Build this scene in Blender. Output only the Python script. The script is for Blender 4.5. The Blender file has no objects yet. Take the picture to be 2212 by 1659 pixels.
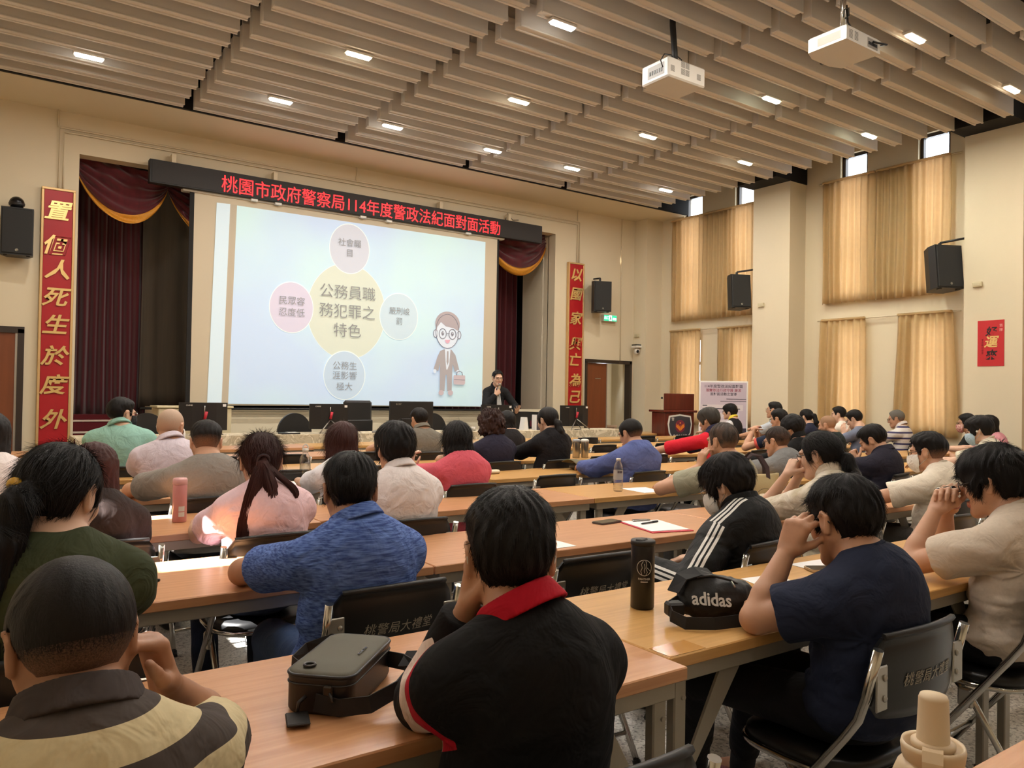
import bpy, bmesh, math, random
import numpy as np
from mathutils import Vector, Matrix
random.seed(7)
sc = bpy.context.scene
COL = sc.collection
PI = math.pi
# ------------------------------------------------------------------ camera
CAMZ = 1.385
cam_d = bpy.data.cameras.new('camera'); cam = bpy.data.objects.new('camera', cam_d); COL.objects.link(cam)
cam_d.sensor_fit = 'HORIZONTAL'; cam_d.sensor_width = 36; cam_d.lens = 36 * 1668 / 2212
cam_d.clip_start = .05
_y, _p, _r = math.radians(34.777), math.radians(.78), math.radians(.97)
_f = Vector((math.sin(_y) * math.cos(_p), math.cos(_y) * math.cos(_p), math.sin(_p)))
_r0 = Vector((math.cos(_y), -math.sin(_y), 0)); _u0 = _r0.cross(_f)
_rt = _r0 * math.cos(_r) + _u0 * math.sin(_r); _up = -_r0 * math.sin(_r) + _u0 * math.cos(_r)
cam.matrix_world = Matrix(((_rt.x, _up.x, -_f.x, 0), (_rt.y, _up.y, -_f.y, 0), (_rt.z, _up.z, -_f.z, CAMZ), (0, 0, 0, 1)))
sc.camera = cam
# ------------------------------------------------------------------ exposure, world, sun, daylight
sc.view_settings.view_transform = 'Standard'; sc.view_settings.look = 'None'
sc.view_settings.gamma = 1; sc.view_settings.use_curve_mapping = False
sc.view_settings.exposure = EXPO = .5
sc.cycles.max_bounces = 7; sc.cycles.diffuse_bounces = 4; sc.cycles.glossy_bounces = 3
sc.cycles.transmission_bounces = 6; sc.cycles.transparent_max_bounces = 10
sc.cycles.caustics_reflective = False; sc.cycles.caustics_refractive = False
sc.cycles.sample_clamp_indirect = 4
w = bpy.data.worlds.new('sky'); sc.world = w; w.use_nodes = True
bg = w.node_tree.nodes['Background']; bg.inputs[0].default_value = (.86, .93, 1, 1); bg.inputs[1].default_value = 5
def lamp(name, kind, loc, energy, color=(1, 1, 1), size=1, size_y=None, target=None):
    d = bpy.data.lights.new(name, kind); d.energy = energy; d.color = color
    if kind == 'AREA':
        d.size = size
        if size_y: d.shape = 'RECTANGLE'; d.size_y = size_y
    o = bpy.data.objects.new(name, d); COL.objects.link(o); o.location = loc
    if target is not None:
        o.rotation_euler = (Vector(target) - Vector(loc)).to_track_quat('-Z', 'Y').to_euler()
    return o
ELEV = math.radians(48.7)
sun = lamp('sun', 'SUN', (-20, 3.7, 20), 60, (1, .97, .92), target=(-20 + math.cos(ELEV), 3.7, 20 - math.sin(ELEV)))
sun.data.angle = math.radians(.6)
# daylight from the sky through the two left-hand windows and the curtained right-hand windows
for yy in (3.1, 4.29):
    lamp('window_daylight', 'AREA', (-1.62, yy, 3.25), 16, (.80, .88, 1), .42, .55, target=(6, yy, 1.5))
# the ceiling lamps: x, y, warm / cool
LAMPS = [(.92, 9.36, 'c'), (2.98, 9.34, 'c'), (4.48, 9.34, 'c'), (6.09, 9.36, 'c'), (7.55, 9.33, 'c'), (9.61, 9.33, 'c'),
         (.95, 7.58, 'w'), (3.23, 7.58, 'w'), (5.3, 7.59, 'w'), (7.42, 7.55, 'w'), (9.4, 7.51, 'w'),
         (.95, 5.78, 'w'), (2.7, 5.78, 'c'), (4.53, 5.78, 'c'), (7.65, 5.74, 'g'), (9.72, 5.74, 'g'),
         (.95, 3.95, 'w'), (3.2, 3.95, 'w'), (5.3, 3.95, 'w'), (7.44, 3.93, 'w'), (9.52, 3.93, 'w'),
         (1.1, 2.15, 'c'), (3.2, 2.15, 'c'), (5.3, 2.15, 'w'), (7.4, 2.15, 'w'), (9.5, 2.15, 'c'),
         (.5, .4, 'w'), (3.2, .4, 'w'), (6, .4, 'w'), (8.8, .4, 'w'), (1, -1.6, 'w'), (4, -1.6, 'w'), (7.5, -1.6, 'w')]
LCOL = {'c': (1, .96, .89), 'w': (1, .90, .77), 'g': (.97, 1, .86)}
LAMP_W = 20
for x, y, k in LAMPS:
    lamp('ceiling_lamp_light', 'AREA', (x, y, 4.885), LAMP_W * (1 if y > 3 else .8 if y > 1 else .45), LCOL[k], .26, .07, target=(x, y, 0)).rotation_euler.z = 0

# ------------------------------------------------------------------ helpers
def s2l(c):
    return tuple((v / 255 / 12.92) if v / 255 <= .04045 else ((v / 255 + .055) / 1.055) ** 2.4 for v in c)
_M = {}
def mat(name, rgb=(200, 200, 200), rough=.6, metal=0, emit=0, spec=.5, noise=0, nscale=8, bump=0, bscale=60, bdist=.002, stretch=None, coat=0, alpha=1, sheen=0, rgb2=None, fn=None, emit_rgb=None, trans=0):
    if name in _M: return _M[name]
    m = bpy.data.materials.new(name); m.use_nodes = True; nt = m.node_tree; N = nt.nodes; L = nt.links
    b = N['Principled BSDF']; c = (*s2l(rgb), 1)
    b.inputs['Base Color'].default_value = c; b.inputs['Roughness'].default_value = rough; b.inputs['Metallic'].default_value = metal
    b.inputs['Specular IOR Level'].default_value = spec; b.inputs['Coat Weight'].default_value = coat
    if sheen: b.inputs['Sheen Weight'].default_value = sheen
    if trans: b.inputs['Transmission Weight'].default_value = trans
    if emit:
        b.inputs['Emission Color'].default_value = (*s2l(emit_rgb or rgb), 1); b.inputs['Emission Strength'].default_value = emit
    tc = None
    def coord(st):
        nonlocal tc
        if tc is None: tc = N.new('ShaderNodeTexCoord')
        mp = N.new('ShaderNodeMapping'); L.new(tc.outputs['Object'], mp.inputs[0]); mp.inputs['Scale'].default_value = st or (1, 1, 1)
        return mp.outputs[0]
    if noise or rgb2:
        n = N.new('ShaderNodeTexNoise'); n.inputs['Scale'].default_value = nscale; n.inputs['Detail'].default_value = 5
        L.new(coord(stretch), n.inputs['Vector'])
        mx = N.new('ShaderNodeMix'); mx.data_type = 'RGBA'
        a2 = (*s2l(rgb2), 1) if rgb2 else tuple(v * (1 - noise) for v in c[:3]) + (1,)
        mx.inputs[6].default_value = c; mx.inputs[7].default_value = a2
        rp = N.new('ShaderNodeMapRange'); rp.inputs[1].default_value = .35; rp.inputs[2].default_value = .65
        L.new(n.outputs[0], rp.inputs[0]); L.new(rp.outputs[0], mx.inputs[0]); L.new(mx.outputs[2], b.inputs['Base Color'])
    if bump:
        n = N.new('ShaderNodeTexNoise'); n.inputs['Scale'].default_value = bscale; n.inputs['Detail'].default_value = 4
        L.new(coord(stretch), n.inputs['Vector'])
        bp = N.new('ShaderNodeBump'); bp.inputs['Strength'].default_value = bump; bp.inputs['Distance'].default_value = bdist
        L.new(n.outputs[0], bp.inputs['Height']); L.new(bp.outputs[0], b.inputs['Normal'])
    if fn: fn(m, nt, b)
    _M[name] = m
    return m

class MB:
    """collects shapes for ONE mesh"""
    def __init__(s): s.v = []; s.f = []; s.mi = []; s.sm = []; s.m = 0; s.smooth = False; s.T = None
    def add(s, vs, fs, smooth=None):
        o = len(s.v)
        if s.T is not None: vs = [tuple(s.T @ Vector(p)) for p in vs]
        s.v += [tuple(p) for p in vs]
        for f in fs: s.f.append([i + o for i in f]); s.mi.append(s.m); s.sm.append(s.smooth if smooth is None else smooth)
        return s
    def box(s, x0, x1, y0, y1, z0, z1, c=0):
        x0, x1 = sorted((x0, x1)); y0, y1 = sorted((y0, y1)); z0, z1 = sorted((z0, z1))
        c = min(c, (x1 - x0) / 2.01, (y1 - y0) / 2.01, (z1 - z0) / 2.01)
        if c <= 0:
            vs = [(x, y, z) for z in (z0, z1) for y in (y0, y1) for x in (x0, x1)]
            return s.add(vs, [(0, 2, 3, 1), (4, 5, 7, 6), (0, 1, 5, 4), (2, 6, 7, 3), (0, 4, 6, 2), (1, 3, 7, 5)])
        X = (x0, x1); Y = (y0, y1); Z = (z0, z1); vs = []; ix = {}
        for i in (0, 1):
            for j in (0, 1):
                for k in (0, 1):
                    sx, sy, sz = c * (1 - 2 * i), c * (1 - 2 * j), c * (1 - 2 * k)
                    ix[i, j, k, 0] = len(vs); vs.append((X[i], Y[j] + sy, Z[k] + sz))
                    ix[i, j, k, 1] = len(vs); vs.append((X[i] + sx, Y[j], Z[k] + sz))
                    ix[i, j, k, 2] = len(vs); vs.append((X[i] + sx, Y[j] + sy, Z[k]))
        F = []
        def q(l, flip): F.append(l[::-1] if flip else l)
        for i in (0, 1):
            q([ix[i, 0, 0, 0], ix[i, 0, 1, 0], ix[i, 1, 1, 0], ix[i, 1, 0, 0]], i == 1)
            q([ix[0, i, 0, 1], ix[1, i, 0, 1], ix[1, i, 1, 1], ix[0, i, 1, 1]], i == 1)
            q([ix[0, 0, i, 2], ix[0, 1, i, 2], ix[1, 1, i, 2], ix[1, 0, i, 2]], i == 1)
            for j in (0, 1):
                fl = (i + j) % 2 == 1
                q([ix[i, j, 0, 0], ix[i, j, 0, 1], ix[i, j, 1, 1], ix[i, j, 1, 0]], not fl)
                q([ix[i, 0, j, 0], ix[i, 0, j, 2], ix[i, 1, j, 2], ix[i, 1, j, 0]], fl)
                q([ix[0, i, j, 1], ix[0, i, j, 2], ix[1, i, j, 2], ix[1, i, j, 1]], not fl)
                for k in (0, 1): q([ix[i, j, k, 0], ix[i, j, k, 1], ix[i, j, k, 2]], (i + j + k) % 2 == 1)
        return s.add(vs, F)
    def prism(s, pts, a, b, axis='z'):
        n = len(pts)
        m = {'z': lambda p, t: (p[0], p[1], t), 'y': lambda p, t: (p[0], t, p[1]), 'x': lambda p, t: (t, p[0], p[1])}[axis]
        vs = [m(p, a) for p in pts] + [m(p, b) for p in pts]
        fs = [list(range(n))[::-1], list(range(n, 2 * n))] + [[i, (i + 1) % n, n + (i + 1) % n, n + i] for i in range(n)]
        return s.add(vs, fs)
    def tube(s, pts, r, n=8, cap=True, closed=False, flat=None):
        P = [Vector(p) for p in pts]; R = r if hasattr(r, '__len__') else [r] * len(P); N = len(P); vs = []; fs = []
        up = None
        for i, p in enumerate(P):
            t = (P[(i + 1) % N] - P[i - 1]) if closed else (P[min(i + 1, N - 1)] - P[max(i - 1, 0)])
            t.normalize()
            if up is None: up = Vector((0, 0, 1)) if abs(t.z) < .9 else Vector((0, 1, 0))
            a = t.cross(up)
            if a.length < 1e-4: a = t.orthogonal()
            a.normalize(); b = a.cross(t); up = b
            fx, fy = flat or (1, 1)
            for k in range(n):
                an = 2 * PI * k / n; vs.append(p + (a * math.cos(an) * fx + b * math.sin(an) * fy) * R[i])
        for i in range(N if closed else N - 1):
            j = (i + 1) % N
            for k in range(n): fs.append([i * n + k, i * n + (k + 1) % n, j * n + (k + 1) % n, j * n + k])
        s.add(vs, fs, True)
        if cap and not closed:
            o = len(s.v) - len(vs)
            s.f += [[o + k for k in range(n)][::-1], [o + (N - 1) * n + k for k in range(n)]]; s.mi += [s.m] * 2; s.sm += [False] * 2
        return s
    def ribbon(s, pts, wdt, th=.002, side=None):
        """flat strap along pts; side = width direction (per point or one)"""
        P = [Vector(p) for p in pts]; vs = []; fs = []
        for i, p in enumerate(P):
            t = (P[min(i + 1, len(P) - 1)] - P[max(i - 1, 0)]).normalized()
            sd = Vector(side[i] if side and hasattr(side[0], '__len__') else (side or (0, 0, 1)))
            sd = (sd - t * sd.dot(t)).normalized(); nn = t.cross(sd)
            for a, b in ((-1, -1), (1, -1), (1, 1), (-1, 1)): vs.append(p + sd * a * wdt / 2 + nn * b * th / 2)
        for i in range(len(P) - 1):
            for k in range(4): fs.append([i * 4 + k, i * 4 + (k + 1) % 4, i * 4 + 4 + (k + 1) % 4, i * 4 + 4 + k])
        n = len(P); fs += [[3, 2, 1, 0], [n * 4 - 4, n * 4 - 3, n * 4 - 2, n * 4 - 1]]
        return s.add(vs, fs)
    def lathe(s, prof, cx=0, cy=0, n=24, z0=0, smooth=True, squash=(1, 1)):
        vs = []; fs = []
        for r, z in prof:
            for k in range(n):
                a = 2 * PI * k / n; vs.append((cx + r * math.cos(a) * squash[0], cy + r * math.sin(a) * squash[1], z0 + z))
        for i in range(len(prof) - 1):
            for k in range(n): fs.append([i * n + k, i * n + (k + 1) % n, (i + 1) * n + (k + 1) % n, (i + 1) * n + k])
        s.add(vs, fs, smooth)
        o = len(s.v) - len(vs)
        if prof[0][0] > 1e-5: s.f.append([o + k for k in range(n)][::-1]); s.mi.append(s.m); s.sm.append(False)
        if prof[-1][0] > 1e-5: s.f.append([o + (len(prof) - 1) * n + k for k in range(n)]); s.mi.append(s.m); s.sm.append(False)
        return s
    def ball(s, c, r, n=12):
        r = r if hasattr(r, '__len__') else (r, r, r)
        vs = []; fs = []; m = n // 2
        for i in range(m + 1):
            t = PI * i / m
            for k in range(n): a = 2 * PI * k / n; vs.append((c[0] + r[0] * math.sin(t) * math.cos(a), c[1] + r[1] * math.sin(t) * math.sin(a), c[2] - r[2] * math.cos(t)))
        for i in range(m):
            for k in range(n): fs.append([i * n + k, i * n + (k + 1) % n, (i + 1) * n + (k + 1) % n, (i + 1) * n + k])
        return s.add(vs, fs, True)
    def grid(s, fnp, nu, nv, smooth=True, closed_u=False):
        vs = [fnp(i / nu, j / nv) for j in range(nv + 1) for i in range(nu + 1)]
        fs = [[j * (nu + 1) + i, j * (nu + 1) + i + 1, (j + 1) * (nu + 1) + i + 1, (j + 1) * (nu + 1) + i] for j in range(nv) for i in range(nu)]
        return s.add(vs, fs, smooth)
    def mesh(s, name, mats):
        me = bpy.data.meshes.new(name); me.from_pydata(s.v, [], s.f)
        for m in (mats if isinstance(mats, (list, tuple)) else [mats]): me.materials.append(m)
        me.polygons.foreach_set('material_index', s.mi); me.polygons.foreach_set('use_smooth', s.sm)
        me.validate(); me.update(); return me
    def build(s, name, mats, parent=None, loc=None, rot=None):
        return link(name, s.mesh(name, mats), parent, loc, rot)
def link(name, me, parent=None, loc=None, rot=None):
    o = bpy.data.objects.new(name, me); COL.objects.link(o)
    if parent is not None: o.parent = parent
    if loc is not None: o.location = loc
    if rot is not None: o.rotation_euler = rot
    return o
def tag(o, label=None, cat=None, group=None, kind=None):
    if label: o['label'] = label
    if cat: o['category'] = cat
    if group: o['group'] = group
    if kind: o['kind'] = kind
    return o
def thing(name, label, cat, loc=(0, 0, 0), rz=0, group=None):
    o = bpy.data.objects.new(name, None); COL.objects.link(o); o.location = loc; o.rotation_euler = (0, 0, rz); o.empty_display_size = .1
    return tag(o, label, cat, group)
KIDS = {}
def copy_tree(o, parent=None):
    c = o.copy(); COL.objects.link(c); c.parent = parent
    for ch in list(o.children): copy_tree(ch, c)
    return c
def struct(name, mb, m, loc=None):
    return tag(mb.build(name, m, None, loc), kind='structure')
def text_mesh(body, size, extrude=.002, bold=0, shear=0, align='CENTER', spacing=1, line=1, res=2):
    cu = bpy.data.curves.new('writing', 'FONT'); cu.body = body; cu.size = size; cu.extrude = extrude; cu.offset = bold * size
    cu.shear = shear; cu.align_x = align; cu.align_y = 'CENTER'; cu.space_character = spacing; cu.space_line = line; cu.resolution_u = res
    ob = bpy.data.objects.new('writing', cu); COL.objects.link(ob)
    dg = bpy.context.evaluated_depsgraph_get()
    me = bpy.data.meshes.new_from_object(ob.evaluated_get(dg))
    v = [tuple(p.co) for p in me.vertices]; f = [list(p.vertices) for p in me.polygons]
    bpy.data.objects.remove(ob); bpy.data.curves.remove(cu); bpy.data.meshes.remove(me)
    return v, f
def write(mb, body, size, M4, **k):
    """writing laid in the local xy plane of matrix M4 (x right, y up, z out)"""
    v, f = text_mesh(body, size, **k)
    mb.add([tuple(M4 @ Vector(p)) for p in v], f, False)
def frame(o, x, y):
    """4x4 with origin o, x axis, y axis"""
    x = Vector(x).normalized(); y = Vector(y).normalized(); z = x.cross(y)
    return Matrix(((x.x, y.x, z.x, o[0]), (x.y, y.y, z.y, o[1]), (x.z, y.z, z.z, o[2]), (0, 0, 0, 1)))
def wavy(pts_fn, n): return [pts_fn(i / n) for i in range(n + 1)]
# ================================================================== the room
YW = 11.5; XF = 10.97; XW = 11.4; XL = -1.4; XLF = -.97; YB = -4.2; ZT = 5.65
def terrazzo(m, nt, b):
    N, L = nt.nodes, nt.links
    tc = N.new('ShaderNodeTexCoord'); v = N.new('ShaderNodeTexVoronoi'); v.inputs['Scale'].default_value = 110; L.new(tc.outputs['Object'], v.inputs['Vector'])
    r = N.new('ShaderNodeValToRGB'); e = r.color_ramp.elements
    e[0].position = 0; e[0].color = (*s2l((112, 110, 105)), 1); e[1].position = .18; e[1].color = (*s2l((176, 172, 164)), 1)
    for p, c in ((.45, (204, 200, 191)), (.8, (220, 216, 207))):
        q = e.new(p); q.color = (*s2l(c), 1)
    sx = N.new('ShaderNodeSeparateColor'); L.new(v.outputs['Color'], sx.inputs[0]); L.new(sx.outputs[0], r.inputs[0]); L.new(r.outputs[0], b.inputs['Base Color'])
M_wall = mat('cream_wall_paint', (222, 208, 180), .75, noise=.05, nscale=.7, bump=.08, bscale=90, bdist=.001)
M_sof = mat('soffit_paint', (222, 208, 180), .8)
M_floor = mat('terrazzo', (190, 186, 176), .28, fn=terrazzo)
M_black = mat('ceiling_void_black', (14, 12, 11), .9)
M_slat = mat('taupe_slat_paint', (232, 225, 216), .62, noise=.05, nscale=3, stretch=(.3, 4, 4))
M_dframe = mat('dark_bronze_frame', (48, 38, 32), .4)
M_door = mat('brown_door_laminate', (122, 66, 36), .38, noise=.12, nscale=6, stretch=(3, 3, .3))
M_alu = mat('aluminium_edge', (190, 186, 178), .35, .8)
M_curt_red = mat('burgundy_velvet', (86, 10, 24), .9, sheen=.4, noise=.25, nscale=3, stretch=(6, 6, .5))
M_curt_grey = mat('grey_stage_curtain', (88, 78, 66), .9, noise=.1, nscale=4, stretch=(8, 8, .4))
M_gold = mat('gold_fringe', (214, 144, 38), .6, noise=.2, nscale=60)
M_chrome = mat('chrome', (205, 203, 198), .16, 1)
M_steel = mat('brushed_steel', (178, 174, 166), .3, 1)
M_plastic = mat('black_plastic', (26, 26, 27), .45)
M_white = mat('white_plastic', (222, 218, 210), .45)
M_paper = mat('white_paper', (236, 233, 230), .8)
M_redp = mat('red_lacquer', (172, 14, 26), .45, noise=.08, nscale=5)
M_goldm = mat('gold_relief', (238, 202, 132), .3, .55)

b = MB(); b.box(XL - .3, XW + .3, YB, YW + 2, -.1, 0); struct('floor', b, M_floor)
b = MB(); b.box(XL - .3, XW + .3, YB, YW + .3, ZT, ZT + .1); struct('ceiling', b, M_black)
# stage wall with the proscenium opening and two doorways
b = MB()
for x0, x1, z0, z1 in ((XL, -.52, 0, ZT), (-.52, .46, 2.1, ZT), (.46, 1.05, 0, ZT), (1.05, 8.93, 4.43, 4.95), (1.05, 8.93, 4.95, ZT), (8.93, 9.7, 0, ZT), (9.7, 10.9, 2.09, ZT), (10.9, XW + .2, 0, ZT)):
    b.box(x0, x1, YW, YW + .22, z0, z1)
b.box(8.93, 9.2, YW + .2, 12.54, 1.1, 5.2); b.box(.8, 1.05, YW + .2, 12.54, 0, 5.2)
b.box(1.05, 8.93, YW + .22, YW + .36, 4.5, 4.9)
struct('wall_front', b, M_wall)
b = MB(); b.box(.3, 9.7, 13.25, 13.4, 0, 5.3); b.box(.3, 9.7, YW + .36, 13.4, 5.2, 5.3); b.box(9.2, 9.3, 12.54, 13.4, 0, 5.2); b.box(.7, .8, 12.54, 13.4, 0, 5.2)
struct('wall_stage_back', b, mat('stage_black', (22, 19, 18), .9))
# soffit between the slats and the stage wall, with its black shadow gap
b = MB(); b.box(XL, XW, 10.5, YW, 4.95, 5.25); struct('trim_1', b, M_sof)
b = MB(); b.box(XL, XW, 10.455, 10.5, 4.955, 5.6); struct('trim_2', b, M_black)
# left wall with two high unscreened windows, back wall
b = MB()
ys = [YB, 2.88, 3.31, 4.08, 4.5, YW]
for i in range(5):
    if i % 2: b.box(XL - .2, XL, ys[i], ys[i + 1], 0, 2.96); b.box(XL - .2, XL, ys[i], ys[i + 1], 3.55, ZT)
    else: b.box(XL - .2, XL, ys[i], ys[i + 1], 0, ZT)
for y0 in (11.14, 7.84, 4.6, 1.0, -2.4): b.box(XL, XLF, y0, min(y0 + .73, YW), 0, ZT)
struct('wall_left', b, M_wall)
b = MB(); b.box(XL - .2, XW + .2, YB - .2, YB, 0, ZT); struct('wall_back', b, M_wall)
# right wall: pilasters and window bays
PIL = [(11.14, 11.5), (7.84, 8.57), (4.38, 5.1), (.92, 1.64), (-2.55, -1.83)]
WINR = [(10.10, 10.56), (8.86, 9.32), (6.75, 7.21), (5.5, 5.96), (3.28, 3.74), (2.03, 2.49), (-.2, .26), (-1.45, -.99)]
b = MB()
for y0, y1 in PIL: b.box(XF, XW, y0, y1, 0, 5.3)
edges = sorted(WINR); cur = YB
for y0, y1 in edges:
    b.box(XW, XW + .22, cur, y0, 0, ZT); cur = y1
    for z0, z1 in ((0, 1.0), (2.55, 2.97), (5.33, ZT)): b.box(XW, XW + .22, y0, y1, z0, z1)
b.box(XW, XW + .22, cur, YW, 0, ZT); struct('wall_right', b, M_wall)
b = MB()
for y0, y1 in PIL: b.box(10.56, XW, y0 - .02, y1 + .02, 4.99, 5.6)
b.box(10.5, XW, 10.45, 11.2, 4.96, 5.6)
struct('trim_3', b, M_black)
# windows: dark frames with a transom, glass panes
def glassfn(m, nt, b):
    N, L = nt.nodes, nt.links
    t = N.new('ShaderNodeBsdfTransparent'); g = N.new('ShaderNodeBsdfGlossy'); g.inputs['Roughness'].default_value = .02
    mx = N.new('ShaderNodeMixShader'); mx.inputs[0].default_value = .08; L.new(t.outputs[0], mx.inputs[1]); L.new(g.outputs[0], mx.inputs[2])
    L.new(mx.outputs[0], N['Material Output'].inputs[0])
M_pane = mat('window_glass', fn=glassfn)
wn = 0
def window(x, sgn, y0, y1, z0, z1, bars=()):
    global wn
    wn += 1; f = MB(); d = .05
    xa, xb = x, x + sgn * .07
    for a in ((y0, y0 + d, z0, z1), (y1 - d, y1, z0, z1), (y0, y1, z0, z0 + d), (y0, y1, z1 - d, z1)): f.box(xa, xb, a[0], a[1], a[2], a[3])
    for z in bars: f.box(xa, xb, y0, y1, z - .03, z + .03)
    o = struct('window_%d' % wn, f, M_dframe)
    g = MB(); xm = x + sgn * .035; g.box(xm - .003, xm + .003, y0 + d * .8, y1 - d * .8, z0 + d * .8, z1 - d * .8)
    g.build('pane', M_pane, o)
for y0, y1 in WINR:
    window(XW + .06, 1, y0, y1, 2.97, 5.33, (3.75, 4.72)); window(XW + .06, 1, y0, y1, 1.0, 2.55, (2.05,))
for y0, y1 in ((2.88, 3.31), (4.08, 4.5)): window(XL - .06, -1, y0, y1, 2.96, 3.55)
# slatted ceiling: columns of boxed slats with turned-up lips
n0 = 0
for x0, x1 in ((-1.35, -.12), (.05, 2.08), (2.2, 4.1), (4.25, 6.2), (6.32, 8.17), (8.3, 10.5)):
    n0 += 1; b = MB()
    k = 0
    while 10.40 - .352 * k > YB + .2:
        y1 = 10.40 - .352 * k; y0 = y1 - .105
        b.box(x0, x1, y0, y1, 4.962, 5.205, .004)
        for yy in (y0, y1 - .014): b.box(x0, x1, yy - .004, yy + .018, 4.948, 4.966, .003)
        b.box(x0 + .1, x1 - .1, y0 + .04, y1 - .04, 5.2, 5.45)
        k += 1
    tag(b.build('ceiling_slats', M_slat), kind='structure')
# rectangular conduit line around the proscenium
b = MB()
for o in (0, .05):
    b.tube([(.82 + o, YW - .02, 3.95), (.82 + o, YW - .02, 4.73 - o), (9.5 - o, YW - .02, 4.73 - o), (9.5 - o, YW - .02, 3.9)], .012, 6)
b.tube([(.8, YW - .02, 4.73), (.8, YW - .02, 4.95)], .01, 6); b.tube([(9.45, YW - .02, 4.73), (9.45, YW - .02, 4.95)], .01, 6)
b.tube([(4.9, YW - .02, 4.73), (4.9, YW - .02, 4.95)], .01, 6); b.tube([(10.6, YW - .02, 2.1), (10.6, YW - .02, 4.95)], .008, 6)
struct('trim_4', b, M_wall)
# stage front, floor and side steps
b = MB(); b.box(2.05, 8.93, YW + .02, YW + .14, 0, 1.12); b.box(2.05, 2.17, YW + .14, 12.4, 0, 1.12); struct('wall_stage_front', b, mat('stage_front_paint', (222, 210, 184), .7))
b = MB(); b.box(1.05, 2.05, 12.4, 13.3, 0, 1.0); b.box(2.17, 9.2, YW + .14, 13.3, .9, 1.0); struct('floor_stage', b, mat('burgundy_carpet', (96, 18, 26), .95, noise=.2, nscale=80))
b = MB(); nz = MB()
for i, (y, z) in enumerate(((11.2, .48), (11.5, .63), (11.8, .785), (12.1, .93))):
    b.box(1.06, 2.04, y, 12.4, z - .155 if i else 0, z); nz.box(1.06, 2.04, y - .012, y + .03, z - .02, z + .006, .004)
st = tag(b.build('stage_steps', mat('burgundy_carpet')), 'burgundy carpeted steps with pale nosings leading up to the stage', 'steps')
nz.build('step_nosing', mat('pale_nosing', (206, 186, 170), .5), st)
# left door (closed) and right door (sliding leaf half open, store room behind)
f = MB(); f.box(-.52, -.46, YW - .03, YW + .1, 0, 2.1); f.box(.42, .49, YW - .03, YW + .1, 0, 2.1); f.box(-.52, .49, YW - .03, YW + .1, 2.05, 2.13)
d1 = struct('door_1', f, M_dframe); f = MB(); f.box(-.46, .40, YW, YW + .05, 0, 2.05); f.build('door_leaf', M_door, d1)
f = MB(); f.box(.395, .42, YW - .01, YW + .05, 0, 2.05); f.build('edge_strip', M_alu, d1)
f = MB(); f.box(9.7, 9.745, YW - .03, YW + .12, 0, 2.05); f.box(10.86, 10.92, YW - .03, YW + .12, 0, 2.09); f.box(9.7, 10.92, YW - .03, YW + .12, 2.035, 2.1)
d2 = struct('door_2', f, M_dframe); f = MB(); f.box(9.745, 10.28, YW + .02, YW + .06, .01, 2.03); f.build('door_leaf', M_door, d2)
f = MB(); f.box(10.275, 10.297, YW + .01, YW + .07, .01, 2.03); f.box(9.745, 9.757, YW + .01, YW + .07, .01, 2.03); f.build('edge_strip', M_alu, d2)
f = MB(); f.box(9.98, 10.12, YW + .005, YW + .02, 1.72, 1.735, .004); f.build('door_pull', M_alu, d2)
b = MB(); b.box(9.4, 11.8, 13.0, 13.1, 0, 2.9); b.box(11.75, 11.85, YW + .2, 13.1, 0, 2.9); b.box(9.3, 9.4, YW + .2, 13.1, 0, 2.9); b.box(9.3, 11.85, YW + .2, 13.1, 2.8, 2.9); b.box(9.3, 11.85, 11.7, 13.1, -.02, .005)
struct('wall_store_room', b, M_wall)
lamp('store_room_window_light', 'AREA', (11.3, 12.9, 1.9), 12, (.9, .95, 1), .3, .8, target=(10.4, 11.6, 1.2))
f = MB(); f.box(11.46, 11.54, 12.9, 13.0, 1.3, 2.35); f.box(11.16, 11.22, 12.9, 13.0, 1.3, 2.35); f.box(11.16, 11.54, 12.9, 13, 1.3, 1.42); f.box(11.16, 11.54, 12.9, 13, 2.3, 2.36)
wst = struct('window_store_room', f, M_dframe)
f = MB(); f.box(11.22, 11.46, 12.97, 12.985, 1.42, 2.3); f.build('pane', mat('bright_store_window', (255, 250, 240), .4, emit=1.6), wst)
t = thing('shelf_table', 'low wooden shelf with bundled bottles seen through the open store room door', 'shelf', (10.9, 12.5, 0))
f = MB(); f.box(-.4, .4, -.2, .2, .72, .76); f.box(-.4, .4, -.2, .2, .35, .38); f.build('shelf_board', mat('shelf_wood', (150, 112, 74), .5), t)
for sx in (-.36, .36):
    f = MB(); f.box(sx - .02, sx + .02, -.18, .18, 0, .72); f.build('leg', mat('shelf_wood'), t)
for i in range(6):
    f = MB(); f.lathe([(.03, 0), (.032, .02), (.032, .13), (.012, .17), (.012, .2)], 0, 0, 10)
    tag(f.build('water_bottle', mat('cloudy_bottle', (196, 206, 212), .2, alpha=1), None, (10.66 + .075 * i, 12.42 + .05 * (i % 2), .76)), 'small cloudy water bottle bundled on the store room shelf', 'bottle', 'bottles on the store room shelf')

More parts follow.
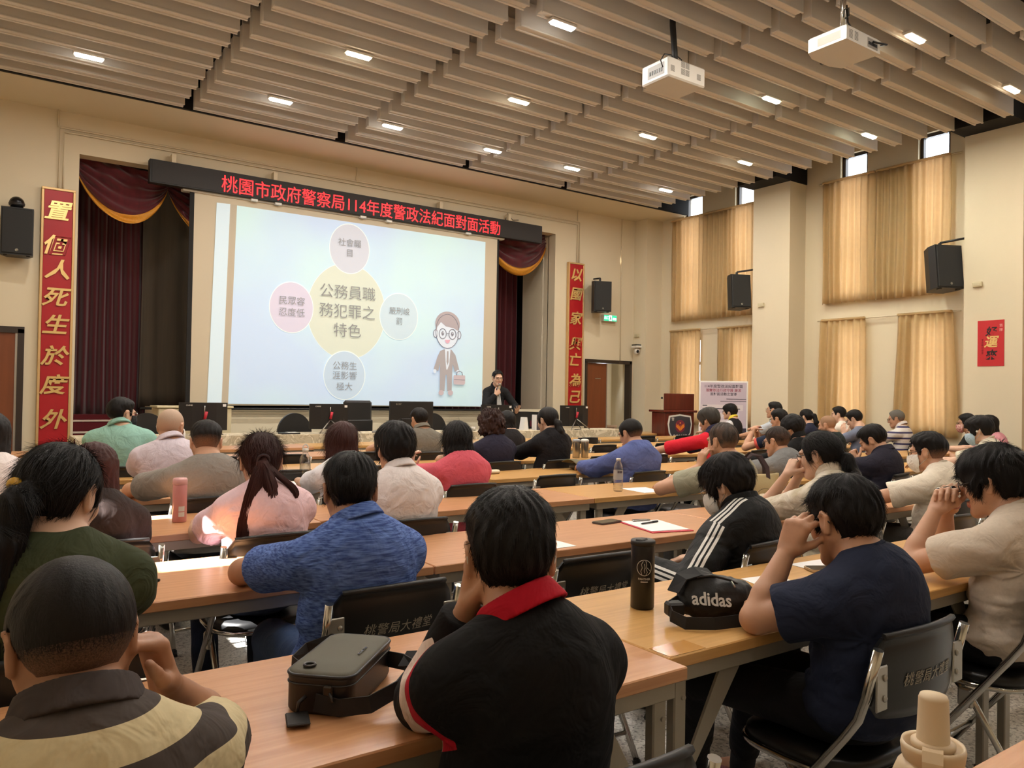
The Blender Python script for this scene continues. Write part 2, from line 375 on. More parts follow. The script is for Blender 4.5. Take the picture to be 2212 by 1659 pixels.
# ------------------------------------------------------------------ stage curtains, swags
def drape(name, m, x0, x1, y, z0, z1, n, amp, parent=None, label=None, cat=None, axis='x', seed=0, flare=0, gather=0, group=None):
    rnd = random.Random(seed); ph = [rnd.uniform(0, 6) for _ in range(6)]; W = x1 - x0
    b = MB(); nu = int(n * 8)
    def fn(u, v):
        a = amp * (.55 + .45 * v) if gather else amp
        d = a * (math.sin(2 * PI * n * u + .9 * math.sin(2 * PI * u * 1.7 + ph[0]) + .3 * math.sin(3 * v + ph[3])) + .4 * math.sin(2 * PI * n * .53 * u + ph[1]))
        e = .012 * math.sin(4 * v + 9 * u + ph[2]) * v
        uu = u + (u - .5) * flare * v
        p = x0 + W * uu + e; z = z1 + (z0 - z1) * v + (.006 * math.sin(2 * PI * n * u + ph[4]) if v > .99 else 0)
        return (p, y + d, z) if axis == 'x' else (y + d, p, z)
    b.grid(fn, nu, 14); o = b.build(name, m, parent)
    sd = o.modifiers.new('thickness', 'SOLIDIFY'); sd.thickness = .004
    return tag(o, label, cat, group) if label else o
drape('stage_curtain', M_curt_red, 1.07, 2.1, 12.75, .96, 4.6, 9, .05, label='dark burgundy stage curtain hanging left of the grey panel', cat='curtain', seed=1)
drape('stage_curtain', M_curt_grey, 2.0, 3.3, 12.62, 1.1, 4.5, 5, .02, label='brown-grey stage curtain beside the projection screen', cat='curtain', seed=2)
drape('stage_curtain', M_curt_red, 7.2, 8.92, 12.75, 1.0, 4.6, 13, .05, label='dark burgundy stage curtain behind the standing speaker', cat='curtain', seed=3)
def swag(x0, x1, z0, z1, drop, y, label, seed):
    rnd = random.Random(seed)
    def mk(v0, v1, off):
        b = MB()
        def fn(u, v):
            vv = v0 + (v1 - v0) * v; zt = z0 + (z1 - z0) * u
            bow = 4 * u * (1 - u); z = zt - drop * vv * bow ** .75 - .12 * vv
            d = .035 * math.sin(vv * 26 + 2.5 * math.sin(u * 4 + seed)) * bow ** .5 + .02 * math.sin(u * 40 * (1 - vv) + seed)
            xx = x0 + (x1 - x0) * (u + .1 * (u - .5) * (1 - vv))
            return (xx, y - .12 * bow * (.3 + vv) + d - off, z)
        return b.grid(fn, 40, 30 if not off else 4)
    o = tag(mk(0, 1, 0).build('curtain_swag', M_curt_red), label, 'curtain swag', 'swags over the stage')
    o.modifiers.new('thickness', 'SOLIDIFY').thickness = .005
    g = mk(.93, 1.1, .006).build('gold_fringe', M_gold, o); g.modifiers.new('thickness', 'SOLIDIFY').thickness = .006
swag(1.02, 2.2, 4.52, 4.38, .62, 11.85, 'burgundy swag with gold fringe at the left end of the stage opening', 1)
swag(2.22, 3.7, 4.36, 4.36, .68, 11.95, 'burgundy swag with gold fringe half hidden by the projection screen', 2)
swag(7.55, 9.0, 4.40, 4.52, .66, 11.85, 'burgundy swag with gold fringe at the right end of the stage opening', 3)

# ------------------------------------------------------------------ projection screen with the projected slide
t = thing('projection_screen', 'large white projection screen showing a slide of five linked circles', 'projection screen', (5, 11.42, 1.1))
def L3(x, z, y): return (x - 5, y - 11.42, z - 1.1)
f = MB(); f.box(2.46 - 5, 7.56 - 5, 0, .012, .06, 3.06); f.build('screen_fabric', mat('screen_fabric', (206, 192, 168), .85), t)
f = MB(); f.box(2.40 - 5, 2.46 - 5, -.002, .014, .06, 3.06); f.box(7.56 - 5, 7.60 - 5, -.002, .014, .06, 3.06); f.build('border', mat('screen_black_border', (20, 18, 17), .8), t)
f = MB(); f.tube([(1.83 - 5, 0, .015), (7.62 - 5, 0, .005)], .018, 8); f.build('weight_bar', M_plastic, t)
f = MB(); f.box(2.3 - 5, 7.7 - 5, -.03, .1, 3.04, 3.16, .01); f.build('roller_housing', M_white, t)
def slide_mat(n, rgb, e): return mat('slide_' + n, rgb, .9, emit=e, spec=.1)
LIT = .24
S_bg = slide_mat('pale_blue', (206, 222, 230), LIT)
def slide_fn(m, nt, b):
    N, L = nt.nodes, nt.links
    tc = N.new('ShaderNodeTexCoord'); n = N.new('ShaderNodeTexNoise'); n.inputs['Scale'].default_value = .45; L.new(tc.outputs['Object'], n.inputs[0])
    mx = N.new('ShaderNodeMix'); mx.data_type = 'RGBA'; mx.inputs[6].default_value = (*s2l((194, 212, 236)), 1); mx.inputs[7].default_value = (*s2l((200, 226, 228)), 1)
    r = N.new('ShaderNodeMapRange'); r.inputs[1].default_value = .4; r.inputs[2].default_value = .6; L.new(n.outputs[0], r.inputs[0]); L.new(r.outputs[0], mx.inputs[0])
    L.new(mx.outputs[2], b.inputs['Base Color']); L.new(mx.outputs[2], b.inputs['Emission Color'])
S_bg2 = mat('slide_main_field', (200, 220, 236), .9, emit=LIT, fn=slide_fn)
sl = MB(); sl.prism([(p[0] - 5, p[1] - 1.1) for p in ((3.04, 4.045), (2.975, 1.182), (7.287, 1.167), (7.304, 4.057))], -.012, -.006, 'y')
slide = sl.build('projected_slide', S_bg2, t)
f = MB(); f.prism([(p[0] - 5, p[1] - 1.1) for p in ((2.76, 4.042), (2.689, 1.183), (2.885, 1.184), (2.946, 4.051))], -.012, -.006, 'y'); f.build('bright_band', S_bg, slide)
f = MB(); f.prism([(p[0] - 5, p[1] - 1.1) for p in ((2.946, 4.05), (2.885, 1.184), (2.975, 1.183), (3.04, 4.05))], -.011, -.005, 'y'); f.build('dull_band', slide_mat('dull', (190, 178, 158), .1), slide)
S_edge = slide_mat('circle_edge', (226, 236, 236), LIT)
ly = [-.013]
def disc(x, z, rx, rz, m, nm, ring=True):
    f = MB(); ly[0] -= .0016
    P = lambda k: [(x - 5 + rx * k * math.cos(a * PI / 32), z - 1.1 + rz * k * math.sin(a * PI / 32)) for a in range(64)]
    if ring:
        f.prism(P(1.035 if rx < .5 else 1.012), ly[0], ly[0] + .001, 'y'); f.m = 1
    f.prism(P(1), ly[0] - .0008, ly[0] + .0006, 'y'); return f.build(nm, [S_edge, m] if ring else [m], slide)
disc(4.757, 2.642, .645, .745, slide_mat('yellow', (208, 213, 198), LIT), 'large_circle')
disc(4.775, 3.628, .325, .382, slide_mat('mauve', (200, 203, 213), LIT), 'small_circle')
disc(3.868, 2.636, .328, .375, slide_mat('lilac', (208, 201, 217), LIT), 'small_circle')
disc(5.65, 2.625, .335, .372, slide_mat('aqua', (196, 213, 222), LIT), 'small_circle')
disc(4.73, 1.64, .335, .372, slide_mat('blue', (190, 207, 223), LIT), 'small_circle')
S_ink = slide_mat('ink', (140, 140, 140), .2)
def swrite(txt, x, z, size, nm='slide_lettering', m=None, bold=-.004):
    f = MB(); write(f, txt, size, frame(L3(x, z, 11.385), (1, 0, 0), (0, 0, 1)), extrude=.0005, line=1.0, bold=bold); f.build(nm, m or S_ink, slide)
for tx, z in (('公務員職', 2.924), ('務犯罪之', 2.625), ('特色', 2.327)): swrite(tx, 4.757, z, .235)
for tx, z in (('社會矚', 3.71), ('目', 3.551)): swrite(tx, 4.77, z, .13)
for tx, z in (('民眾容', 2.726), ('忍度低', 2.553)): swrite(tx, 3.868, z, .135)
for tx, z in (('嚴刑峻', 2.707), ('罰', 2.541)): swrite(tx, 5.65, z, .125)
for tx, z in (('公務生', 1.784), ('涯影響', 1.631), ('極大', 1.458)): swrite(tx, 4.727, z, .135)
# the plain clip-art office worker on the slide
S_hair = slide_mat('clipart_brown', (176, 166, 170), LIT * .7); S_line = slide_mat('clipart_line', (140, 138, 150), .1); S_suit = slide_mat('clipart_suit', (172, 166, 168), LIT * .7)
S_face = slide_mat('clipart_face', (212, 220, 230), LIT); S_bag = slide_mat('clipart_case', (196, 180, 184), LIT * .8); S_pink = slide_mat('clipart_pink', (214, 168, 182), LIT)
lay = [-.018]
def flat(pts, m, nm='clipart_shape'):
    f = MB(); lay[0] -= .0012; f.prism([(p[0] - 5, p[1] - 1.1) for p in pts], lay[0], lay[0] + .001, 'y'); f.build(nm, m, slide)
def el(x, z, rx, rz, a0=0, a1=360, n=28): return [(x + rx * math.cos(math.radians(a0 + (a1 - a0) * i / n)), z + rz * math.sin(math.radians(a0 + (a1 - a0) * i / n))) for i in range(n + (a1 - a0 < 360))]
def outl(x, z, rx, rz, w, m):
    f = MB(); lay[0] -= .0012; f.tube([(p[0] - 5, lay[0], p[1] - 1.1) for p in el(x, z, rx, rz)], w, 5, closed=True); f.build('clipart_line', m, slide)
for sx in (-.225, .23): flat(el(6.56 + sx, 2.39, .04, .065), S_face); outl(6.56 + sx, 2.39, .04, .065, .006, S_line)
flat(el(6.56, 2.44, .225, .30), S_face); outl(6.56, 2.44, .225, .29, .006, S_line)
flat(el(6.562, 2.56, .24, .215, -14, 194) + [(6.35, 2.42), (6.36, 2.5), (6.43, 2.59), (6.53, 2.52), (6.68, 2.5), (6.76, 2.46)], S_hair)
for ex in (6.468, 6.655): outl(ex, 2.395, .068, .085, .006, S_line); flat(el(ex, 2.40, .026, .036), S_line); flat(el(ex + .006, 2.412, .009, .012), S_face)
f = MB(); f.tube([(6.536 - 5, -.05, 2.40 - 1.1), (6.587 - 5, -.05, 2.40 - 1.1)], .005, 5); f.build('clipart_line', S_line, slide)
flat([(6.51, 2.295), (6.61, 2.295), (6.595, 2.25), (6.56, 2.232), (6.525, 2.25)], S_pink)
flat([(6.49, 2.13), (6.64, 2.13), (6.72, 2.04), (6.80, 1.79), (6.71, 1.755), (6.67, 1.89), (6.66, 1.74), (6.42, 1.74), (6.42, 1.89), (6.39, 1.76), (6.30, 1.79), (6.37, 2.0), (6.42, 2.1)], S_suit)
flat([(6.51, 2.14), (6.62, 2.14), (6.60, 1.88), (6.565, 1.79), (6.545, 1.79), (6.53, 1.9)], S_face); flat([(6.55, 2.1), (6.58, 2.1), (6.585, 1.92), (6.565, 1.86), (6.545, 1.92)], S_suit)
flat([(6.42, 1.76), (6.66, 1.76), (6.655, 1.42), (6.57, 1.42), (6.55, 1.7), (6.53, 1.7), (6.515, 1.42), (6.42, 1.42)], S_suit)
for fx in (6.45, 6.63): flat(el(fx, 1.395, .05, .045), S_bag)
for hx in (6.32, 6.77): flat(el(hx, 1.755, .03, .035), S_face)
flat([(6.695, 1.70), (6.905, 1.70), (6.915, 1.68), (6.915, 1.56), (6.895, 1.54), (6.705, 1.54), (6.685, 1.56), (6.685, 1.68)], S_bag)
f = MB(); f.tube([(6.74 - 5, -.045, .6), (6.75 - 5, -.045, .65), (6.8 - 5, -.045, .67), (6.85 - 5, -.045, .65), (6.86 - 5, -.045, .6)], .007, 5); f.tube([(6.69 - 5, -.045, .52), (6.91 - 5, -.045, .52)], .004, 5); f.build('clipart_line', S_line, slide)

# ------------------------------------------------------------------ LED message board
t = thing('message_board', 'long black LED message board with red scrolling characters above the screen', 'LED sign', (5.17, 11.32, 4.33))
f = MB(); f.box(-3.31, 3.31, 0, .12, -.165, .155, .006); f.build('housing', mat('led_housing', (24, 20, 19), .55), t)
f = MB(); f.box(-3.28, 3.28, -.006, .001, -.145, .135); f.build('display_face', mat('led_face', (30, 24, 22), .6, bump=.5, bscale=260, bdist=.002), t)
def led_fn(m, nt, b):
    N, L = nt.nodes, nt.links
    tc = N.new('ShaderNodeTexCoord'); w1 = N.new('ShaderNodeVectorMath'); w1.operation = 'SCALE'; w1.inputs['Scale'].default_value = 1 / .0145; L.new(tc.outputs['Object'], w1.inputs[0])
    fr = N.new('ShaderNodeVectorMath'); fr.operation = 'FRACTION'; L.new(w1.outputs[0], fr.inputs[0])
    sb = N.new('ShaderNodeVectorMath'); sb.operation = 'SUBTRACT'; sb.inputs[1].default_value = (.5, .5, .5); L.new(fr.outputs[0], sb.inputs[0])
    ml = N.new('ShaderNodeVectorMath'); ml.operation = 'MULTIPLY'; ml.inputs[1].default_value = (1, 0, 1); L.new(sb.outputs[0], ml.inputs[0])
    ln = N.new('ShaderNodeVectorMath'); ln.operation = 'LENGTH'; L.new(ml.outputs[0], ln.inputs[0])
    mr = N.new('ShaderNodeMapRange'); mr.inputs[1].default_value = .5; mr.inputs[2].default_value = .3; mr.inputs[3].default_value = .25; mr.inputs[4].default_value = 3.2; L.new(ln.outputs['Value'], mr.inputs[0]); L.new(mr.outputs[0], b.inputs['Emission Strength'])
f = MB(); v, fc = text_mesh('桃園市政府警察局114年度警政法紀面對面活動', .25, extrude=.001, bold=.0)
xs = [p[0] for p in v]; k = (7.543 - 2.798) / (max(xs) - min(xs)); c0 = (max(xs) + min(xs)) / 2
zs = [p[1] for p in v]; zc = (max(zs) + min(zs)) / 2
f.add([((p[0] - c0) * k, -.009 + p[2], (p[1] - zc) * 1.02 - .022) for p in v], fc, False)
o = f.build('led_lettering', mat('led_red', (255, 34, 40), .5, emit=3, fn=led_fn), t); o.location = (0, 0, 0)
for v0, v1 in ((-3.28, -2.5), ):
    pass
for x in (-3.0, -1.6, 1.2, 2.6):
    f = MB(); f.box(x - .03, x + .03, .02, .14, .15, .28, .004); f.build('bracket', M_wall, t)
for x in (-1.9, -1.55, -.2, .25, 1.75):
    f = MB(); f.box(x - .05, x + .05, .02, .08, -.2, -.16, .004); f.build('clip', M_white, t)
f = MB(); f.tube([(2.55, .1, .16), (2.6, .1, .3), (2.72, .11, .2), (2.85, .11, .22)], .006, 6); f.build('cable', M_plastic, t)

# ------------------------------------------------------------------ banners, red poster
def banner(x0, x1, z0, z1, chars, zs, label):
    t = thing('couplet_board', label, 'banner', ((x0 + x1) / 2, 11.47, z0)); w = (x1 - x0) / 2; H = z1 - z0
    f = MB(); f.box(-w, w, -.025, .02, 0, H, .004); f.build('panel', M_redp, t)
    f = MB()
    for a in ((-w - .03, -w, 0, H), (w, w + .03, 0, H), (-w - .03, w + .03, H, H + .03), (-w - .03, w + .03, -.03, 0)): f.box(a[0], a[1], -.035, .03, a[2], a[3], .004)
    f.build('frame', mat('pale_gold_frame', (214, 176, 122), .4, .4), t)
    for c, z in zip(chars, zs):
        f = MB(); v, fc = text_mesh(c, .30, extrude=.008, bold=.02, shear=.25)
        zc = (max(p[1] for p in v) + min(p[1] for p in v)) / 2; xc = (max(p[0] for p in v) + min(p[0] for p in v)) / 2
        f.add([((p[0] - xc) * .95, -.034 - p[2], (p[1] - zc) * .88 + z - z0) for p in v], fc, False); f.build('gold_character', M_goldm, t)
banner(.665, .985, .45, 3.90, '置個人死生於度外', (3.643, 3.20, 2.89, 2.531, 2.187, 1.784, 1.417, .974), 'tall red couplet board with gold characters left of the stage')
banner(9.245, 9.575, .9, 3.90, '以國家興亡為己', (3.697, 3.329, 2.869, 2.381, 2.079, 1.681, 1.363), 'tall red couplet board with gold characters right of the stage')
t = thing('paper_scroll', 'red paper poster with black and gold brush characters on the right-hand pilaster', 'poster', (XF, 4.755, 1.865))
f = MB(); f.box(-.006, 0, -.162, .162, 0, .605); f.build('sheet', mat('red_paper', (190, 34, 40), .7), t)
M_ink = mat('black_ink', (24, 16, 16), .6)
for c, z, m, sz, yy in (('好', .45, M_ink, .13, 0), ('運', .31, M_goldm, .165, 0), ('來', .14, M_ink, .14, 0)):
    f = MB(); write(f, c, sz, frame((-.008, yy, z), (0, -1, 0), (0, 0, 1)), extrude=.001, bold=.02, shear=.2); f.build('brush_character', m, t)
f = MB(); write(f, '吉\n祥', .045, frame((-.008, -.125, .5), (0, -1, 0), (0, 0, 1)), extrude=.0006, line=1.3); f.build('small_characters', mat('pale_ink', (244, 190, 180), .6), t)
f = MB(); write(f, '平\n安\n順\n心\n如\n意', .03, frame((-.008, .1, .26), (0, -1, 0), (0, 0, 1)), extrude=.0006, line=1.15); f.build('small_characters', mat('dark_red_ink', (120, 16, 22), .6), t)

# ------------------------------------------------------------------ right-hand window curtains
def curt_fn(m, nt, b):
    N, L = nt.nodes, nt.links
    tr = N.new('ShaderNodeBsdfTranslucent'); tr.inputs[0].default_value = (*s2l((246, 220, 188)), 1)
    mx = N.new('ShaderNodeMixShader'); mx.inputs[0].default_value = .5
    L.new(b.outputs[0], mx.inputs[1]); L.new(tr.outputs[0], mx.inputs[2]); L.new(mx.outputs[0], N['Material Output'].inputs[0])
    sh = N.new('ShaderNodeTexVoronoi'); sh.inputs['Scale'].default_value = 9; tc = N.new('ShaderNodeTexCoord'); L.new(tc.outputs['Object'], sh.inputs['Vector'])
    mr = N.new('ShaderNodeMapRange'); mr.inputs[1].default_value = .1; mr.inputs[2].default_value = .3; mr.inputs[3].default_value = .3; mr.inputs[4].default_value = .6; L.new(sh.outputs['Distance'], mr.inputs[0]); L.new(mr.outputs[0], b.inputs['Roughness'])
M_curt = mat('gold_curtain', (214, 190, 136), .5, sheen=.3, noise=.1, nscale=14, fn=curt_fn)
def wcurt(y0, y1, z0, z1, lab, seed, x=11.3, flare=0, n=None):
    o = drape('window_curtain', M_curt, y0, y1, x, z0, z1, n or (y1 - y0) * 9, .035, axis='y', seed=seed, flare=flare, gather=1, label=lab, cat='curtain', group='gold curtains on the right wall')
    f = MB(); nn = int((y1 - y0) / .11)
    f.box(x - .03, x + .03, y0 + .01, y1 - .01, z1 - .005, z1 + .03, .01); f.build('heading', M_curt, o)
    return o
wcurt(6.56, 7.47, 2.94, 4.9, 'tall upper gold curtain, left half of the pair nearest the red paper poster', 11)
wcurt(5.44, 6.56, 2.93, 4.9, 'tall upper gold curtain, right half of the pair nearest the red paper poster', 12)
wcurt(9.98, 10.8, 2.88, 4.86, 'tall upper gold curtain, left half of the pair nearest the stage', 13)
wcurt(8.64, 9.98, 2.88, 4.86, 'tall upper gold curtain, right half of the pair nearest the stage', 14)
wcurt(6.70, 7.47, .95, 2.66, 'lower gold curtain left of the grey-haired man in stripes', 15, flare=.08)
wcurt(5.40, 6.2, .88, 2.66, 'lower gold curtain flaring out behind the grey-haired man in stripes', 16, flare=.2)
wcurt(10.02, 10.81, .86, 2.68, 'lower gold curtain nearest the corner, behind the lectern', 17, flare=.03)
wcurt(8.68, 9.62, .86, 2.67, 'lower gold curtain behind the standing event poster', 18)
for y0, y1 in ((3.2, 4.1), (1.7, 2.8), (1.75, 4.05)):
    z = (2.93, 4.9) if y1 - y0 > 1.5 else (.9, 2.66)
    wcurt(y0, y1, z[0], z[1], 'gold window curtain beside the nearer pilaster', int(y0 * 10))
b = MB()
for y0, y1, z in ((5.3, 7.55, 2.66), (8.62, 10.85, 2.68), (5.3, 7.55, 4.9), (8.62, 10.85, 4.86)): b.tube([(11.33, y0, z + .01), (11.33, y1, z + .01)], .012, 6)
struct('trim_5', b, M_wall)
# ================================================================== tables and folding chairs
def wood_fn(c1, c2):
    def fn(m, nt, b):
        N, L = nt.nodes, nt.links
        tc = N.new('ShaderNodeTexCoord'); oi = N.new('ShaderNodeObjectInfo'); ad = N.new('ShaderNodeVectorMath'); ad.operation = 'ADD'
        ml = N.new('ShaderNodeVectorMath'); ml.operation = 'SCALE'; ml.inputs[0].default_value = (3, 7, 1); L.new(oi.outputs['Random'], ml.inputs['Scale'])
        L.new(tc.outputs['Object'], ad.inputs[0]); L.new(ml.outputs[0], ad.inputs[1])
        mp = N.new('ShaderNodeMapping'); mp.inputs['Scale'].default_value = (2.2, 38, 30); L.new(ad.outputs[0], mp.inputs[0])
        n = N.new('ShaderNodeTexNoise'); n.inputs['Scale'].default_value = 1.6; n.inputs['Detail'].default_value = 6; n.inputs['Distortion'].default_value = .4; L.new(mp.outputs[0], n.inputs[0])
        r = N.new('ShaderNodeValToRGB'); e = r.color_ramp.elements; e[0].position = .3; e[0].color = (*s2l(c1), 1); e[1].position = .7; e[1].color = (*s2l(c2), 1)
        L.new(n.outputs[0], r.inputs[0]); L.new(r.outputs[0], b.inputs['Base Color'])
    return fn
M_oak = mat('honey_oak_laminate', (210, 160, 96), .3, fn=wood_fn((196, 146, 84), (214, 166, 102)))
M_oak2 = mat('pinkish_oak_laminate', (204, 150, 104), .32, fn=wood_fn((188, 132, 88), (206, 152, 108)))
M_leg = mat('grey_painted_steel', (158, 150, 136), .45, .3)
M_pad = mat('black_vinyl', (20, 20, 21), .34, bump=.15, bscale=300, bdist=.0005)
M_let = mat('faded_silver_print', (158, 150, 134), .6)
def make_table(m):
    t = bpy.data.objects.new('folding_table', None); COL.objects.link(t)
    f = MB(); f.box(-.897, .897, -.29, .29, .708, .74, .003); f.build('tabletop', m, t)
    f = MB()
    for y in (-.262, .262): f.box(-.87, .87, y - .014, y + .014, .665, .709, .003)
    for x in (-.87, .84): f.box(x, x + .03, -.262, .262, .668, .709, .003)
    f.build('steel_apron', M_leg, t)
    for sx in (-1, 1):
        for y in (-.25, .25):
            f = MB(); x = sx * .83; f.box(x - .022, x + .022, y - .015, y + .015, .015, .7, .004)
            for z in (.62, .42): f.tube([(x + .008, y - .02, z), (x + .008, y + .02, z)], .007, 8)
            f.m = 1; f.box(x - .026, x + .026, y - .019, y + .019, 0, .02, .004); f.build('leg', [M_leg, M_plastic], t)
            f = MB(); a = (sx * .80, .40); b2 = (sx * .60, .69); w = .018
            f.prism([(a[0], a[1] - .02), (a[0], a[1] + .03), (b2[0] + sx * .05, b2[1]), (b2[0] - sx * .04, b2[1])], y - .004, y + .004, 'y'); f.build('brace', M_leg, t)
        f = MB(); f.box(sx * .83 - .012, sx * .83 + .012, -.24, .24, .33, .36, .003); f.build('stretcher', M_leg, t)
    return t
TABLES = {k: make_table(m) for k, m in (('honey', M_oak), ('pink', M_oak2))}
_used = set()
NUMW = ('first', 'second', 'third', 'fourth', 'fifth', 'sixth', 'seventh', 'eighth')
def place_table(k, x, y, label):
    t = TABLES[k] if k not in _used else copy_tree(TABLES[k]); _used.add(k)
    t.location = (x, y, 0); tag(t, label, 'table', 'folding tables in rows'); return t
COLX = (.52, 2.32, 4.12, 5.92, 7.72, 9.52)
ROWY = {0: (.08,) * 6, 1: (1.28, 1.345, 1.33, 1.30, 1.3, 1.3), 2: (2.53, 2.53, 2.52, 2.5, 2.5, 2.5), 3: (3.67, 3.70, 3.70, 3.72, 3.74, 3.74), 4: (4.88, 4.95, 4.88, 4.78, 4.8, 4.8),
        5: (6.0, 6.12, 6.12, 6.05, 6.05, 6.05), 6: (7.35, 7.4, 7.45, 7.4, 7.3, 7.3), 7: (8.5, 8.6, 8.7, 8.7, 8.6, 8.5), 8: (None, None, None, None, None, 9.75)}
TLAB = {(1, 0): 'oak table carrying the black leather shoulder bag', (1, 1): 'honey oak table carrying the black flask and the waist bag', (1, 2): 'oak table under the clasped-hands man with the clear bottle',
        (0, 0): 'oak table under the cream drink bottle', (0, 1): 'oak table corner beside the cream drink bottle', (2, 0): 'oak table with the broad patch of sunlight under the blue polo man',
        (2, 1): 'oak table carrying the phone and the red clipboard', (2, 2): 'oak table carrying the canvas tote bag', (3, 0): 'oak table carrying the pink thermos', (3, 1): 'oak table just behind the dark-haired man in the red collar',
        (3, 2): 'honey oak table carrying the plastic water bottle', (4, 0): 'oak table under the grey T-shirt man\'s elbow', (4, 1): 'oak table carrying the olive messenger bag', (5, 2): 'oak table carrying two steel tumblers'}
RN = {0: 'row nearest the photographer', 1: 'first full row', 2: 'second full row', 3: 'third full row', 4: 'fourth full row', 5: 'fifth full row', 6: 'sixth full row', 7: 'row next to the front', 8: 'front row'}
for r, ys in ROWY.items():
    for c, y in enumerate(ys):
        if y is None or (r == 0 and c > 1): continue
        lab = TLAB.get((r, c), 'oak folding table, %s from the left in the %s' % (NUMW[c], RN[r]))
        place_table('pink' if (c in (0, 1) and (r, c) not in ((1, 1), (4, 1), (5, 0), (5, 1))) or (r, c) == (2, 2) else 'honey', COLX[c], y + .29, lab)

def make_chair():
    t = bpy.data.objects.new('folding_chair', None); COL.objects.link(t)
    f = MB()
    f.smooth = True
    pts = [(.19 * (1 - .12 * max(0, -math.sin(a))) * abs(math.cos(a)) ** .55 * (1 if math.cos(a) > 0 else -1), .035 + .19 * abs(math.sin(a)) ** .6 * (1 if math.sin(a) > 0 else -1)) for a in [2 * PI * i / 28 for i in range(28)]]
    vs = []; fs = []
    for sc_, z in ((.94, .415), (1, .422), (1, .442), (.93, .455), (.6, .46)): vs += [(p[0] * sc_, .035 + (p[1] - .035) * sc_, z) for p in pts]
    for i in range(4):
        for k in range(28): fs.append([i * 28 + k, i * 28 + (k + 1) % 28, (i + 1) * 28 + (k + 1) % 28, (i + 1) * 28 + k])
    fs += [list(range(28))[::-1], [112 + k for k in range(28)]]
    f.add(vs, fs); s = f.build('seat', M_pad, t)
    f = MB(); f.tube([(p[0] * 1.02, .035 + (p[1] - .035) * 1.02, .413) for p in pts], .009, 6, closed=True); f.build('seat_frame', M_chrome, s)
    f = MB(); n = 16
    def bk(sgn):
        def fn(u, v):
            x = (u * 2 - 1); e = 1 - max(0, abs(x) - .86) / .14; top = .80 + .012 * (1 - x * x) - .03 * (1 - e) ** 2; bot = .605 - .012 * (1 - x * x) + .03 * (1 - e) ** 2
            z = bot + (top - bot) * v; y = -.205 - .035 * (1 - x * x) - .05 * (z - .7) - .004 * math.sin(PI * v)
            return (x * .192, y + sgn * .009 * (1 - .5 * (abs(v * 2 - 1) ** 6)), z)
        return fn
    f.grid(bk(1), n, 8); f.grid(bk(-1), n, 8)
    A = n + 1; o = A * 9
    for i in range(n): f.f += [[i, i + 1, o + i + 1, o + i], [8 * A + i, 8 * A + i + 1, o + 8 * A + i + 1, o + 8 * A + i]]; f.mi += [0, 0]; f.sm += [True, True]
    for j in range(8): f.f += [[j * A, (j + 1) * A, o + (j + 1) * A, o + j * A], [j * A + n, (j + 1) * A + n, o + (j + 1) * A + n, o + j * A + n]]; f.mi += [0, 0]; f.sm += [True, True]
    bb = f.build('backrest', M_pad, t)
    f = MB(); v, fc = text_mesh('桃警局大禮堂', .036, extrude=.0003, shear=.25, bold=-.003, spacing=1.08)
    f.add([(p[0], -.205 - .035 * (1 - (p[0] / .192) ** 2) - .05 * (p[1] + .69 - .7) - .0145 - p[2], p[1] + .692) for p in v], fc, False); f.build('lettering', M_let, bb)
    f = MB(); f.tube([(-.168 + .336 * i / 12, -.208 - .035 * (1 - ((-.168 + .336 * i / 12) / .192) ** 2) - .05 * .1 - .003, .803 + .010 * (1 - ((-.168 + .336 * i / 12) / .192) ** 2)) for i in range(13)], .009, 6); f.build('top_piping', M_plastic, bb)
    for s_ in (-1, 1):
        x = s_ * .212
        f = MB(); f.tube([(x, -.235, .785), (x, -.205, .66), (x, -.185, .60), (x, -.15, .545), (x, .0, .335), (x, .235, .012)], .0125, 10); f.build('side_tube', M_chrome, t)
        f = MB(); f.box(min(x, x - s_ * .05), max(x, x - s_ * .05), -.232, -.226, .63, .74, .004)
        for z in (.66, .71): f.ball((x - s_ * .035, -.233, z), (.009, .005, .009), 8)
        f.build('bracket', M_steel, t)
        f = MB(); xr = s_ * .188; f.tube([(xr, .03, .41), (xr, -.02, .36), (xr, -.235, .012)], .0115, 10); f.build('rear_leg', M_chrome, t)
        f = MB(); f.box(min(xr, x), max(xr, x), -.03, .02, .335, .40, .006); f.build('hinge_plate', M_steel, t)
        f = MB(); f.tube([(x, .222, .03), (x, .238, .0)], .017, 8); f.tube([(xr, -.222, .03), (xr, -.238, 0)], .016, 8); f.build('rubber_foot', M_plastic, t)
    f = MB(); f.tube([(-.212, .15, .13), (.212, .15, .13)], .009, 8); f.build('crossbar', M_chrome, t)
    f = MB(); f.tube([(-.188, -.17, .115), (.188, -.17, .115)], .009, 8); f.build('crossbar', M_chrome, t)
    return t
CHAIR = make_chair(); _cn = [0]
def place_chair(x, y, rz, label):
    t = CHAIR if _cn[0] == 0 else copy_tree(CHAIR); _cn[0] += 1
    t.location = (x, y, 0); t.rotation_euler = (0, 0, rz); tag(t, label, 'chair', 'black folding chairs'); return t
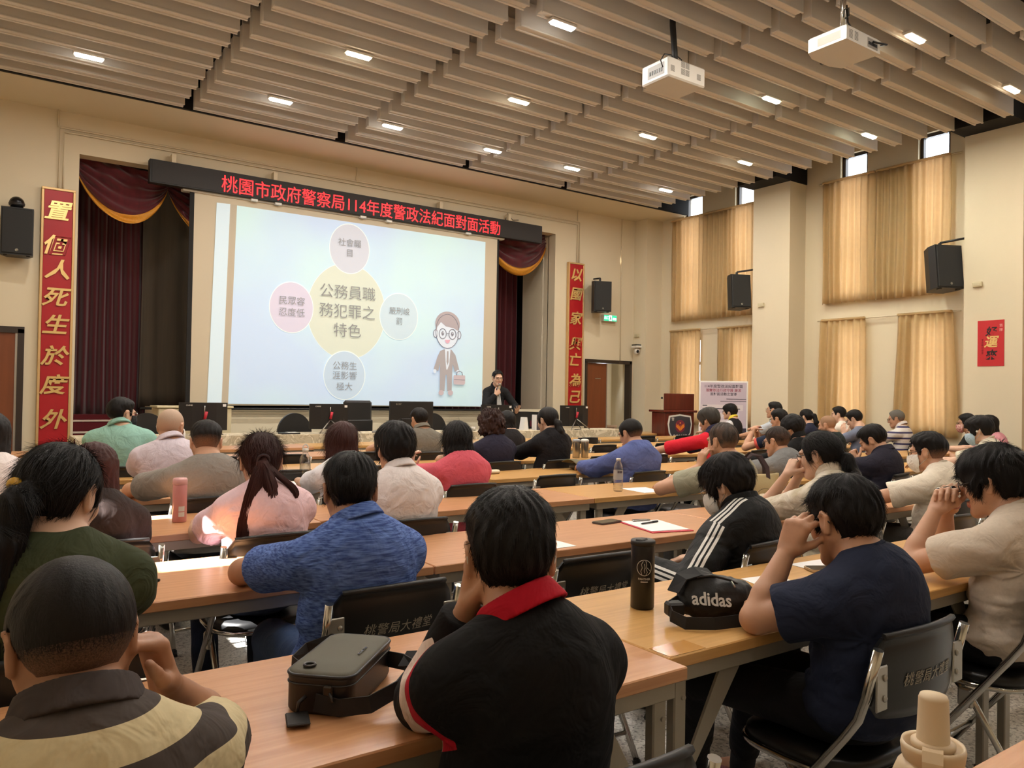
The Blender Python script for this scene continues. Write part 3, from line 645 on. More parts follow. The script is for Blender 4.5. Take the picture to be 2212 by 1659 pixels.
# ================================================================== people: smooth bodies grown from distance fields
f32 = np.float32
def A3(*a): return np.array(a, float)
def un(v): v = np.asarray(v, float); return v / (np.linalg.norm(v) + 1e-9)
class Pr:
    __slots__ = ('fn', 'lo', 'hi', 'k', 'op')
    def __init__(s, fn, pts, r, k=.012, op='u'):
        pts = np.atleast_2d(np.asarray(pts, float)); s.fn = fn; s.lo = pts.min(0) - r; s.hi = pts.max(0) + r; s.k = k; s.op = op
def rc(a, b, ra, rb, k=.012, op='u', cut=False):
    a = np.asarray(a, float); b = np.asarray(b, float); ba = b - a; L2 = float(ba @ ba) + 1e-12; bd = ba / math.sqrt(L2)
    def fn(p):
        q = p - a.astype(f32); h = (q @ ba.astype(f32)) / f32(L2)
        h = np.clip(h, 0, 1.3 if cut else 1)
        d = np.linalg.norm(q - h[..., None] * ba.astype(f32), axis=-1) - (ra + (rb - ra) * h)
        if cut: d = np.maximum(d, (p - b.astype(f32)) @ bd.astype(f32))
        return d
    return Pr(fn, [a, b], max(ra, rb) * 1.1, k, op)
def el3(c, r, R=None, k=.012, op='u'):
    c = np.asarray(c, f32); r = np.asarray(r, f32); R = None if R is None else np.asarray(R, f32)
    def fn(p):
        q = p - c
        if R is not None: q = q @ R
        k0 = np.linalg.norm(q / r, axis=-1); k1 = np.linalg.norm(q / (r * r), axis=-1)
        return k0 * (k0 - 1) / np.maximum(k1, 1e-6)
    return Pr(fn, [c], float(r.max()), k, op)
def chain(pts, rs, k=.01):
    return [rc(pts[i], pts[i + 1], rs[i], rs[i + 1], k) for i in range(len(pts) - 1)]
def smin(a, b, k):
    if k <= 0: return np.minimum(a, b)
    h = np.clip(.5 + .5 * (b - a) / k, 0, 1); return b * (1 - h) + a * h - k * h * (1 - h)
def field(prims, h, post=None, pad=0):
    us = [p for p in prims if p.op == 'u']
    lo = np.min([p.lo for p in us], 0) - 3 * h - pad; hi = np.max([p.hi for p in us], 0) + 3 * h + pad
    nb = np.ceil((hi - lo) / (8 * h)).astype(int); B = 8 * h; Rb = B * .8661
    g = np.stack(np.meshgrid(*[np.arange(n) for n in nb], indexing='ij'), -1).reshape(-1, 3)
    C = (lo + (g + .5) * B - h * .5).astype(f32)
    dcs = [p.fn(C) for p in prims]
    mn = np.min([d for d, p in zip(dcs, prims) if p.op == 'u'], 0)
    sub = np.zeros(len(C), bool)
    for d, p in zip(dcs, prims):
        if p.op != 'u': sub |= d < Rb + .03
    act = (mn < Rb + .035 + pad) & ~((mn < -(Rb + .03 + pad)) & ~sub); ai = np.where(act)[0]
    ax = (np.arange(8) * h).astype(f32); o = np.stack(np.meshgrid(ax, ax, ax, indexing='ij'), -1).reshape(-1, 3)
    P = (lo + g[ai] * B).astype(f32)[:, None, :] + o[None]
    D = np.full(P.shape[:2], 1.0, f32)
    for d, p in zip(dcs, prims):
        m = d[ai] < Rb + p.k + 3 * h + .01 + pad
        if not m.any(): continue
        v = p.fn(P[m])
        D[m] = smin(D[m], v, p.k) if p.op == 'u' else -smin(-D[m], v, p.k) if p.op == 's' else D[m]
    if post is not None: D = post(P, D).astype(f32)
    F = np.where(mn < 0, f32(-1), f32(1))[:, None] * np.ones((1, 512), f32)
    F[ai] = D
    F = F.reshape(nb[0], nb[1], nb[2], 8, 8, 8).transpose(0, 3, 1, 4, 2, 5).reshape(nb[0] * 8, nb[1] * 8, nb[2] * 8)
    return F, lo
_EDG = [((0, 0, 0), (1, 0, 0)), ((0, 1, 0), (1, 1, 0)), ((0, 0, 1), (1, 0, 1)), ((0, 1, 1), (1, 1, 1)), ((0, 0, 0), (0, 1, 0)), ((1, 0, 0), (1, 1, 0)),
        ((0, 0, 1), (0, 1, 1)), ((1, 0, 1), (1, 1, 1)), ((0, 0, 0), (0, 0, 1)), ((1, 0, 0), (1, 0, 1)), ((0, 1, 0), (0, 1, 1)), ((1, 1, 0), (1, 1, 1))]
def surfnets(F, lo, h):
    neg = F < 0; n = np.array(F.shape)
    cnt = np.zeros(n - 1, np.uint8)
    for i in (0, 1):
        for j in (0, 1):
            for k in (0, 1): cnt += neg[i:n[0] - 1 + i, j:n[1] - 1 + j, k:n[2] - 1 + k]
    ci = np.argwhere((cnt > 0) & (cnt < 8)); nv = len(ci)
    acc = np.zeros((nv, 3), f32); w = np.zeros(nv, f32)
    for a, b in _EDG:
        va = F[ci[:, 0] + a[0], ci[:, 1] + a[1], ci[:, 2] + a[2]]; vb = F[ci[:, 0] + b[0], ci[:, 1] + b[1], ci[:, 2] + b[2]]
        m = (va < 0) != (vb < 0); t = np.where(m, va / np.where(m, va - vb, 1), 0)
        acc += m[:, None] * (np.array(a, f32) + t[:, None] * (np.array(b, f32) - np.array(a, f32))); w += m
    V = lo + (ci + acc / w[:, None]) * h
    vid = np.full(n - 1, -1, np.int32); vid[ci[:, 0], ci[:, 1], ci[:, 2]] = np.arange(nv)
    Q = []
    for ax in range(3):
        s0 = [slice(None)] * 3; s1 = [slice(None)] * 3; s0[ax] = slice(0, -1); s1[ax] = slice(1, None)
        e = np.argwhere(neg[tuple(s0)] != neg[tuple(s1)])
        u, v = [(1, 2), (2, 0), (0, 1)][ax]
        ok = (e[:, u] > 0) & (e[:, v] > 0) & (e[:, u] < n[u] - 1) & (e[:, v] < n[v] - 1); e = e[ok]
        inside = neg[e[:, 0], e[:, 1], e[:, 2]]
        def c(du, dv): q = e.copy(); q[:, u] += du; q[:, v] += dv; return vid[q[:, 0], q[:, 1], q[:, 2]]
        q = np.stack([c(-1, -1), c(0, -1), c(0, 0), c(-1, 0)], 1); q[~inside] = q[~inside][:, ::-1]; Q.append(q)
    Q = np.concatenate(Q); Q = Q[(Q >= 0).all(1)]
    return V, Q
def relax(V, Q, n, lam=.5):
    for _ in range(n):
        acc = np.zeros_like(V); c = np.zeros(len(V))
        for a, b in ((0, 1), (1, 2), (2, 3), (3, 0)):
            for i, j in ((a, b), (b, a)):
                for x in range(3): acc[:, x] += np.bincount(Q[:, i], V[Q[:, j], x], len(V))
                c += np.bincount(Q[:, i], minlength=len(V))
        V = V + lam * (acc / np.maximum(c, 1)[:, None] - V)
    return V
def npmesh(name, V, Q, mats, mi=None, attrs=None, smooth=True):
    me = bpy.data.meshes.new(name); nq = len(Q)
    me.vertices.add(len(V)); me.vertices.foreach_set('co', np.asarray(V, f32).ravel())
    me.loops.add(nq * 4); me.loops.foreach_set('vertex_index', Q.astype(np.int32).ravel())
    me.polygons.add(nq); me.polygons.foreach_set('loop_start', np.arange(0, nq * 4, 4, dtype=np.int32))
    try: me.polygons.foreach_set('loop_total', np.full(nq, 4, np.int32))
    except Exception: pass
    for m in (mats if isinstance(mats, (list, tuple)) else [mats]): me.materials.append(m)
    if mi is not None: me.polygons.foreach_set('material_index', np.asarray(mi, np.int32))
    me.update(calc_edges=True)
    if smooth: me.polygons.foreach_set('use_smooth', np.ones(nq, bool))
    for k, a in (attrs or {}).items():
        at = me.attributes.new(k, 'FLOAT', 'POINT'); at.data.foreach_set('value', np.asarray(a, f32))
    return me
def snoise(p, fr, seed, n=4):
    r = np.random.RandomState(seed); out = 0
    for i in range(n):
        d = r.randn(3); d = d / np.linalg.norm(d) * fr * (1 + .6 * i); out = out + np.sin(p @ d.astype(f32) + r.rand() * 6.28 + 1.5 * np.sin(p @ (r.randn(3) * fr * .7).astype(f32))) / (1 + .5 * i)
    return out / 2
def sstep(a, b, x): t = np.clip((x - a) / (b - a), 0, 1); return t * t * (3 - 2 * t)

# ------------------------------------------------------------------ materials for people
def skin(n, rgb): return mat('skin_' + n, rgb, .5, noise=.1, nscale=22, bump=.12, bscale=260, bdist=.0006)
SKIN = {'m': skin('medium', (198, 150, 120)), 'd': skin('tan', (174, 126, 97)), 'l': skin('light', (214, 172, 146))}
M_lip = mat('lips', (176, 108, 98), .45); M_eye = mat('eye', (38, 28, 24), .15)
def hair_mat(n, rgb, scalp=(150, 112, 90)):
    def fn(m, nt, b):
        N, L = nt.nodes, nt.links
        a = N.new('ShaderNodeAttribute'); a.attribute_name = 'dens'
        tc = N.new('ShaderNodeTexCoord'); ns = N.new('ShaderNodeTexNoise'); ns.inputs['Scale'].default_value = 420; L.new(tc.outputs['Object'], ns.inputs[0])
        ad = N.new('ShaderNodeMath'); ad.operation = 'MULTIPLY_ADD'; ad.inputs[1].default_value = .9; ad.inputs[2].default_value = -.45; L.new(ns.outputs[0], ad.inputs[0])
        sm = N.new('ShaderNodeMath'); sm.operation = 'ADD'; sm.use_clamp = True; L.new(a.outputs['Fac'], sm.inputs[0]); L.new(ad.outputs[0], sm.inputs[1])
        mx = N.new('ShaderNodeMix'); mx.data_type = 'RGBA'; mx.inputs[6].default_value = (*s2l(scalp), 1); mx.inputs[7].default_value = (*s2l(rgb), 1)
        # keep full hair full
        mn = N.new('ShaderNodeMath'); mn.operation = 'GREATER_THAN'; mn.inputs[1].default_value = .93; L.new(a.outputs['Fac'], mn.inputs[0])
        m2 = N.new('ShaderNodeMath'); m2.operation = 'MAXIMUM'; L.new(mn.outputs[0], m2.inputs[0]); L.new(sm.outputs[0], m2.inputs[1])
        L.new(m2.outputs[0], mx.inputs[0]); L.new(mx.outputs[2], b.inputs['Base Color'])
    return mat('hair_' + n, rgb, .55, fn=fn, spec=.2, bump=.6, bscale=330, bdist=.0015, stretch=(1, 1, .3))
HAIR = {'black': hair_mat('black', (20, 17, 17)), 'brown': hair_mat('dark_brown', (48, 28, 24)), 'softblack': hair_mat('soft_black', (24, 20, 19)), 'grey': hair_mat('grey', (96, 92, 86)),
        'darkgrey': hair_mat('dark_grey', (54, 50, 46)), 'white': hair_mat('cropped_white', (168, 150, 134), (196, 156, 128)), 'buzz': hair_mat('buzzed', (120, 96, 76), (182, 138, 106)), 'redbrown': hair_mat('red_brown', (60, 30, 26))}
def cloth(n, rgb, rgb1=None, rgb2=None, rough=.85, heather=None, bump=.25, bs=120, sheen=0, ns=90, stretch=None, noise=.06):
    def fn(m, nt, b):
        N, L = nt.nodes, nt.links; cur = None
        src = b.inputs['Base Color'].links[0].from_socket if b.inputs['Base Color'].links else None
        for nm, c in (('m1', rgb1), ('m2', rgb2)):
            if c is None: continue
            a = N.new('ShaderNodeAttribute'); a.attribute_name = nm; g = N.new('ShaderNodeMath'); g.operation = 'LESS_THAN'; g.inputs[1].default_value = 0; L.new(a.outputs['Fac'], g.inputs[0])
            mx = N.new('ShaderNodeMix'); mx.data_type = 'RGBA'; mx.inputs[6].default_value = (*s2l(rgb), 1); mx.inputs[7].default_value = (*s2l(c), 1)
            if src is not None: L.new(src, mx.inputs[6])
            L.new(g.outputs[0], mx.inputs[0]); src = mx.outputs[2]
        if src is not None: L.new(src, b.inputs['Base Color'])
        tc = N.new('ShaderNodeTexCoord'); w = N.new('ShaderNodeTexNoise'); w.inputs['Scale'].default_value = 11; w.inputs['Detail'].default_value = 3; w.inputs['Distortion'].default_value = 1.2; L.new(tc.outputs['Object'], w.inputs[0])
        bp = N.new('ShaderNodeBump'); bp.inputs['Strength'].default_value = .55; bp.inputs['Distance'].default_value = .022; L.new(w.outputs[0], bp.inputs['Height'])
        if b.inputs['Normal'].links: L.new(b.inputs['Normal'].links[0].from_socket, bp.inputs['Normal'])
        L.new(bp.outputs[0], b.inputs['Normal'])
    return mat('cloth_' + n, rgb, rough, spec=.2, sheen=sheen, rgb2=heather, noise=0 if heather else noise, nscale=ns, bump=bump, bscale=bs, bdist=.0008, stretch=stretch, fn=fn)
M_trs = {'black': cloth('black_trousers', (24, 24, 27)), 'navy': cloth('navy_jeans', (36, 42, 60)), 'grey': cloth('grey_trousers', (70, 68, 66)), 'denim': cloth('blue_denim', (66, 84, 120))}
M_shoe = {'black': mat('black_shoe', (24, 23, 23), .5), 'pink': mat('pink_knit', (176, 120, 130), .8, noise=.35, nscale=120), 'white': mat('white_shoe', (212, 208, 202), .6)}
M_mask = mat('face_mask_cloth', (232, 228, 218), .85); M_maskb = mat('blue_face_mask', (176, 200, 214), .85); M_maskk = mat('black_face_mask', (24, 24, 26), .85)
M_maskf = mat('floral_face_mask', (226, 196, 184), .85, rgb2=(180, 96, 96), nscale=60)
M_gl = mat('black_glasses', (22, 20, 20), .3)
def lensfn(m, nt, b):
    N, L = nt.nodes, nt.links
    t = N.new('ShaderNodeBsdfTransparent'); g = N.new('ShaderNodeBsdfGlossy'); g.inputs['Roughness'].default_value = .03
    mx = N.new('ShaderNodeMixShader'); mx.inputs[0].default_value = .12; L.new(t.outputs[0], mx.inputs[1]); L.new(g.outputs[0], mx.inputs[2]); L.new(mx.outputs[0], N['Material Output'].inputs[0])
M_lens = mat('spectacle_lens', fn=lensfn)

# ------------------------------------------------------------------ head, hand, hair
def head_frame(yaw, pitch, roll=0):
    cy, sy = math.cos(yaw), math.sin(yaw); f = A3(-sy, cy, 0); r = A3(cy, sy, 0); u = A3(0, 0, 1)
    f2 = f * math.cos(pitch) - u * math.sin(pitch); u2 = u * math.cos(pitch) + f * math.sin(pitch)
    r3 = r * math.cos(roll) - u2 * math.sin(roll); u3 = u2 * math.cos(roll) + r * math.sin(roll)
    return np.stack([r3, f2, u3], 1)
def head_prims(C, R, s, fem, eyes=True):
    T = lambda x, y, z: C + R @ (A3(x, y, z) * s)
    E = lambda c, r, k, op='u': el3(T(*c), A3(*r) * s, R, k * s, op)
    K = lambda a, b, ra, rb, k, op='u': rc(T(*a), T(*b), ra * s, rb * s, k * s, op)
    j = .93 if fem else 1
    o = [E((0, -.012, .028), (.076, .095, .088), .01), E((0, .030, -.026), (.060 * j, .062, .082), .03)]
    for x in (-1, 1):
        o += [K((x * .054 * j, -.004, -.042), (x * .020 * j, .066, -.097), .020, .018, .03), E((x * .040, .056, -.026), (.024, .026, .024), .02)]
    o += [K((-.012 * j, .074, -.101), (.012 * j, .074, -.101), .016, .016, .02), K((-.04, .082, .022), (.04, .082, .022), .011, .011, .018)]
    for x in (-1, 1): o.append(E((x * .031, .101, .002), (.017, .014, .011), .012, 's'))
    for x in (-1, 1): o.append(E((x * .031, .079, .001), (.0125, .0125, .0125), .002))
    o += [K((0, .090, .010), (0, .110, -.030), .0075, .0105, .012), K((-.011, .099, -.036), (.011, .099, -.036), .009, .009, .008)]
    o += [K((-.019, .092, -.064), (.019, .092, -.064), .0065, .0065, .006), K((-.016, .091, -.074), (.016, .091, -.074), .0075, .0075, .006)]
    for x in (-1, 1):
        o += [E((x * .079, -.010, -.006), (.008, .019, .031), .006), K((x * .083, -.024, .014), (x * .085, -.012, .026), .006, .0055, .004), K((x * .085, -.012, .026), (x * .082, .004, .016), .0055, .0045, .004), K((x * .083, -.026, .012), (x * .080, -.016, -.030), .006, .007, .004), E((x * .089, -.008, .0), (.006, .010, .016), .004, 's')]
    return o, T
def hand_prims(W, fd, pn, side, curl=(.5, .6, .4), spread=.10, thumb=(.5, .6, .4), s=1, per=None):
    fd = un(fd); pn = un(np.asarray(pn, float) - fd * (np.asarray(pn, float) @ fd)); th = np.cross(fd, pn) if side > 0 else np.cross(pn, fd)
    o = []; k = .012 * s
    for i, (off, kd, ls) in enumerate(((.028, .088, (.043, .026, .020)), (.0095, .091, (.047, .029, .021)), (-.0095, .086, (.044, .028, .020)), (-.0275, .077, (.035, .021, .018)))):
        kn = W + (fd * kd + th * off) * s; o.append(rc(W + (fd * .012 + th * off * .55) * s, kn, .0145 * s, .0118 * s, k))
        c = per[i] if per else curl; a = 0; p = kn; f0 = un(fd + th * spread * (1.5 - i) / 1.5); r = (.0098, .0088, .0080, .0066) if i < 3 else (.0086, .0078, .0070, .0060)
        for q in range(3):
            a += c[q]; d = f0 * math.cos(a) + pn * math.sin(a); p2 = p + d * ls[q] * s; o.append(rc(p, p2, r[q] * s, r[q + 1] * s, .004 * s if q else .007 * s)); p = p2
    o.append(el3(W + (fd * .045 + pn * .004) * s, A3(.034, .044, .014) * s, np.stack([th, fd, pn], 1), k))
    b = W + (fd * .024 + th * .026 + pn * .006) * s; d1 = un(fd * thumb[0] + th * thumb[1] + pn * thumb[2]); m = b + d1 * .042 * s
    d2 = un(d1 + fd * .35 - th * .15); t = m + d2 * .031 * s; d3 = un(d2 + fd * .25 - th * .25)
    o += [rc(W + (fd * .01 + th * .012) * s, b, .015 * s, .0155 * s, k), rc(b, m, .0150 * s, .0112 * s, .008 * s), rc(m, t, .0108 * s, .0096 * s, .004 * s), rc(t, t + d3 * .024 * s, .0096 * s, .0074 * s, .003 * s)]
    return o
_HL = np.array([(0, .082), (.45, .080), (.75, .055), (.98, .020), (1.16, -.020), (1.34, -.012), (1.46, .026), (1.90, .027), (2.06, -.020), (2.35, -.075), (3.15, -.098)])
def hair_build(sty, C, R, s, h, seed, tails=()):
    """returns V, Q, dens, flow origin"""
    Rf = R.astype(f32); Cf = C.astype(f32)
    top, low, hl, fadez, clump = {'short': (.017, .005, 0, (-.10, .03), .0022), 'fade': (.018, .002, 0, (-.095, .035), .0025), 'taper': (.018, .003, 0, (-.118, -.02), .0022), 'crop': (.009, .002, 0, (-.10, .02), .0006), 'mop': (.024, .014, -.010, (-.10, -.04), .003), 'bowl': (.022, .018, -.012, (-.09, -.05), .003),
        'pony': (.013, .011, -.004, (-.08, -.05), .0015), 'bob': (.018, .018, -.004, (-.2, -.15), .003), 'long': (.017, .017, -.004, (-.2, -.15), .003), 'curly': (.030, .030, -.008, (-.2, -.15), .012), 'buzz': (.004, .002, .002, (-.05, .05), .0006), 'thin': (.012, .005, 0, (-.05, .04), .003)}[sty]
    def skull(q):
        p1 = el3((0, -.012 * s, .028 * s), A3(.076, .095, .088) * s).fn(q); p2 = el3((0, .022 * s, -.022 * s), A3(.064, .066, .084) * s).fn(q)
        return smin(p1, p2, .03 * s)
    def fn(p):
        q = (p - Cf) @ Rf; qs = q / s
        d = skull(q); z = qs[..., 2]; az = np.arctan2(np.abs(qs[..., 0]), qs[..., 1])
        t = low + (top - low) * sstep(fadez[0], fadez[1], z + .015 * np.cos(az))
        frz = sstep(.02, .10, qs[..., 1]) * sstep(.02, .09, z)
        if sty in ('short', 'fade', 'taper', 'mop', 'crop'): t = t + .007 * frz + .003 * sstep(.05, .11, z) * (sty != 'crop')
        if sty in ('short', 'fade', 'taper', 'mop', 'thin'): t = t * (1 - (.7 if sty != 'mop' else .35) * sstep(.04, .07, np.abs(qs[..., 0])) * sstep(.085, .03, z) * sstep(-.09, -.04, qs[..., 1]))
        cr = np.arctan2(qs[..., 0] - .008, -(qs[..., 1] + .035)); nz = snoise(qs, 30, seed)
        t = t + clump * (np.sin(cr * 19 + 5 * nz) * sstep(0, .02, np.hypot(qs[..., 0], qs[..., 1] + .035)) + nz) * sstep(.003, .01, t)
        if sty == 'curly': t = t + .008 * snoise(qs, 95, seed + 3)
        dd = d - t * s
        zl = np.interp(az, _HL[:, 0], _HL[:, 1] + np.array([hl] * 11)) + .004 * np.sin(az * 40 + seed)
        if sty in ('mop', 'bowl'): zl = zl - .030 * sstep(1.15, .9, az) - (.016 if sty == 'mop' else .03) * sstep(.9, 1.15, az) * sstep(2.0, 1.85, az)
        if sty == 'pony' : zl = zl + np.where(az > 2, .004, 0)
        if sty in ('bob', 'long', 'curly'): zl = np.where(az < .75, zl - .012, np.where(az > 1.25, -.3, zl - .1 * sstep(.75, 1.1, az)))
        if sty == 'thin': zl = zl + .03 * sstep(.9, .3, az)
        g = (zl - z) * s * .8
        dd = np.maximum(dd, g) if sty == 'buzz' else -smin(-dd, -g, .007 * s)
        return dd
    pr = [Pr(fn, [C - .16 * s, C + .16 * s], 0, .004)]
    if sty in ('bob', 'curly', 'long'):
        L = {'bob': -.125, 'curly': -.085, 'long': -.30}[sty]; wd = {'bob': 1.0, 'curly': 1.16, 'long': 1.0}[sty]
        def cur(p):
            q = (p - Cf) @ Rf / s; x, y, z = q[..., 0], q[..., 1], q[..., 2]
            az = np.arctan2(x, -(y + .01)); nz = snoise(q, 26, seed + 1)
            rx = (.090 + .008 * sstep(.05, -.09, z)) * wd; ry = (.102 - .03 * sstep(-.09, -.2, z)) * wd
            k = np.sqrt((x / rx) ** 2 + ((y + .005) / ry) ** 2); d = (k - 1) * .09
            d = d - .004 * np.sin(az * 22 + 4 * nz) - .003 * nz
            if sty == 'curly': d = d - .012 * snoise(q, 70, seed + 2)
            zb = L + .012 * np.cos(az * 3 + seed) + .008 * np.sin(az * 17 + nz * 3)
            d = np.maximum(d, z - .05); d = np.maximum(d, (zb - z) * .8)
            yf = .02 - .02 * sstep(-.02, -.10, z); d = np.maximum(d, (y - yf) * .9)
            inn = (np.sqrt((x / .074) ** 2 + ((y - .02) / .085) ** 2) - 1) * .07
            return np.maximum(d, -np.maximum(inn, 0 * inn + (z - .04))) * s
        pr.append(Pr(cur, [C + R @ (A3(0, 0, L - .02) * s), C + R @ (A3(0, 0, .08) * s)], .13 * s, .012 * s))
    for t in tails: pr += t
    F, lo = field(pr, h); V, Q = surfnets(F, lo, h)
    q = (V - C) @ R / s
    dens = np.ones(len(V)) if sty in ('bob', 'long', 'curly', 'pony', 'mop', 'bowl') else np.clip(sstep(fadez[0] + .0, fadez[1], q[:, 2] + .012 * np.cos(np.arctan2(np.abs(q[:, 0]), q[:, 1]))) * 1.05 + (.0 if sty in ('fade', 'crop', 'buzz') else .25 if sty == 'taper' else .45), 0, 1)
    if sty == 'buzz': dens = dens * .55 + .1
    if sty == 'thin': dens = np.clip(dens * .9 + .1 * snoise(q, 60, seed), 0, .92)
    return V, Q, dens
def vnormals(V, Q):
    n = np.cross(V[Q[:, 2]] - V[Q[:, 0]], V[Q[:, 3]] - V[Q[:, 1]]); N = np.zeros_like(V)
    for i in range(4):
        for x in range(3): N[:, x] += np.bincount(Q[:, i], n[:, x], len(V))
    return N / (np.linalg.norm(N, axis=1, keepdims=True) + 1e-9)
def strands(V, Q, dens, C, R, s, n, seed, length, wdt=.0008, tie=None):
    rs = np.random.RandomState(seed); N = vnormals(V, Q); ok = np.where(dens > .9)[0]
    if tie is not None: ok = ok[((V[ok] - C) @ R)[:, 2] > -.09 * s]
    if len(ok) == 0: return V, Q, dens
    i = rs.choice(ok, n); p = V[i] - N[i] * .0015; nn = N[i]; cr = C + R @ (A3(.008, -.035, .12) * s)
    ln = length * rs.uniform(.5, 1.2, n)[:, None]; vs = []; seg = 4
    jit = rs.randn(n, 3) * .12
    for k in range(seg + 1):
        d = (p - cr) if tie is None else (tie - p) * np.where(np.linalg.norm(tie - p, axis=1, keepdims=True) < .055, 0, 1) + np.array([0, -.02, -.12]) * np.where((tie - p)[:, 2:] > -.005, 1, 0); d = d / (np.linalg.norm(d, axis=1, keepdims=True) + 1e-6); d[:, 2] -= .35; d = d + jit; d = d - nn * (d * nn).sum(1, keepdims=True); d = d / (np.linalg.norm(d, axis=1, keepdims=True) + 1e-6)
        wv = np.cross(d, nn) * wdt * (1 - .75 * k / seg); vs.append(p - wv); vs.append(p + wv)
        p = p + d * ln / seg + nn * (.0010 - .0006 * k)
    S = np.stack(vs, 1).reshape(-1, 3); b = np.arange(n)[:, None] * (2 * seg + 2) + len(V)
    qs = np.concatenate([b + np.array([2 * k, 2 * k + 1, 2 * k + 3, 2 * k + 2]) for k in range(seg)])
    return np.concatenate([V, S]), np.concatenate([Q, qs]), np.concatenate([dens, np.ones(len(S))])

def add_wisps(V, Q, dn, C, R, s, pts, spread, n, seed=1, wd=.0022):
    rs = np.random.RandomState(seed); P = np.array([C + R @ (A3(*p) * s) for p in pts]); m = 14; t = np.linspace(0, len(P) - 1, m)
    i = np.minimum(t.astype(int), len(P) - 2); f = t - i; Pm = P[np.maximum(i - 1, 0)]; P0 = P[i]; P1 = P[i + 1]; P2 = P[np.minimum(i + 2, len(P) - 1)]; f = f[:, None]
    cen = .5 * (2 * P0 + (P1 - Pm) * f + (2 * Pm - 5 * P0 + 4 * P1 - P2) * f ** 2 + (3 * P0 - Pm - 3 * P1 + P2) * f ** 3); sp = np.interp(t, np.arange(len(P)), spread) * s
    an = rs.rand(n) * 2 * PI; r = np.sqrt(rs.rand(n)); u = np.stack([np.cos(an) * r, np.sin(an) * r * .6, rs.randn(n) * .1], 1); ln = rs.uniform(.75, 1.0, n)
    k = np.arange(m) / (m - 1); wob = .006 * np.sin(k[None] * rs.uniform(3, 8, n)[:, None] + rs.rand(n)[:, None] * 6)
    L = cen[None] + u[:, None] * sp[None, :, None] + wob[..., None] * (R[:, 0] * .8 + .2)[None, None] * k[None, :, None]
    wv = (R[:, 0] * .9 + R[:, 1] * .3)[None, None] * (wd * (1 - .8 * k ** 2))[None, :, None] * rs.uniform(.6, 1.4, n)[:, None, None]
    S = np.stack([L - wv, L + wv], 2).reshape(-1, 3); b = np.arange(n)[:, None] * 2 * m + len(V)
    qs = np.concatenate([b + np.array([2 * j, 2 * j + 1, 2 * j + 3, 2 * j + 2]) for j in range(m - 1)])
    return np.concatenate([V, S]), np.concatenate([Q, qs]), np.concatenate([dn, np.ones(len(S))])
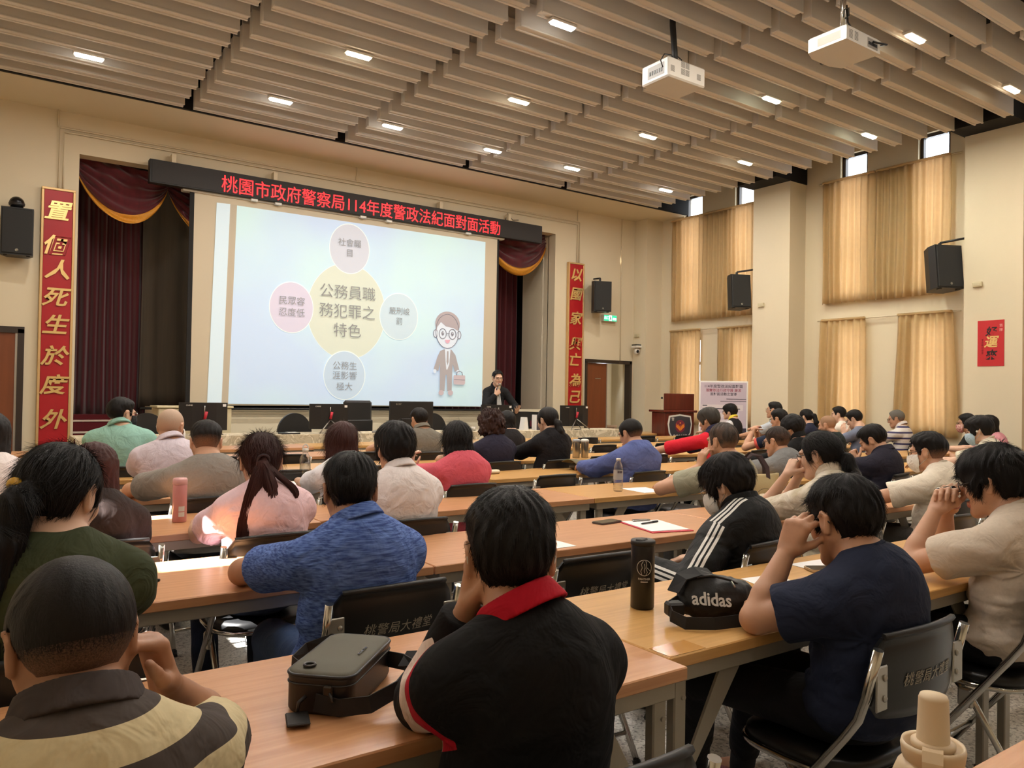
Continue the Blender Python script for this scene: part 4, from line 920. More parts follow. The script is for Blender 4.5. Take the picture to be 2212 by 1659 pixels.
# ------------------------------------------------------------------ a whole person
def person(label, C, yaw=0, hy=0, hp=.1, hr=0, fem=False, h=.009, s=.95, hair=('short', 'black'), tails=None, sk='m', shirt=None, sleeve='short', collar=None, col_mat=None, arms=('desk', 'desk'), T=.42, off=None, L=None, build=1.0, glasses=None, mask=None, tf=None,
           trs='black', shoe='black', patt1=None, patt2=None, loose=.012, nstr=0, slen=.03, folds=.004, hood=False, legs=True, chair=None, stand=False, seed=1, extra=None, knees=None, sockmat=None, cdx=0, cdy=0, wisps=()):
    yaw = math.radians(yaw); R = head_frame(math.radians(hy), math.radians(hp), math.radians(hr)); C = np.asarray(C, float)
    hz = .95 if stand else .565
    N = A3(0, 0, C[2]) + R @ (A3(0, -.034, -.03) * s) + A3(0, -.034, (-.098 if not stand else -.118) * s) * (1 if not stand else 1)
    dz = N[2] - hz
    if off is None: off = .03 if stand else -.02 if L is None else max(.03, math.sqrt(max(L * L - dz * dz, 0)))
    # local frame: hip at the origin, neck base at y = off; head centre relative to it
    Cl = A3(0, off + (0 - N[1]), C[2]); N = A3(0, off, N[2])
    Rz = np.array(((math.cos(yaw), -math.sin(yaw)), (math.sin(yaw), math.cos(yaw))))
    xy = C[:2] - Rz @ Cl[:2]
    root = thing('person', label, 'person', (xy[0], xy[1], 0), yaw)
    if tf is not None: T = (tf - xy[1]) / math.cos(yaw)
    def wl(p): q = Rz.T @ (np.asarray(p[:2], float) - xy); return (q[0], q[1], p[2])   # world point -> this person's own frame
    def conv(a): return a if isinstance(a, str) else {k: (wl(v) if k in ('EW', 'WW') else v) for k, v in a.items()}
    arms = [{{'EW': 'E', 'WW': 'W'}.get(k, k): v for k, v in conv(a).items()} if not isinstance(a, str) else a for a in arms]
    C = Cl; H = A3(0, 0, hz); W = (1.0 if not fem else .88) * build; sw = (.152 if not fem else .134) * build ** .6
    bl = un(N - H); bk = un(np.cross(A3(1, 0, 0), bl)) * -1  # backward
    if bk[1] > 0: bk = -bk
    M1 = H + (N - H) * .36 + bk * .012; M2 = H + (N - H) * .70 + bk * .035
    def fr(t): y = un(np.cross(t, A3(1, 0, 0))); return np.stack([A3(1, 0, 0), -y if y[1] < 0 and False else y, t], 1)
    t1 = un(M2 - H); t2 = un(N - M1)
    Ssh = {sx: N + t2 * -.082 + A3(sx * sw, .012, 0) for sx in (-1, 1)}
    arm = {}
    for sx, a in ((-1, arms[0]), (1, arms[1])):
        S = Ssh[sx]; l1, l2 = .285 * (.95 if fem else 1), .245 * (.95 if fem else 1); hk = {}
        if isinstance(a, str): a = {'m': a}
        a = dict(a); m = a.get('m')
        if m == 'desk': a.setdefault('W', (sx * .10, T + .16, .775)); a.setdefault('fd', (-sx * .55, .8, -.05)); a.setdefault('pn', (0, 0, -1)); a.setdefault('curl', (.25, .35, .25))
        if m == 'write': a.setdefault('W', (sx * .16, T + .10, .78)); a.setdefault('fd', (-sx * .5, .8, -.15)); a.setdefault('pn', (-sx * .5, 0, -.8)); a.setdefault('curl', (.7, .7, .5))
        if m == 'fold': a.setdefault('W', (-sx * .05, T + .10 + .02 * sx, .785 + .02 * (sx > 0))); a.setdefault('fd', (-sx * 1, .15, 0)); a.setdefault('pn', (0, 0, -1)); a.setdefault('E', (sx * (sw + .06), T + .06, .78)); a.setdefault('curl', (.2, .3, .2))
        if m == 'lap': a.setdefault('W', (sx * .10, .26, .66)); a.setdefault('fd', (-sx * .6, .8, -.1)); a.setdefault('pn', (0, 0, -1))
        if m == 'cheek': a.setdefault('W', tuple(C + R @ A3(sx * .088, .045, -.125))); a.setdefault('E', (sx * .19, T + .07, .775)); a.setdefault('fd', tuple(R @ A3(-sx * .1, -.05, 1))); a.setdefault('pn', tuple(R @ A3(-sx, -.1, 0))); a.setdefault('curl', (.4, .7, .5))
        if m == 'hang': a.setdefault('W', (sx * (sw + .05), .02, hz - .04)); a.setdefault('fd', (0, .1, -1)); a.setdefault('pn', (-sx, 0, 0))
        Wr = np.asarray(a['W'], float)
        if 'E' in a:
            E = np.asarray(a['E'], float); Wr = E + un(Wr - E) * min(max(np.linalg.norm(Wr - E), .20), .29)
        else:
            d = Wr - S; D = np.linalg.norm(d)
            if D > (l1 + l2) * .985: Wr = S + d / D * (l1 + l2) * .985; d = Wr - S; D = np.linalg.norm(d)
            x = (l1 * l1 - l2 * l2 + D * D) / (2 * D); hh = math.sqrt(max(l1 * l1 - x * x, 0)); po = np.asarray(a.get('pole', (sx * .7, -.35, -.8)), float); po = un(po - d / D * (po @ d / D)); E = S + d / D * x + po * hh
        arm[sx] = dict(S=S, E=E, W=Wr, fd=np.asarray(a.get('fd', Wr - E), float), pn=np.asarray(a.get('pn', (0, 0, -1)), float), curl=a.get('curl', (.3, .4, .3)), spread=a.get('spread', .10), thumb=a.get('thumb', (.55, .6, .35)), per=a.get('per'))
    # legs
    ky = .43 if not stand else 0
    leg = {}
    for sx in (-1, 1):
        if stand: hp_, kn, an = A3(sx * .09, 0, hz), A3(sx * .10, .02, .50), A3(sx * .11, -.01, .09)
        else: hp_, kn, an = A3(sx * .085, .03, .545), A3(sx * .12, .43, .525), A3(sx * .12, .36, .09)
        if knees and sx in knees: kn, an = A3(*knees[sx][0]), A3(*knees[sx][1])
        leg[sx] = (hp_, kn, an)
    ar = (.049, .041, .036, .027) if not fem else (.043, .036, .032, .024); ar = tuple(v * (.6 + .4 * build) for v in ar)
    # body: one continuous surface
    hp_pr, TT = head_prims(C, R, s, fem)
    B = list(hp_pr)
    nk = C + R @ (A3(0, -.026, -.07) * s); B += [rc(nk, N + A3(0, .002, .0), (.054 if not fem else .047) * s, (.060 if not fem else .051) * s, .02), rc(C + R @ (A3(0, .01, -.06) * s), N + A3(0, .02, .0), .042 * s, .045 * s, .02)]
    B += [el3(M2, A3(.150 * W, .098, .17), fr(t2), .04), el3(M1, A3(.135 * W, .095, .14), fr(t1), .05), el3(H, A3(.15 * W, .115, .095), None, .04), rc(Ssh[-1] * .97 + N * .03, Ssh[1] * .97 + N * .03, .048, .048, .04)]
    for sx in (-1, 1):
        a = arm[sx]; B += [rc(N + A3(sx * .03, 0, .02), N + (Ssh[sx] - N) * .75 + A3(0, -.005, .02), .042, .036, .04)]
        B += [rc(a['S'], a['E'], ar[0], ar[1], .025), rc(a['E'], a['E'] + (a['W'] - a['E']) * .35, ar[1], ar[2] * 1.08, .01), rc(a['E'] + (a['W'] - a['E']) * .35, a['W'], ar[2] * 1.08, ar[3] * .92, .012)]
        B += hand_prims(a['W'], a['fd'], a['pn'], sx, a['curl'], a['spread'], a['thumb'], .93 if fem else 1.0, a['per'])
    if legs:
        for sx in (-1, 1):
            hpj, kn, an = leg[sx]; B += [rc(hpj, kn, .072, .048, .03), rc(kn, kn + (an - kn) * .3, .048, .050, .01), rc(kn + (an - kn) * .3, an, .050, .033, .012), rc(an, an + A3(0, .12, -.05), .034, .026, .02)]
    F, lo = field(B, h); V, Q = surfnets(F, lo, h)
    cen = V[Q].mean(1); q = (cen - C) @ R / s; mi = np.zeros(len(Q), int)
    lipm = (np.abs(q[:, 0]) < .024) & (q[:, 1] > .086) & (q[:, 2] < -.058) & (q[:, 2] > -.082); mi[lipm] = 1
    browm = (np.abs(np.abs(q[:, 0]) - .032) < .021) & (q[:, 1] > .06) & (np.abs(q[:, 2] - .0235 + .25 * np.abs(np.abs(q[:, 0]) - .03)) < .0055); mi[browm] = 2
    eyem = (np.abs(np.abs(q[:, 0]) - .031) < .013) & (q[:, 1] > .06) & (np.abs(q[:, 2] - .001) < .0048 + (.002 if h > .007 else 0)); mi[eyem] = 3
    link('body', npmesh('body', V, Q, [SKIN[sk], M_lip, HAIR[hair[1] if hair[1] not in ('white', 'buzz') else 'darkgrey'], M_eye], mi), root)
    # shirt
    ll = loose; Tp = [el3(M2, A3(.143 * W + ll, .095 + ll, .165 + ll), fr(t2), .04), el3(M1, A3(.142 * W + ll * 1.5, .102 + ll * 1.5, .15), fr(t1), .05), el3(H + A3(0, .0, .0), A3(.158 * W + ll, .125 + ll, .095), None, .05), rc(Ssh[-1] * .97 + N * .03, Ssh[1] * .97 + N * .03, .048 + ll, .048 + ll, .04)]
    for sx in (-1, 1):
        a = arm[sx]; Tp += [rc(N + A3(sx * .045, 0, .0), N + (Ssh[sx] - N) * .75 + A3(0, -.005, .02), .040 + ll * .6, .036 + ll, .04)]
        if sleeve == 'short':
            e = a['S'] + (a['E'] - a['S']) * .66; Tp.append(rc(a['S'], e, ar[0] + ll + .004, ar[1] + ll * 1.3 + .010, .025, cut=True))
        elif sleeve in ('long', 'push'):
            fr_ = 1.0 if sleeve == 'long' else .34
            Tp += [rc(a['S'], a['E'], ar[0] + ll + .003, ar[1] + ll + .004, .025), rc(a['E'], a['E'] + (a['W'] - a['E']) * fr_ * .97, ar[1] + ll + .004, (ar[3] if fr_ == 1 else ar[2]) + ll + .003, .015, cut=True)]
    if hood: Tp += [el3(N + A3(0, -.075, -.03), A3(.105, .055, .075), fr(t2), .02), rc(N + A3(-.07, -.03, .03), N + A3(-.085, .04, -.02), .03, .025, .02), rc(N + A3(.07, -.03, .03), N + A3(.085, .04, -.02), .03, .025, .02), rc(N + A3(-.07, -.035, .03), N + A3(.07, -.035, .03), .03, .03, .03)]
    fa = [(arm[sx]['S'], arm[sx]['E']) for sx in (-1, 1)]
    def post(P, D):
        nz = snoise(P, 16, seed + 11) + .6 * snoise(P * np.array([1, 1, 1.8], f32), 34, seed + 12) + .3 * snoise(P * np.array([.6, .6, 1.6], f32), 70, seed + 13)
        low = sstep(N[2] - .12, N[2] - .34, P[..., 2])
        D = D + folds * nz * (.35 + .9 * low)
        # pull-lines that fan out from the shoulders
        for sx in (-1, 1):
            qv = P - (Ssh[sx] + A3(-sx * .01, 0, -.07)).astype(f32); r = np.linalg.norm(qv, axis=-1); an = np.arctan2(qv[..., 2], qv[..., 0] * sx)
            D = D + folds * .8 * np.sin(an * 9 + seed) * np.exp(-r / .10)
        return np.maximum(D, (hz - .06) - P[..., 2]) if not stand else np.maximum(D, (hz - .12) - P[..., 2])
    F, lo = field(Tp, h, post); V, Q = surfnets(F, lo, h); V = relax(V, Q, 2)
    at = {}
    ctx = dict(N=N, H=H, M1=M1, M2=M2, t=t2, arm=arm, C=C, R=R, Ssh=Ssh, root=root, h=h, s=s, hz=hz)
    if patt1: at['m1'] = patt1(V, ctx)
    if patt2: at['m2'] = patt2(V, ctx)
    so = link('shirt', npmesh('shirt', V, Q, shirt, None, at), root)
    # collar
    if collar:
        ax = un(nk - N); rr = (.066 if not fem else .058) * s; c0 = N + ax * {'crew': .044, 'polo': .046, 'stand': .050, 'shirt': .046}[collar]
        up = ax; fy = un(A3(0, 1, 0) - up * up[1]); fx = np.cross(fy, up)
        def cf(p):
            q = p - c0.astype(f32); x = q @ fx.astype(f32); y = q @ fy.astype(f32); z = q @ up.astype(f32)
            r = np.sqrt(x * x + (y * .94) ** 2); an = np.arctan2(np.abs(x), y)
            zz = z + .034 * sstep(1.9, .2, an)   # drops to the front
            if collar == 'crew': return np.hypot(r - rr + .002, zz + .0) - .0085
            hh = {'polo': .020, 'shirt': .020, 'stand': .028}[collar]
            r1 = rr + .004 + .12 * (hh - zz) if collar != 'stand' else rr + .008 + .05 * (hh - zz)
            d1 = np.maximum(np.abs(r - r1) - .0042, np.abs(zz) - hh)
            if collar in ('polo', 'shirt'):
                r2 = rr + .008 + .34 * (hh - zz); d1 = np.minimum(d1, np.maximum(np.abs(r - r2) * .8 - .0042, np.maximum(zz - hh, -hh * 1.15 - zz)))
            return d1 - .001
        F, lo = field([Pr(cf, [c0], .11, .002)], min(h, .006)); V, Q = surfnets(F, lo, min(h, .006))
        if len(Q): link('collar', npmesh('collar', relax(V, Q, 1), Q, col_mat or shirt), root)
    # trousers and shoes
    if legs:
        hh = max(h, .007); Tr = [el3(H + A3(0, .0, -.01), A3(.150 * W, .122, .100), None, .04)]
        for sx in (-1, 1):
            hpj, kn, an = leg[sx]; an2 = kn + (an - kn) * (.93 if not sockmat else .84)
            Tr += [rc(hpj, kn, .082, .062, .03), rc(kn, an2, .062, .052 if not stand else .058, .02, cut=True)]
        F, lo = field(Tr, hh, lambda P, D: D + .003 * snoise(P, 22, seed + 5)); V, Q = surfnets(F, lo, hh)
        link('trousers', npmesh('trousers', relax(V, Q, 1), Q, M_trs[trs]), root)
        for sx in (-1, 1):
            an = leg[sx][2]; F, lo = field([rc(an + A3(0, -.03, -.055), an + A3(0, .15, -.062), .036, .034, .02), rc(an + A3(0, -.01, -.02), an + A3(0, .06, -.05), .042, .040, .03)], hh, lambda P, D: np.maximum(D, .002 - P[..., 2])); V, Q = surfnets(F, lo, hh)
            link('shoe', npmesh('shoe', V, Q, M_shoe[shoe]), root)
            if sockmat:
                f = MB(); f.tube([an + A3(0, .0, -.02), an + (leg[sx][1] - an) * .02, an + (leg[sx][1] - an) * .14], (.045, .043, .044), 14); f.build('sock', sockmat, root)
    # hair
    tl = [t(C, R, s) for t in (tails or [])]
    V, Q, dn = hair_build(hair[0], C, R, s, h, seed, tl)
    if nstr: V, Q, dn = strands(V, Q, dn, C, R, s, nstr, seed, slen, tie=(C + R @ (A3(0, -.105, -.01) * s)) if hair[0] == 'pony' else None)
    for wp in wisps: V, Q, dn = add_wisps(V, Q, dn, C, R, s, *wp)
    link('hair', npmesh('hair', V, Q, HAIR[hair[1]], None, {'dens': dn}), root)
    X = lambda x, y, z: tuple(C + R @ (A3(x, y, z) * s))
    if glasses is not None:
        f = MB(); n = 18
        for sx in (-1, 1): f.tube([X(sx * .033 + .0235 * math.cos(2 * PI * i / n), .110 - .012 * (math.cos(2 * PI * i / n) * sx > .2), .0 + .019 * math.sin(2 * PI * i / n)) for i in range(n)], .0016 * s, 5, closed=True)
        f.tube([X(-.0095, .112, .004), X(0, .115, .006), X(.0095, .112, .004)], .0015 * s, 5)
        for sx in (-1, 1): f.tube([X(sx * .057, .099, .005), X(sx * .071, .085, .006), X(sx * .081, .02, .012), X(sx * .084, -.014, .016), X(sx * .083, -.034, -.006)], .0018 * s, 5)
        g = f.build('glasses', glasses or M_gl, root); f = MB()
        for sx in (-1, 1): f.add([X(sx * .033, .109, 0)] + [X(sx * .033 + .023 * math.cos(2 * PI * i / n), .108 - .012 * (math.cos(2 * PI * i / n) * sx > .2), .0185 * math.sin(2 * PI * i / n)) for i in range(n)], [(0, i + 1, (i + 1) % n + 1) for i in range(n)])
        f.build('lens', M_lens, g)
    if mask is not None:
        mk = mask
        def mf(p):
            q = (p - C.astype(f32)) @ R.astype(f32) / s; x, y, z = q[..., 0], q[..., 1], q[..., 2]
            d = el3((0, .034, -.048), (.074, .090, .086)).fn(q.astype(f32)); d = np.abs(d - .001) - .0032
            return np.maximum(np.maximum(d, .030 - y + .25 * np.abs(z + .05)), np.maximum(z + .012 - .1 * np.abs(x), -.125 - z)) * s
        F, lo = field([Pr(mf, [C + R @ (A3(0, .06, -.06) * s)], .11 * s, .002)], min(h, .0055)); V, Q = surfnets(F, lo, min(h, .0055)); m_ = link('face_mask', npmesh('face_mask', V, Q, mk), root)
        f = MB()
        for sx in (-1, 1):
            f.tube([X(sx * .064, .052, -.028), X(sx * .076, .02, .012), X(sx * .082, -.012, .026), X(sx * .085, -.03, .0), X(sx * .080, -.018, -.034), X(sx * .062, .045, -.082)], .0014 * s, 5)
        f.build('ear_loop', mk, m_)
    if extra: extra(ctx)
    if chair:
        c = Rz @ np.array((cdx, .062 + cdy)); place_chair(xy[0] + c[0], xy[1] + c[1], yaw, chair)
    return ctx
# ================================================================== the audience and the speaker
def spine_w(V, c): return (V - c['H']) @ c['t']
def bands(period, duty, phase=0): return lambda V, c: np.abs(np.mod((spine_w(V, c) + phase) / period, 1) - .5) * period - duty * period / 2
def arm_t(V, c, sx): a = c['arm'][sx]; d = a['E'] - a['S']; return ((V - a['S']) @ d) / (d @ d)
def track(V, c):
    best = np.full(len(V), 9.0)
    for sx in (-1, 1):
        a = c['arm'][sx]; pts = [c['N'] + A3(sx * .05, -.02, .03), a['S'] + A3(0, 0, .01), a['E'], a['W']]; dist = np.full(len(V), 9.0); lat = np.zeros(len(V))
        for i in range(3):
            p, q = pts[i], pts[i + 1]; d = q - p; t = np.clip(((V - p) @ d) / (d @ d), 0, 1); cl = p + t[:, None] * d; r = V - cl; dd = np.linalg.norm(r, axis=1)
            ax = un(d); o = A3(sx * .9, -.45, .35) if i else A3(0, -.25, 1); o = un(o - ax * (o @ ax)); sd = np.cross(ax, o); l = r @ sd; l = np.where(r @ o > 0, l, 9)
            m = dd < dist; dist = np.where(m, dd, dist); lat = np.where(m, l, lat)
        v = np.min([np.abs(lat - k * .019) - .0055 for k in (-1, 0, 1)], 0); best = np.minimum(best, np.where(np.abs(V[:, 0]) > .05, v, 9))
    return best
def sleeve_end(V, c):
    o = np.full(len(V), 9.0)
    for sx in (-1, 1): t = arm_t(V, c, sx); a = c['arm'][sx]; r = np.linalg.norm(V - (a['S'] + t[:, None] * (a['E'] - a['S'])), axis=1); o = np.minimum(o, np.where(r < .1, np.abs(t - .62) - .05, 9))
    return o
def tail(pts, rs, wav=.004, seed=0):
    def mk(C, R, s):
        P = [C + R @ (A3(*p) * s) for p in pts]; out = []
        for p in chain(P, [r * s for r in rs], .012):
            f0 = p.fn
            out.append(Pr((lambda q, f0=f0: f0(q) + wav * snoise(q * np.array([1, 1, .25], f32), 70, seed) + wav * .6 * np.sin(q[..., 0] * 190 + q[..., 1] * 150)), [p.lo, p.hi], 0, .014))
        return out
    return mk
def torus_at(c, ax, r, t, m, nm, root, n=20):
    ax = un(ax); a = un(np.cross(ax, A3(0, 0, 1) if abs(ax[2]) < .9 else A3(1, 0, 0))); b = np.cross(ax, a)
    f = MB(); f.tube([c + (a * math.cos(2 * PI * i / n) + b * math.sin(2 * PI * i / n)) * r for i in range(n)], t, 6, closed=True); return f.build(nm, m, root)
M_redcol = cloth('red_collar', (176, 20, 40))
# --- the row nearest the photographer
person('man in grey and cream striped polo shirt, hand raised to his cheek', (.118, 1.25, 1.028), yaw=4, hy=4, hp=12, h=.0045, s=0.94, hair=('crop', 'softblack'), sk='d', tf=1.28, nstr=5000, slen=.012,
       shirt=cloth('wide_stripes', (206, 190, 152), (74, 66, 62), bump=.35), patt1=bands(.082, .48, -.042), collar='polo', col_mat=cloth('charcoal_knit', (66, 58, 56)), build=1.06,
       arms=('desk', dict(m='cheek', EW=(.36, 1.43, .785), WW=(.258, 1.31, .915), fd=(-.3, -.15, .9), pn=(-.9, -.2, -.2), curl=(1.0, 1.2, .7))), trs='navy', chair='black folding chair under the man in the striped polo shirt', seed=3)
def near_arm(V, c): a = c['arm'][-1]; t = np.clip(arm_t(V, c, -1), 0, 1); return np.linalg.norm(V - (a['S'] + t[:, None] * (a['E'] - a['S'])), axis=1) - .098
def sleeve_red(V, c): S = c['arm'][-1]['S']; t = arm_t(V, c, -1) * .285; return np.maximum.reduce([V[:, 0] + .128, np.abs(t - .040) - .050, near_arm(V, c)])
def sleeve_white(V, c): t = arm_t(V, c, -1) * .285; return np.maximum.reduce([near_arm(V, c), V[:, 0] + .128, .09 - t, -(V[:, 0] + .128) - .11 + (t - .09) * .5, t - .30])
person('man in black jacket with red collar and red and white sleeve panels', (.835, 1.20, 1.078), yaw=-4, hy=-24, hp=10, h=.0045, s=0.97, hair=('taper', 'black'), sk='m', tf=1.335, nstr=9000, slen=.022,
       shirt=cloth('black_track_top', (19, 18, 19), (178, 22, 44), (222, 202, 190), bump=.3), sleeve='long', collar='polo', col_mat=M_redcol, patt1=sleeve_red, patt2=sleeve_white, loose=.018, build=.96,
       arms=(dict(m='cheek', EW=(.60, 1.36, .785), W=None) if False else dict(m='cheek', EW=(.735, 1.33, .79)), 'desk'), seed=4, cdy=-.10, mask=M_mask, chair='black folding chair under the man with the red collar')
def glasses_hand(c): pass
person('young man in navy T-shirt with one hand at his glasses and arms on the table', (2.01, 1.25, 1.045), yaw=0, hy=-14, hp=16, h=.0036, s=0.98, hair=('taper', 'black'), sk='m', tf=1.345, nstr=9000, slen=.025, glasses=M_gl,
       shirt=cloth('navy_tee', (36, 42, 62), bump=.3), loose=.022, build=1.0, folds=.006, trs='black', shoe='pink', collar='crew',
       arms=(dict(EW=(1.77, 1.36, .782), WW=(1.885, 1.345, .955), fd=(.15, -.30, .9), pn=(.95, .15, -.1), per=[(1.15, .25, .1), (1.1, .3, .1), (1.05, .35, .15), (1.2, .6, .4)], spread=.18, thumb=(.55, .5, .55)),
             dict(EW=(2.22, 1.46, .79), WW=(1.96, 1.43, .80), fd=(-1, -.1, .1), pn=(0, -.2, -1), curl=(.35, .5, .3), spread=.14)),
       knees={-1: ((-.16, .42, .53), (.02, .62, .10)), 1: ((.13, .44, .52), (.24, .58, .09))}, sockmat=mat('black_sock', (22, 22, 24), .9), chair='black folding chair under the young man in the navy T-shirt', seed=5)
person('young man with glasses in beige short-sleeved shirt, hands clasped at his mouth', (3.03, 1.30, 1.095), yaw=2, hy=0, hp=12, h=.0036, s=1.00, hair=('mop', 'black'), sk='m', tf=1.33, nstr=9000, slen=.035, glasses=mat('brown_glasses', (60, 44, 40), .3),
       shirt=cloth('beige_linen', (208, 192, 174), bump=.4), loose=.022, folds=.007, collar='crew', trs='black',
       arms=(dict(EW=(2.83, 1.50, .785), WW=(2.955, 1.47, .975), fd=(.35, -.25, .85), pn=(.9, -.2, -.35), curl=(.75, .95, .5), spread=.12, thumb=(.7, .3, .5)),
             dict(EW=(3.12, 1.52, .785), WW=(3.05, 1.475, .965), fd=(-.45, -.2, .85), pn=(-.85, -.25, -.3), curl=(.7, 1.0, .5), spread=.12, thumb=(.7, .3, .5))), chair='black folding chair under the young man in the beige shirt', seed=6)
# --- second row
def gold_tie(c):
    f = MB(); C, R = c['C'], c['R']
    for p in ((-.035, -.118, .012), (.0, -.128, -.004)): f.ball(tuple(C + R @ A3(*p)), .017, 12)
    f.build('hair_tie', mat('amber_beads', (196, 150, 52), .2), c['root'])
person('woman in dark green T-shirt with a black ponytail held by gold beads', (.17, 2.12, 1.125), yaw=-8, hy=-28, hp=14, h=.005, fem=True, s=0.99, hair=('pony', 'black'), sk='l', tf=2.53, nstr=6000, slen=.06, extra=gold_tie,
       tails=[tail([(0, -.10, .0), (-.01, -.135, -.03), (-.03, -.145, -.12), (-.04, -.14, -.22), (-.02, -.12, -.33)], (.030, .036, .048, .046, .022), .004, 2)], wisps=[([(0, -.10, .0), (-.01, -.14, -.03), (-.03, -.155, -.12), (-.04, -.15, -.22), (-.03, -.13, -.38)], (.030, .042, .058, .060, .045), 900, 2)],
       shirt=cloth('bottle_green_tee', (58, 64, 42), bump=.3), loose=.020, build=1.1, chair='black folding chair under the woman in the dark green T-shirt', seed=7)
person('man in heather blue polo shirt resting both elbows on the table', (.985, 2.31, 1.065), yaw=0, hy=-16, hp=18, h=.005, s=0.96, hair=('taper', 'black'), cdx=.06, sk='d', tf=2.53, nstr=8000, slen=.03,
       shirt=cloth('heather_blue', (104, 132, 196), heather=(54, 74, 132), ns=60, stretch=(.25, 1, 4), bump=.3), collar='polo', loose=.018, build=1.12, folds=.005, trs='denim',
       arms=(dict(EW=(.735, 2.60, .785), WW=(.90, 2.80, .79), fd=(.8, .5, 0), pn=(0, 0, -1)), dict(EW=(1.30, 2.63, .785), WW=(1.12, 2.84, .79), fd=(-.8, .5, 0), pn=(0, 0, -1))), chair='black folding chair with its printed back against the heather blue polo shirt', seed=8)
person('young man in black track jacket with three white stripes and a white mask', (2.64, 2.18, 1.012), yaw=6, hy=6, hp=24, h=.005, s=1.00, hair=('mop', 'black'), sk='l', tf=2.53, nstr=7000, slen=.03, mask=M_mask, glasses=M_chrome,
       shirt=cloth('black_track_jacket', (18, 18, 19), (226, 222, 216), bump=.3, rough=.6), patt1=track, sleeve='long', collar='stand', loose=.026, folds=.007, build=1.04,
       arms=(dict(W=(-.40, .20, .70), pole=(-1, -.4, -.7), fd=(0, 1, -.2), pn=(.3, 0, -1)), dict(m='lap')), chair='black folding chair under the young man in the striped track jacket', seed=9)
person('woman with glasses and ponytail in pale camouflage jacket, hands at her face', (3.50, 2.31, 1.105), yaw=4, hy=6, hp=10, h=.0048, fem=True, s=0.97, hair=('pony', 'black'), sk='l', tf=2.52, nstr=5000, slen=.07, glasses=M_gl,
       tails=[tail([(0, -.10, -.01), (0, -.135, -.04), (.0, -.15, -.12), (.01, -.15, -.22), (.0, -.13, -.30)], (.026, .032, .038, .036, .018), .004, 5)], wisps=[([(0, -.10, -.01), (0, -.14, -.04), (.0, -.155, -.12), (.01, -.15, -.22), (.0, -.13, -.33)], (.026, .036, .046, .046, .03), 600, 6)],
       shirt=cloth('pale_camouflage', (222, 212, 196), heather=(190, 178, 152), ns=16, bump=.3), sleeve='push', collar='stand', loose=.022, folds=.007,
       arms=(dict(m='cheek', W=None, E=None) if False else dict(EW=(3.42, 2.60, .785), WW=(3.43, 2.45, 1.0), fd=(.35, -.25, .8), pn=(.9, -.3, -.3), curl=(.9, 1.1, .6)), dict(EW=(3.62, 2.62, .785), WW=(3.54, 2.46, .985), fd=(-.3, -.25, .9), pn=(-.9, -.3, 0), curl=(.9, 1.1, .6))), chair='black folding chair under the woman in the pale camouflage jacket', seed=10)
person('man with glasses and white mask in cream T-shirt', (4.79, 2.43, 1.075), yaw=6, hy=4, hp=8, h=.006, s=0.96, hair=('fade', 'black'), sk='m', tf=2.5, nstr=3000, slen=.02, glasses=M_gl, mask=M_mask,
       shirt=cloth('cream_tee', (228, 216, 198)), loose=.022, folds=.007, collar='crew', trs='grey', arms=(dict(m='desk', EW=(4.50, 2.62, .785), WW=(4.66, 2.82, .79)), 'desk'), chair='black folding chair under the masked man in the cream T-shirt', seed=11)
# --- third row
person('woman with long tied dark hair in pale pink T-shirt', (.995, 3.28, 1.08), yaw=2, hy=-14, hp=16, h=.006, fem=True, s=0.98, hair=('pony', 'redbrown'), sk='l', tf=3.67, nstr=6000, slen=.08,
       tails=[tail([(.0, -.10, -.0), (-.005, -.122, -.04), (-.02, -.128, -.10)], (.020, .024, .018), .003, 3)],
       wisps=[([(.0, -.11, -.01), (-.02, -.135, -.07), (-.05, -.135, -.18), (-.075, -.125, -.30), (-.085, -.115, -.40)], (.014, .026, .032, .028, .022), 420, 3), ([(.0, -.11, -.01), (.012, -.135, -.07), (.035, -.135, -.17), (.03, -.125, -.27), (.0, -.115, -.36)], (.014, .024, .030, .026, .018), 420, 4), ([(.01, -.11, -.02), (.06, -.125, -.08), (.115, -.115, -.13), (.125, -.11, -.17), (.08, -.11, -.19)], (.012, .016, .016, .014, .012), 160, 5)],
       shirt=cloth('pale_pink_tee', (232, 198, 204)), loose=.022, folds=.006, build=1.15, trs='navy', arms=(dict(m='desk', W=(-.15, .46, .78)), 'desk'), chair='black folding chair under the woman in the pale pink T-shirt', seed=12,
       extra=lambda c: torus_at(c['C'] + c['R'] @ A3(0, -.118, -.012), c['R'] @ A3(0, -.8, -.5), .022, .006, mat('hair_band', (60, 44, 50), .6), 'hair_tie', c['root']))
person('woman with short black hair in pale lavender pinstripe shirt', (1.645, 3.34, 1.11), yaw=0, hy=-6, hp=12, h=.006, fem=True, s=0.99, hair=('mop', 'black'), sk='m', tf=3.70, nstr=5000, slen=.03,
       shirt=cloth('lavender_pinstripe', (232, 222, 220)), collar='shirt', loose=.024, build=1.2, folds=.004, chair='black folding chair under the woman in the pale pinstripe shirt', seed=13)
person('brown-haired woman in dark top, half hidden behind the green T-shirt woman', (.39, 3.44, 1.045), yaw=0, hy=-10, hp=15, h=.007, fem=True, hair=('long', 'redbrown'), sk='l', tf=3.67, shirt=cloth('dark_brown_top', (52, 42, 40)), loose=.018, chair='black folding chair hidden behind the woman in dark green', seed=14)
person('woman at the left edge in white and pink shirt', (-.02, 3.34, 1.08), yaw=0, hy=0, hp=12, h=.008, fem=True, hair=('pony', 'softblack'), sk='l', tf=3.67, shirt=cloth('white_pink', (232, 222, 226)), loose=.022, build=1.15, chair='black folding chair at the left edge under the white and pink shirt', seed=15)
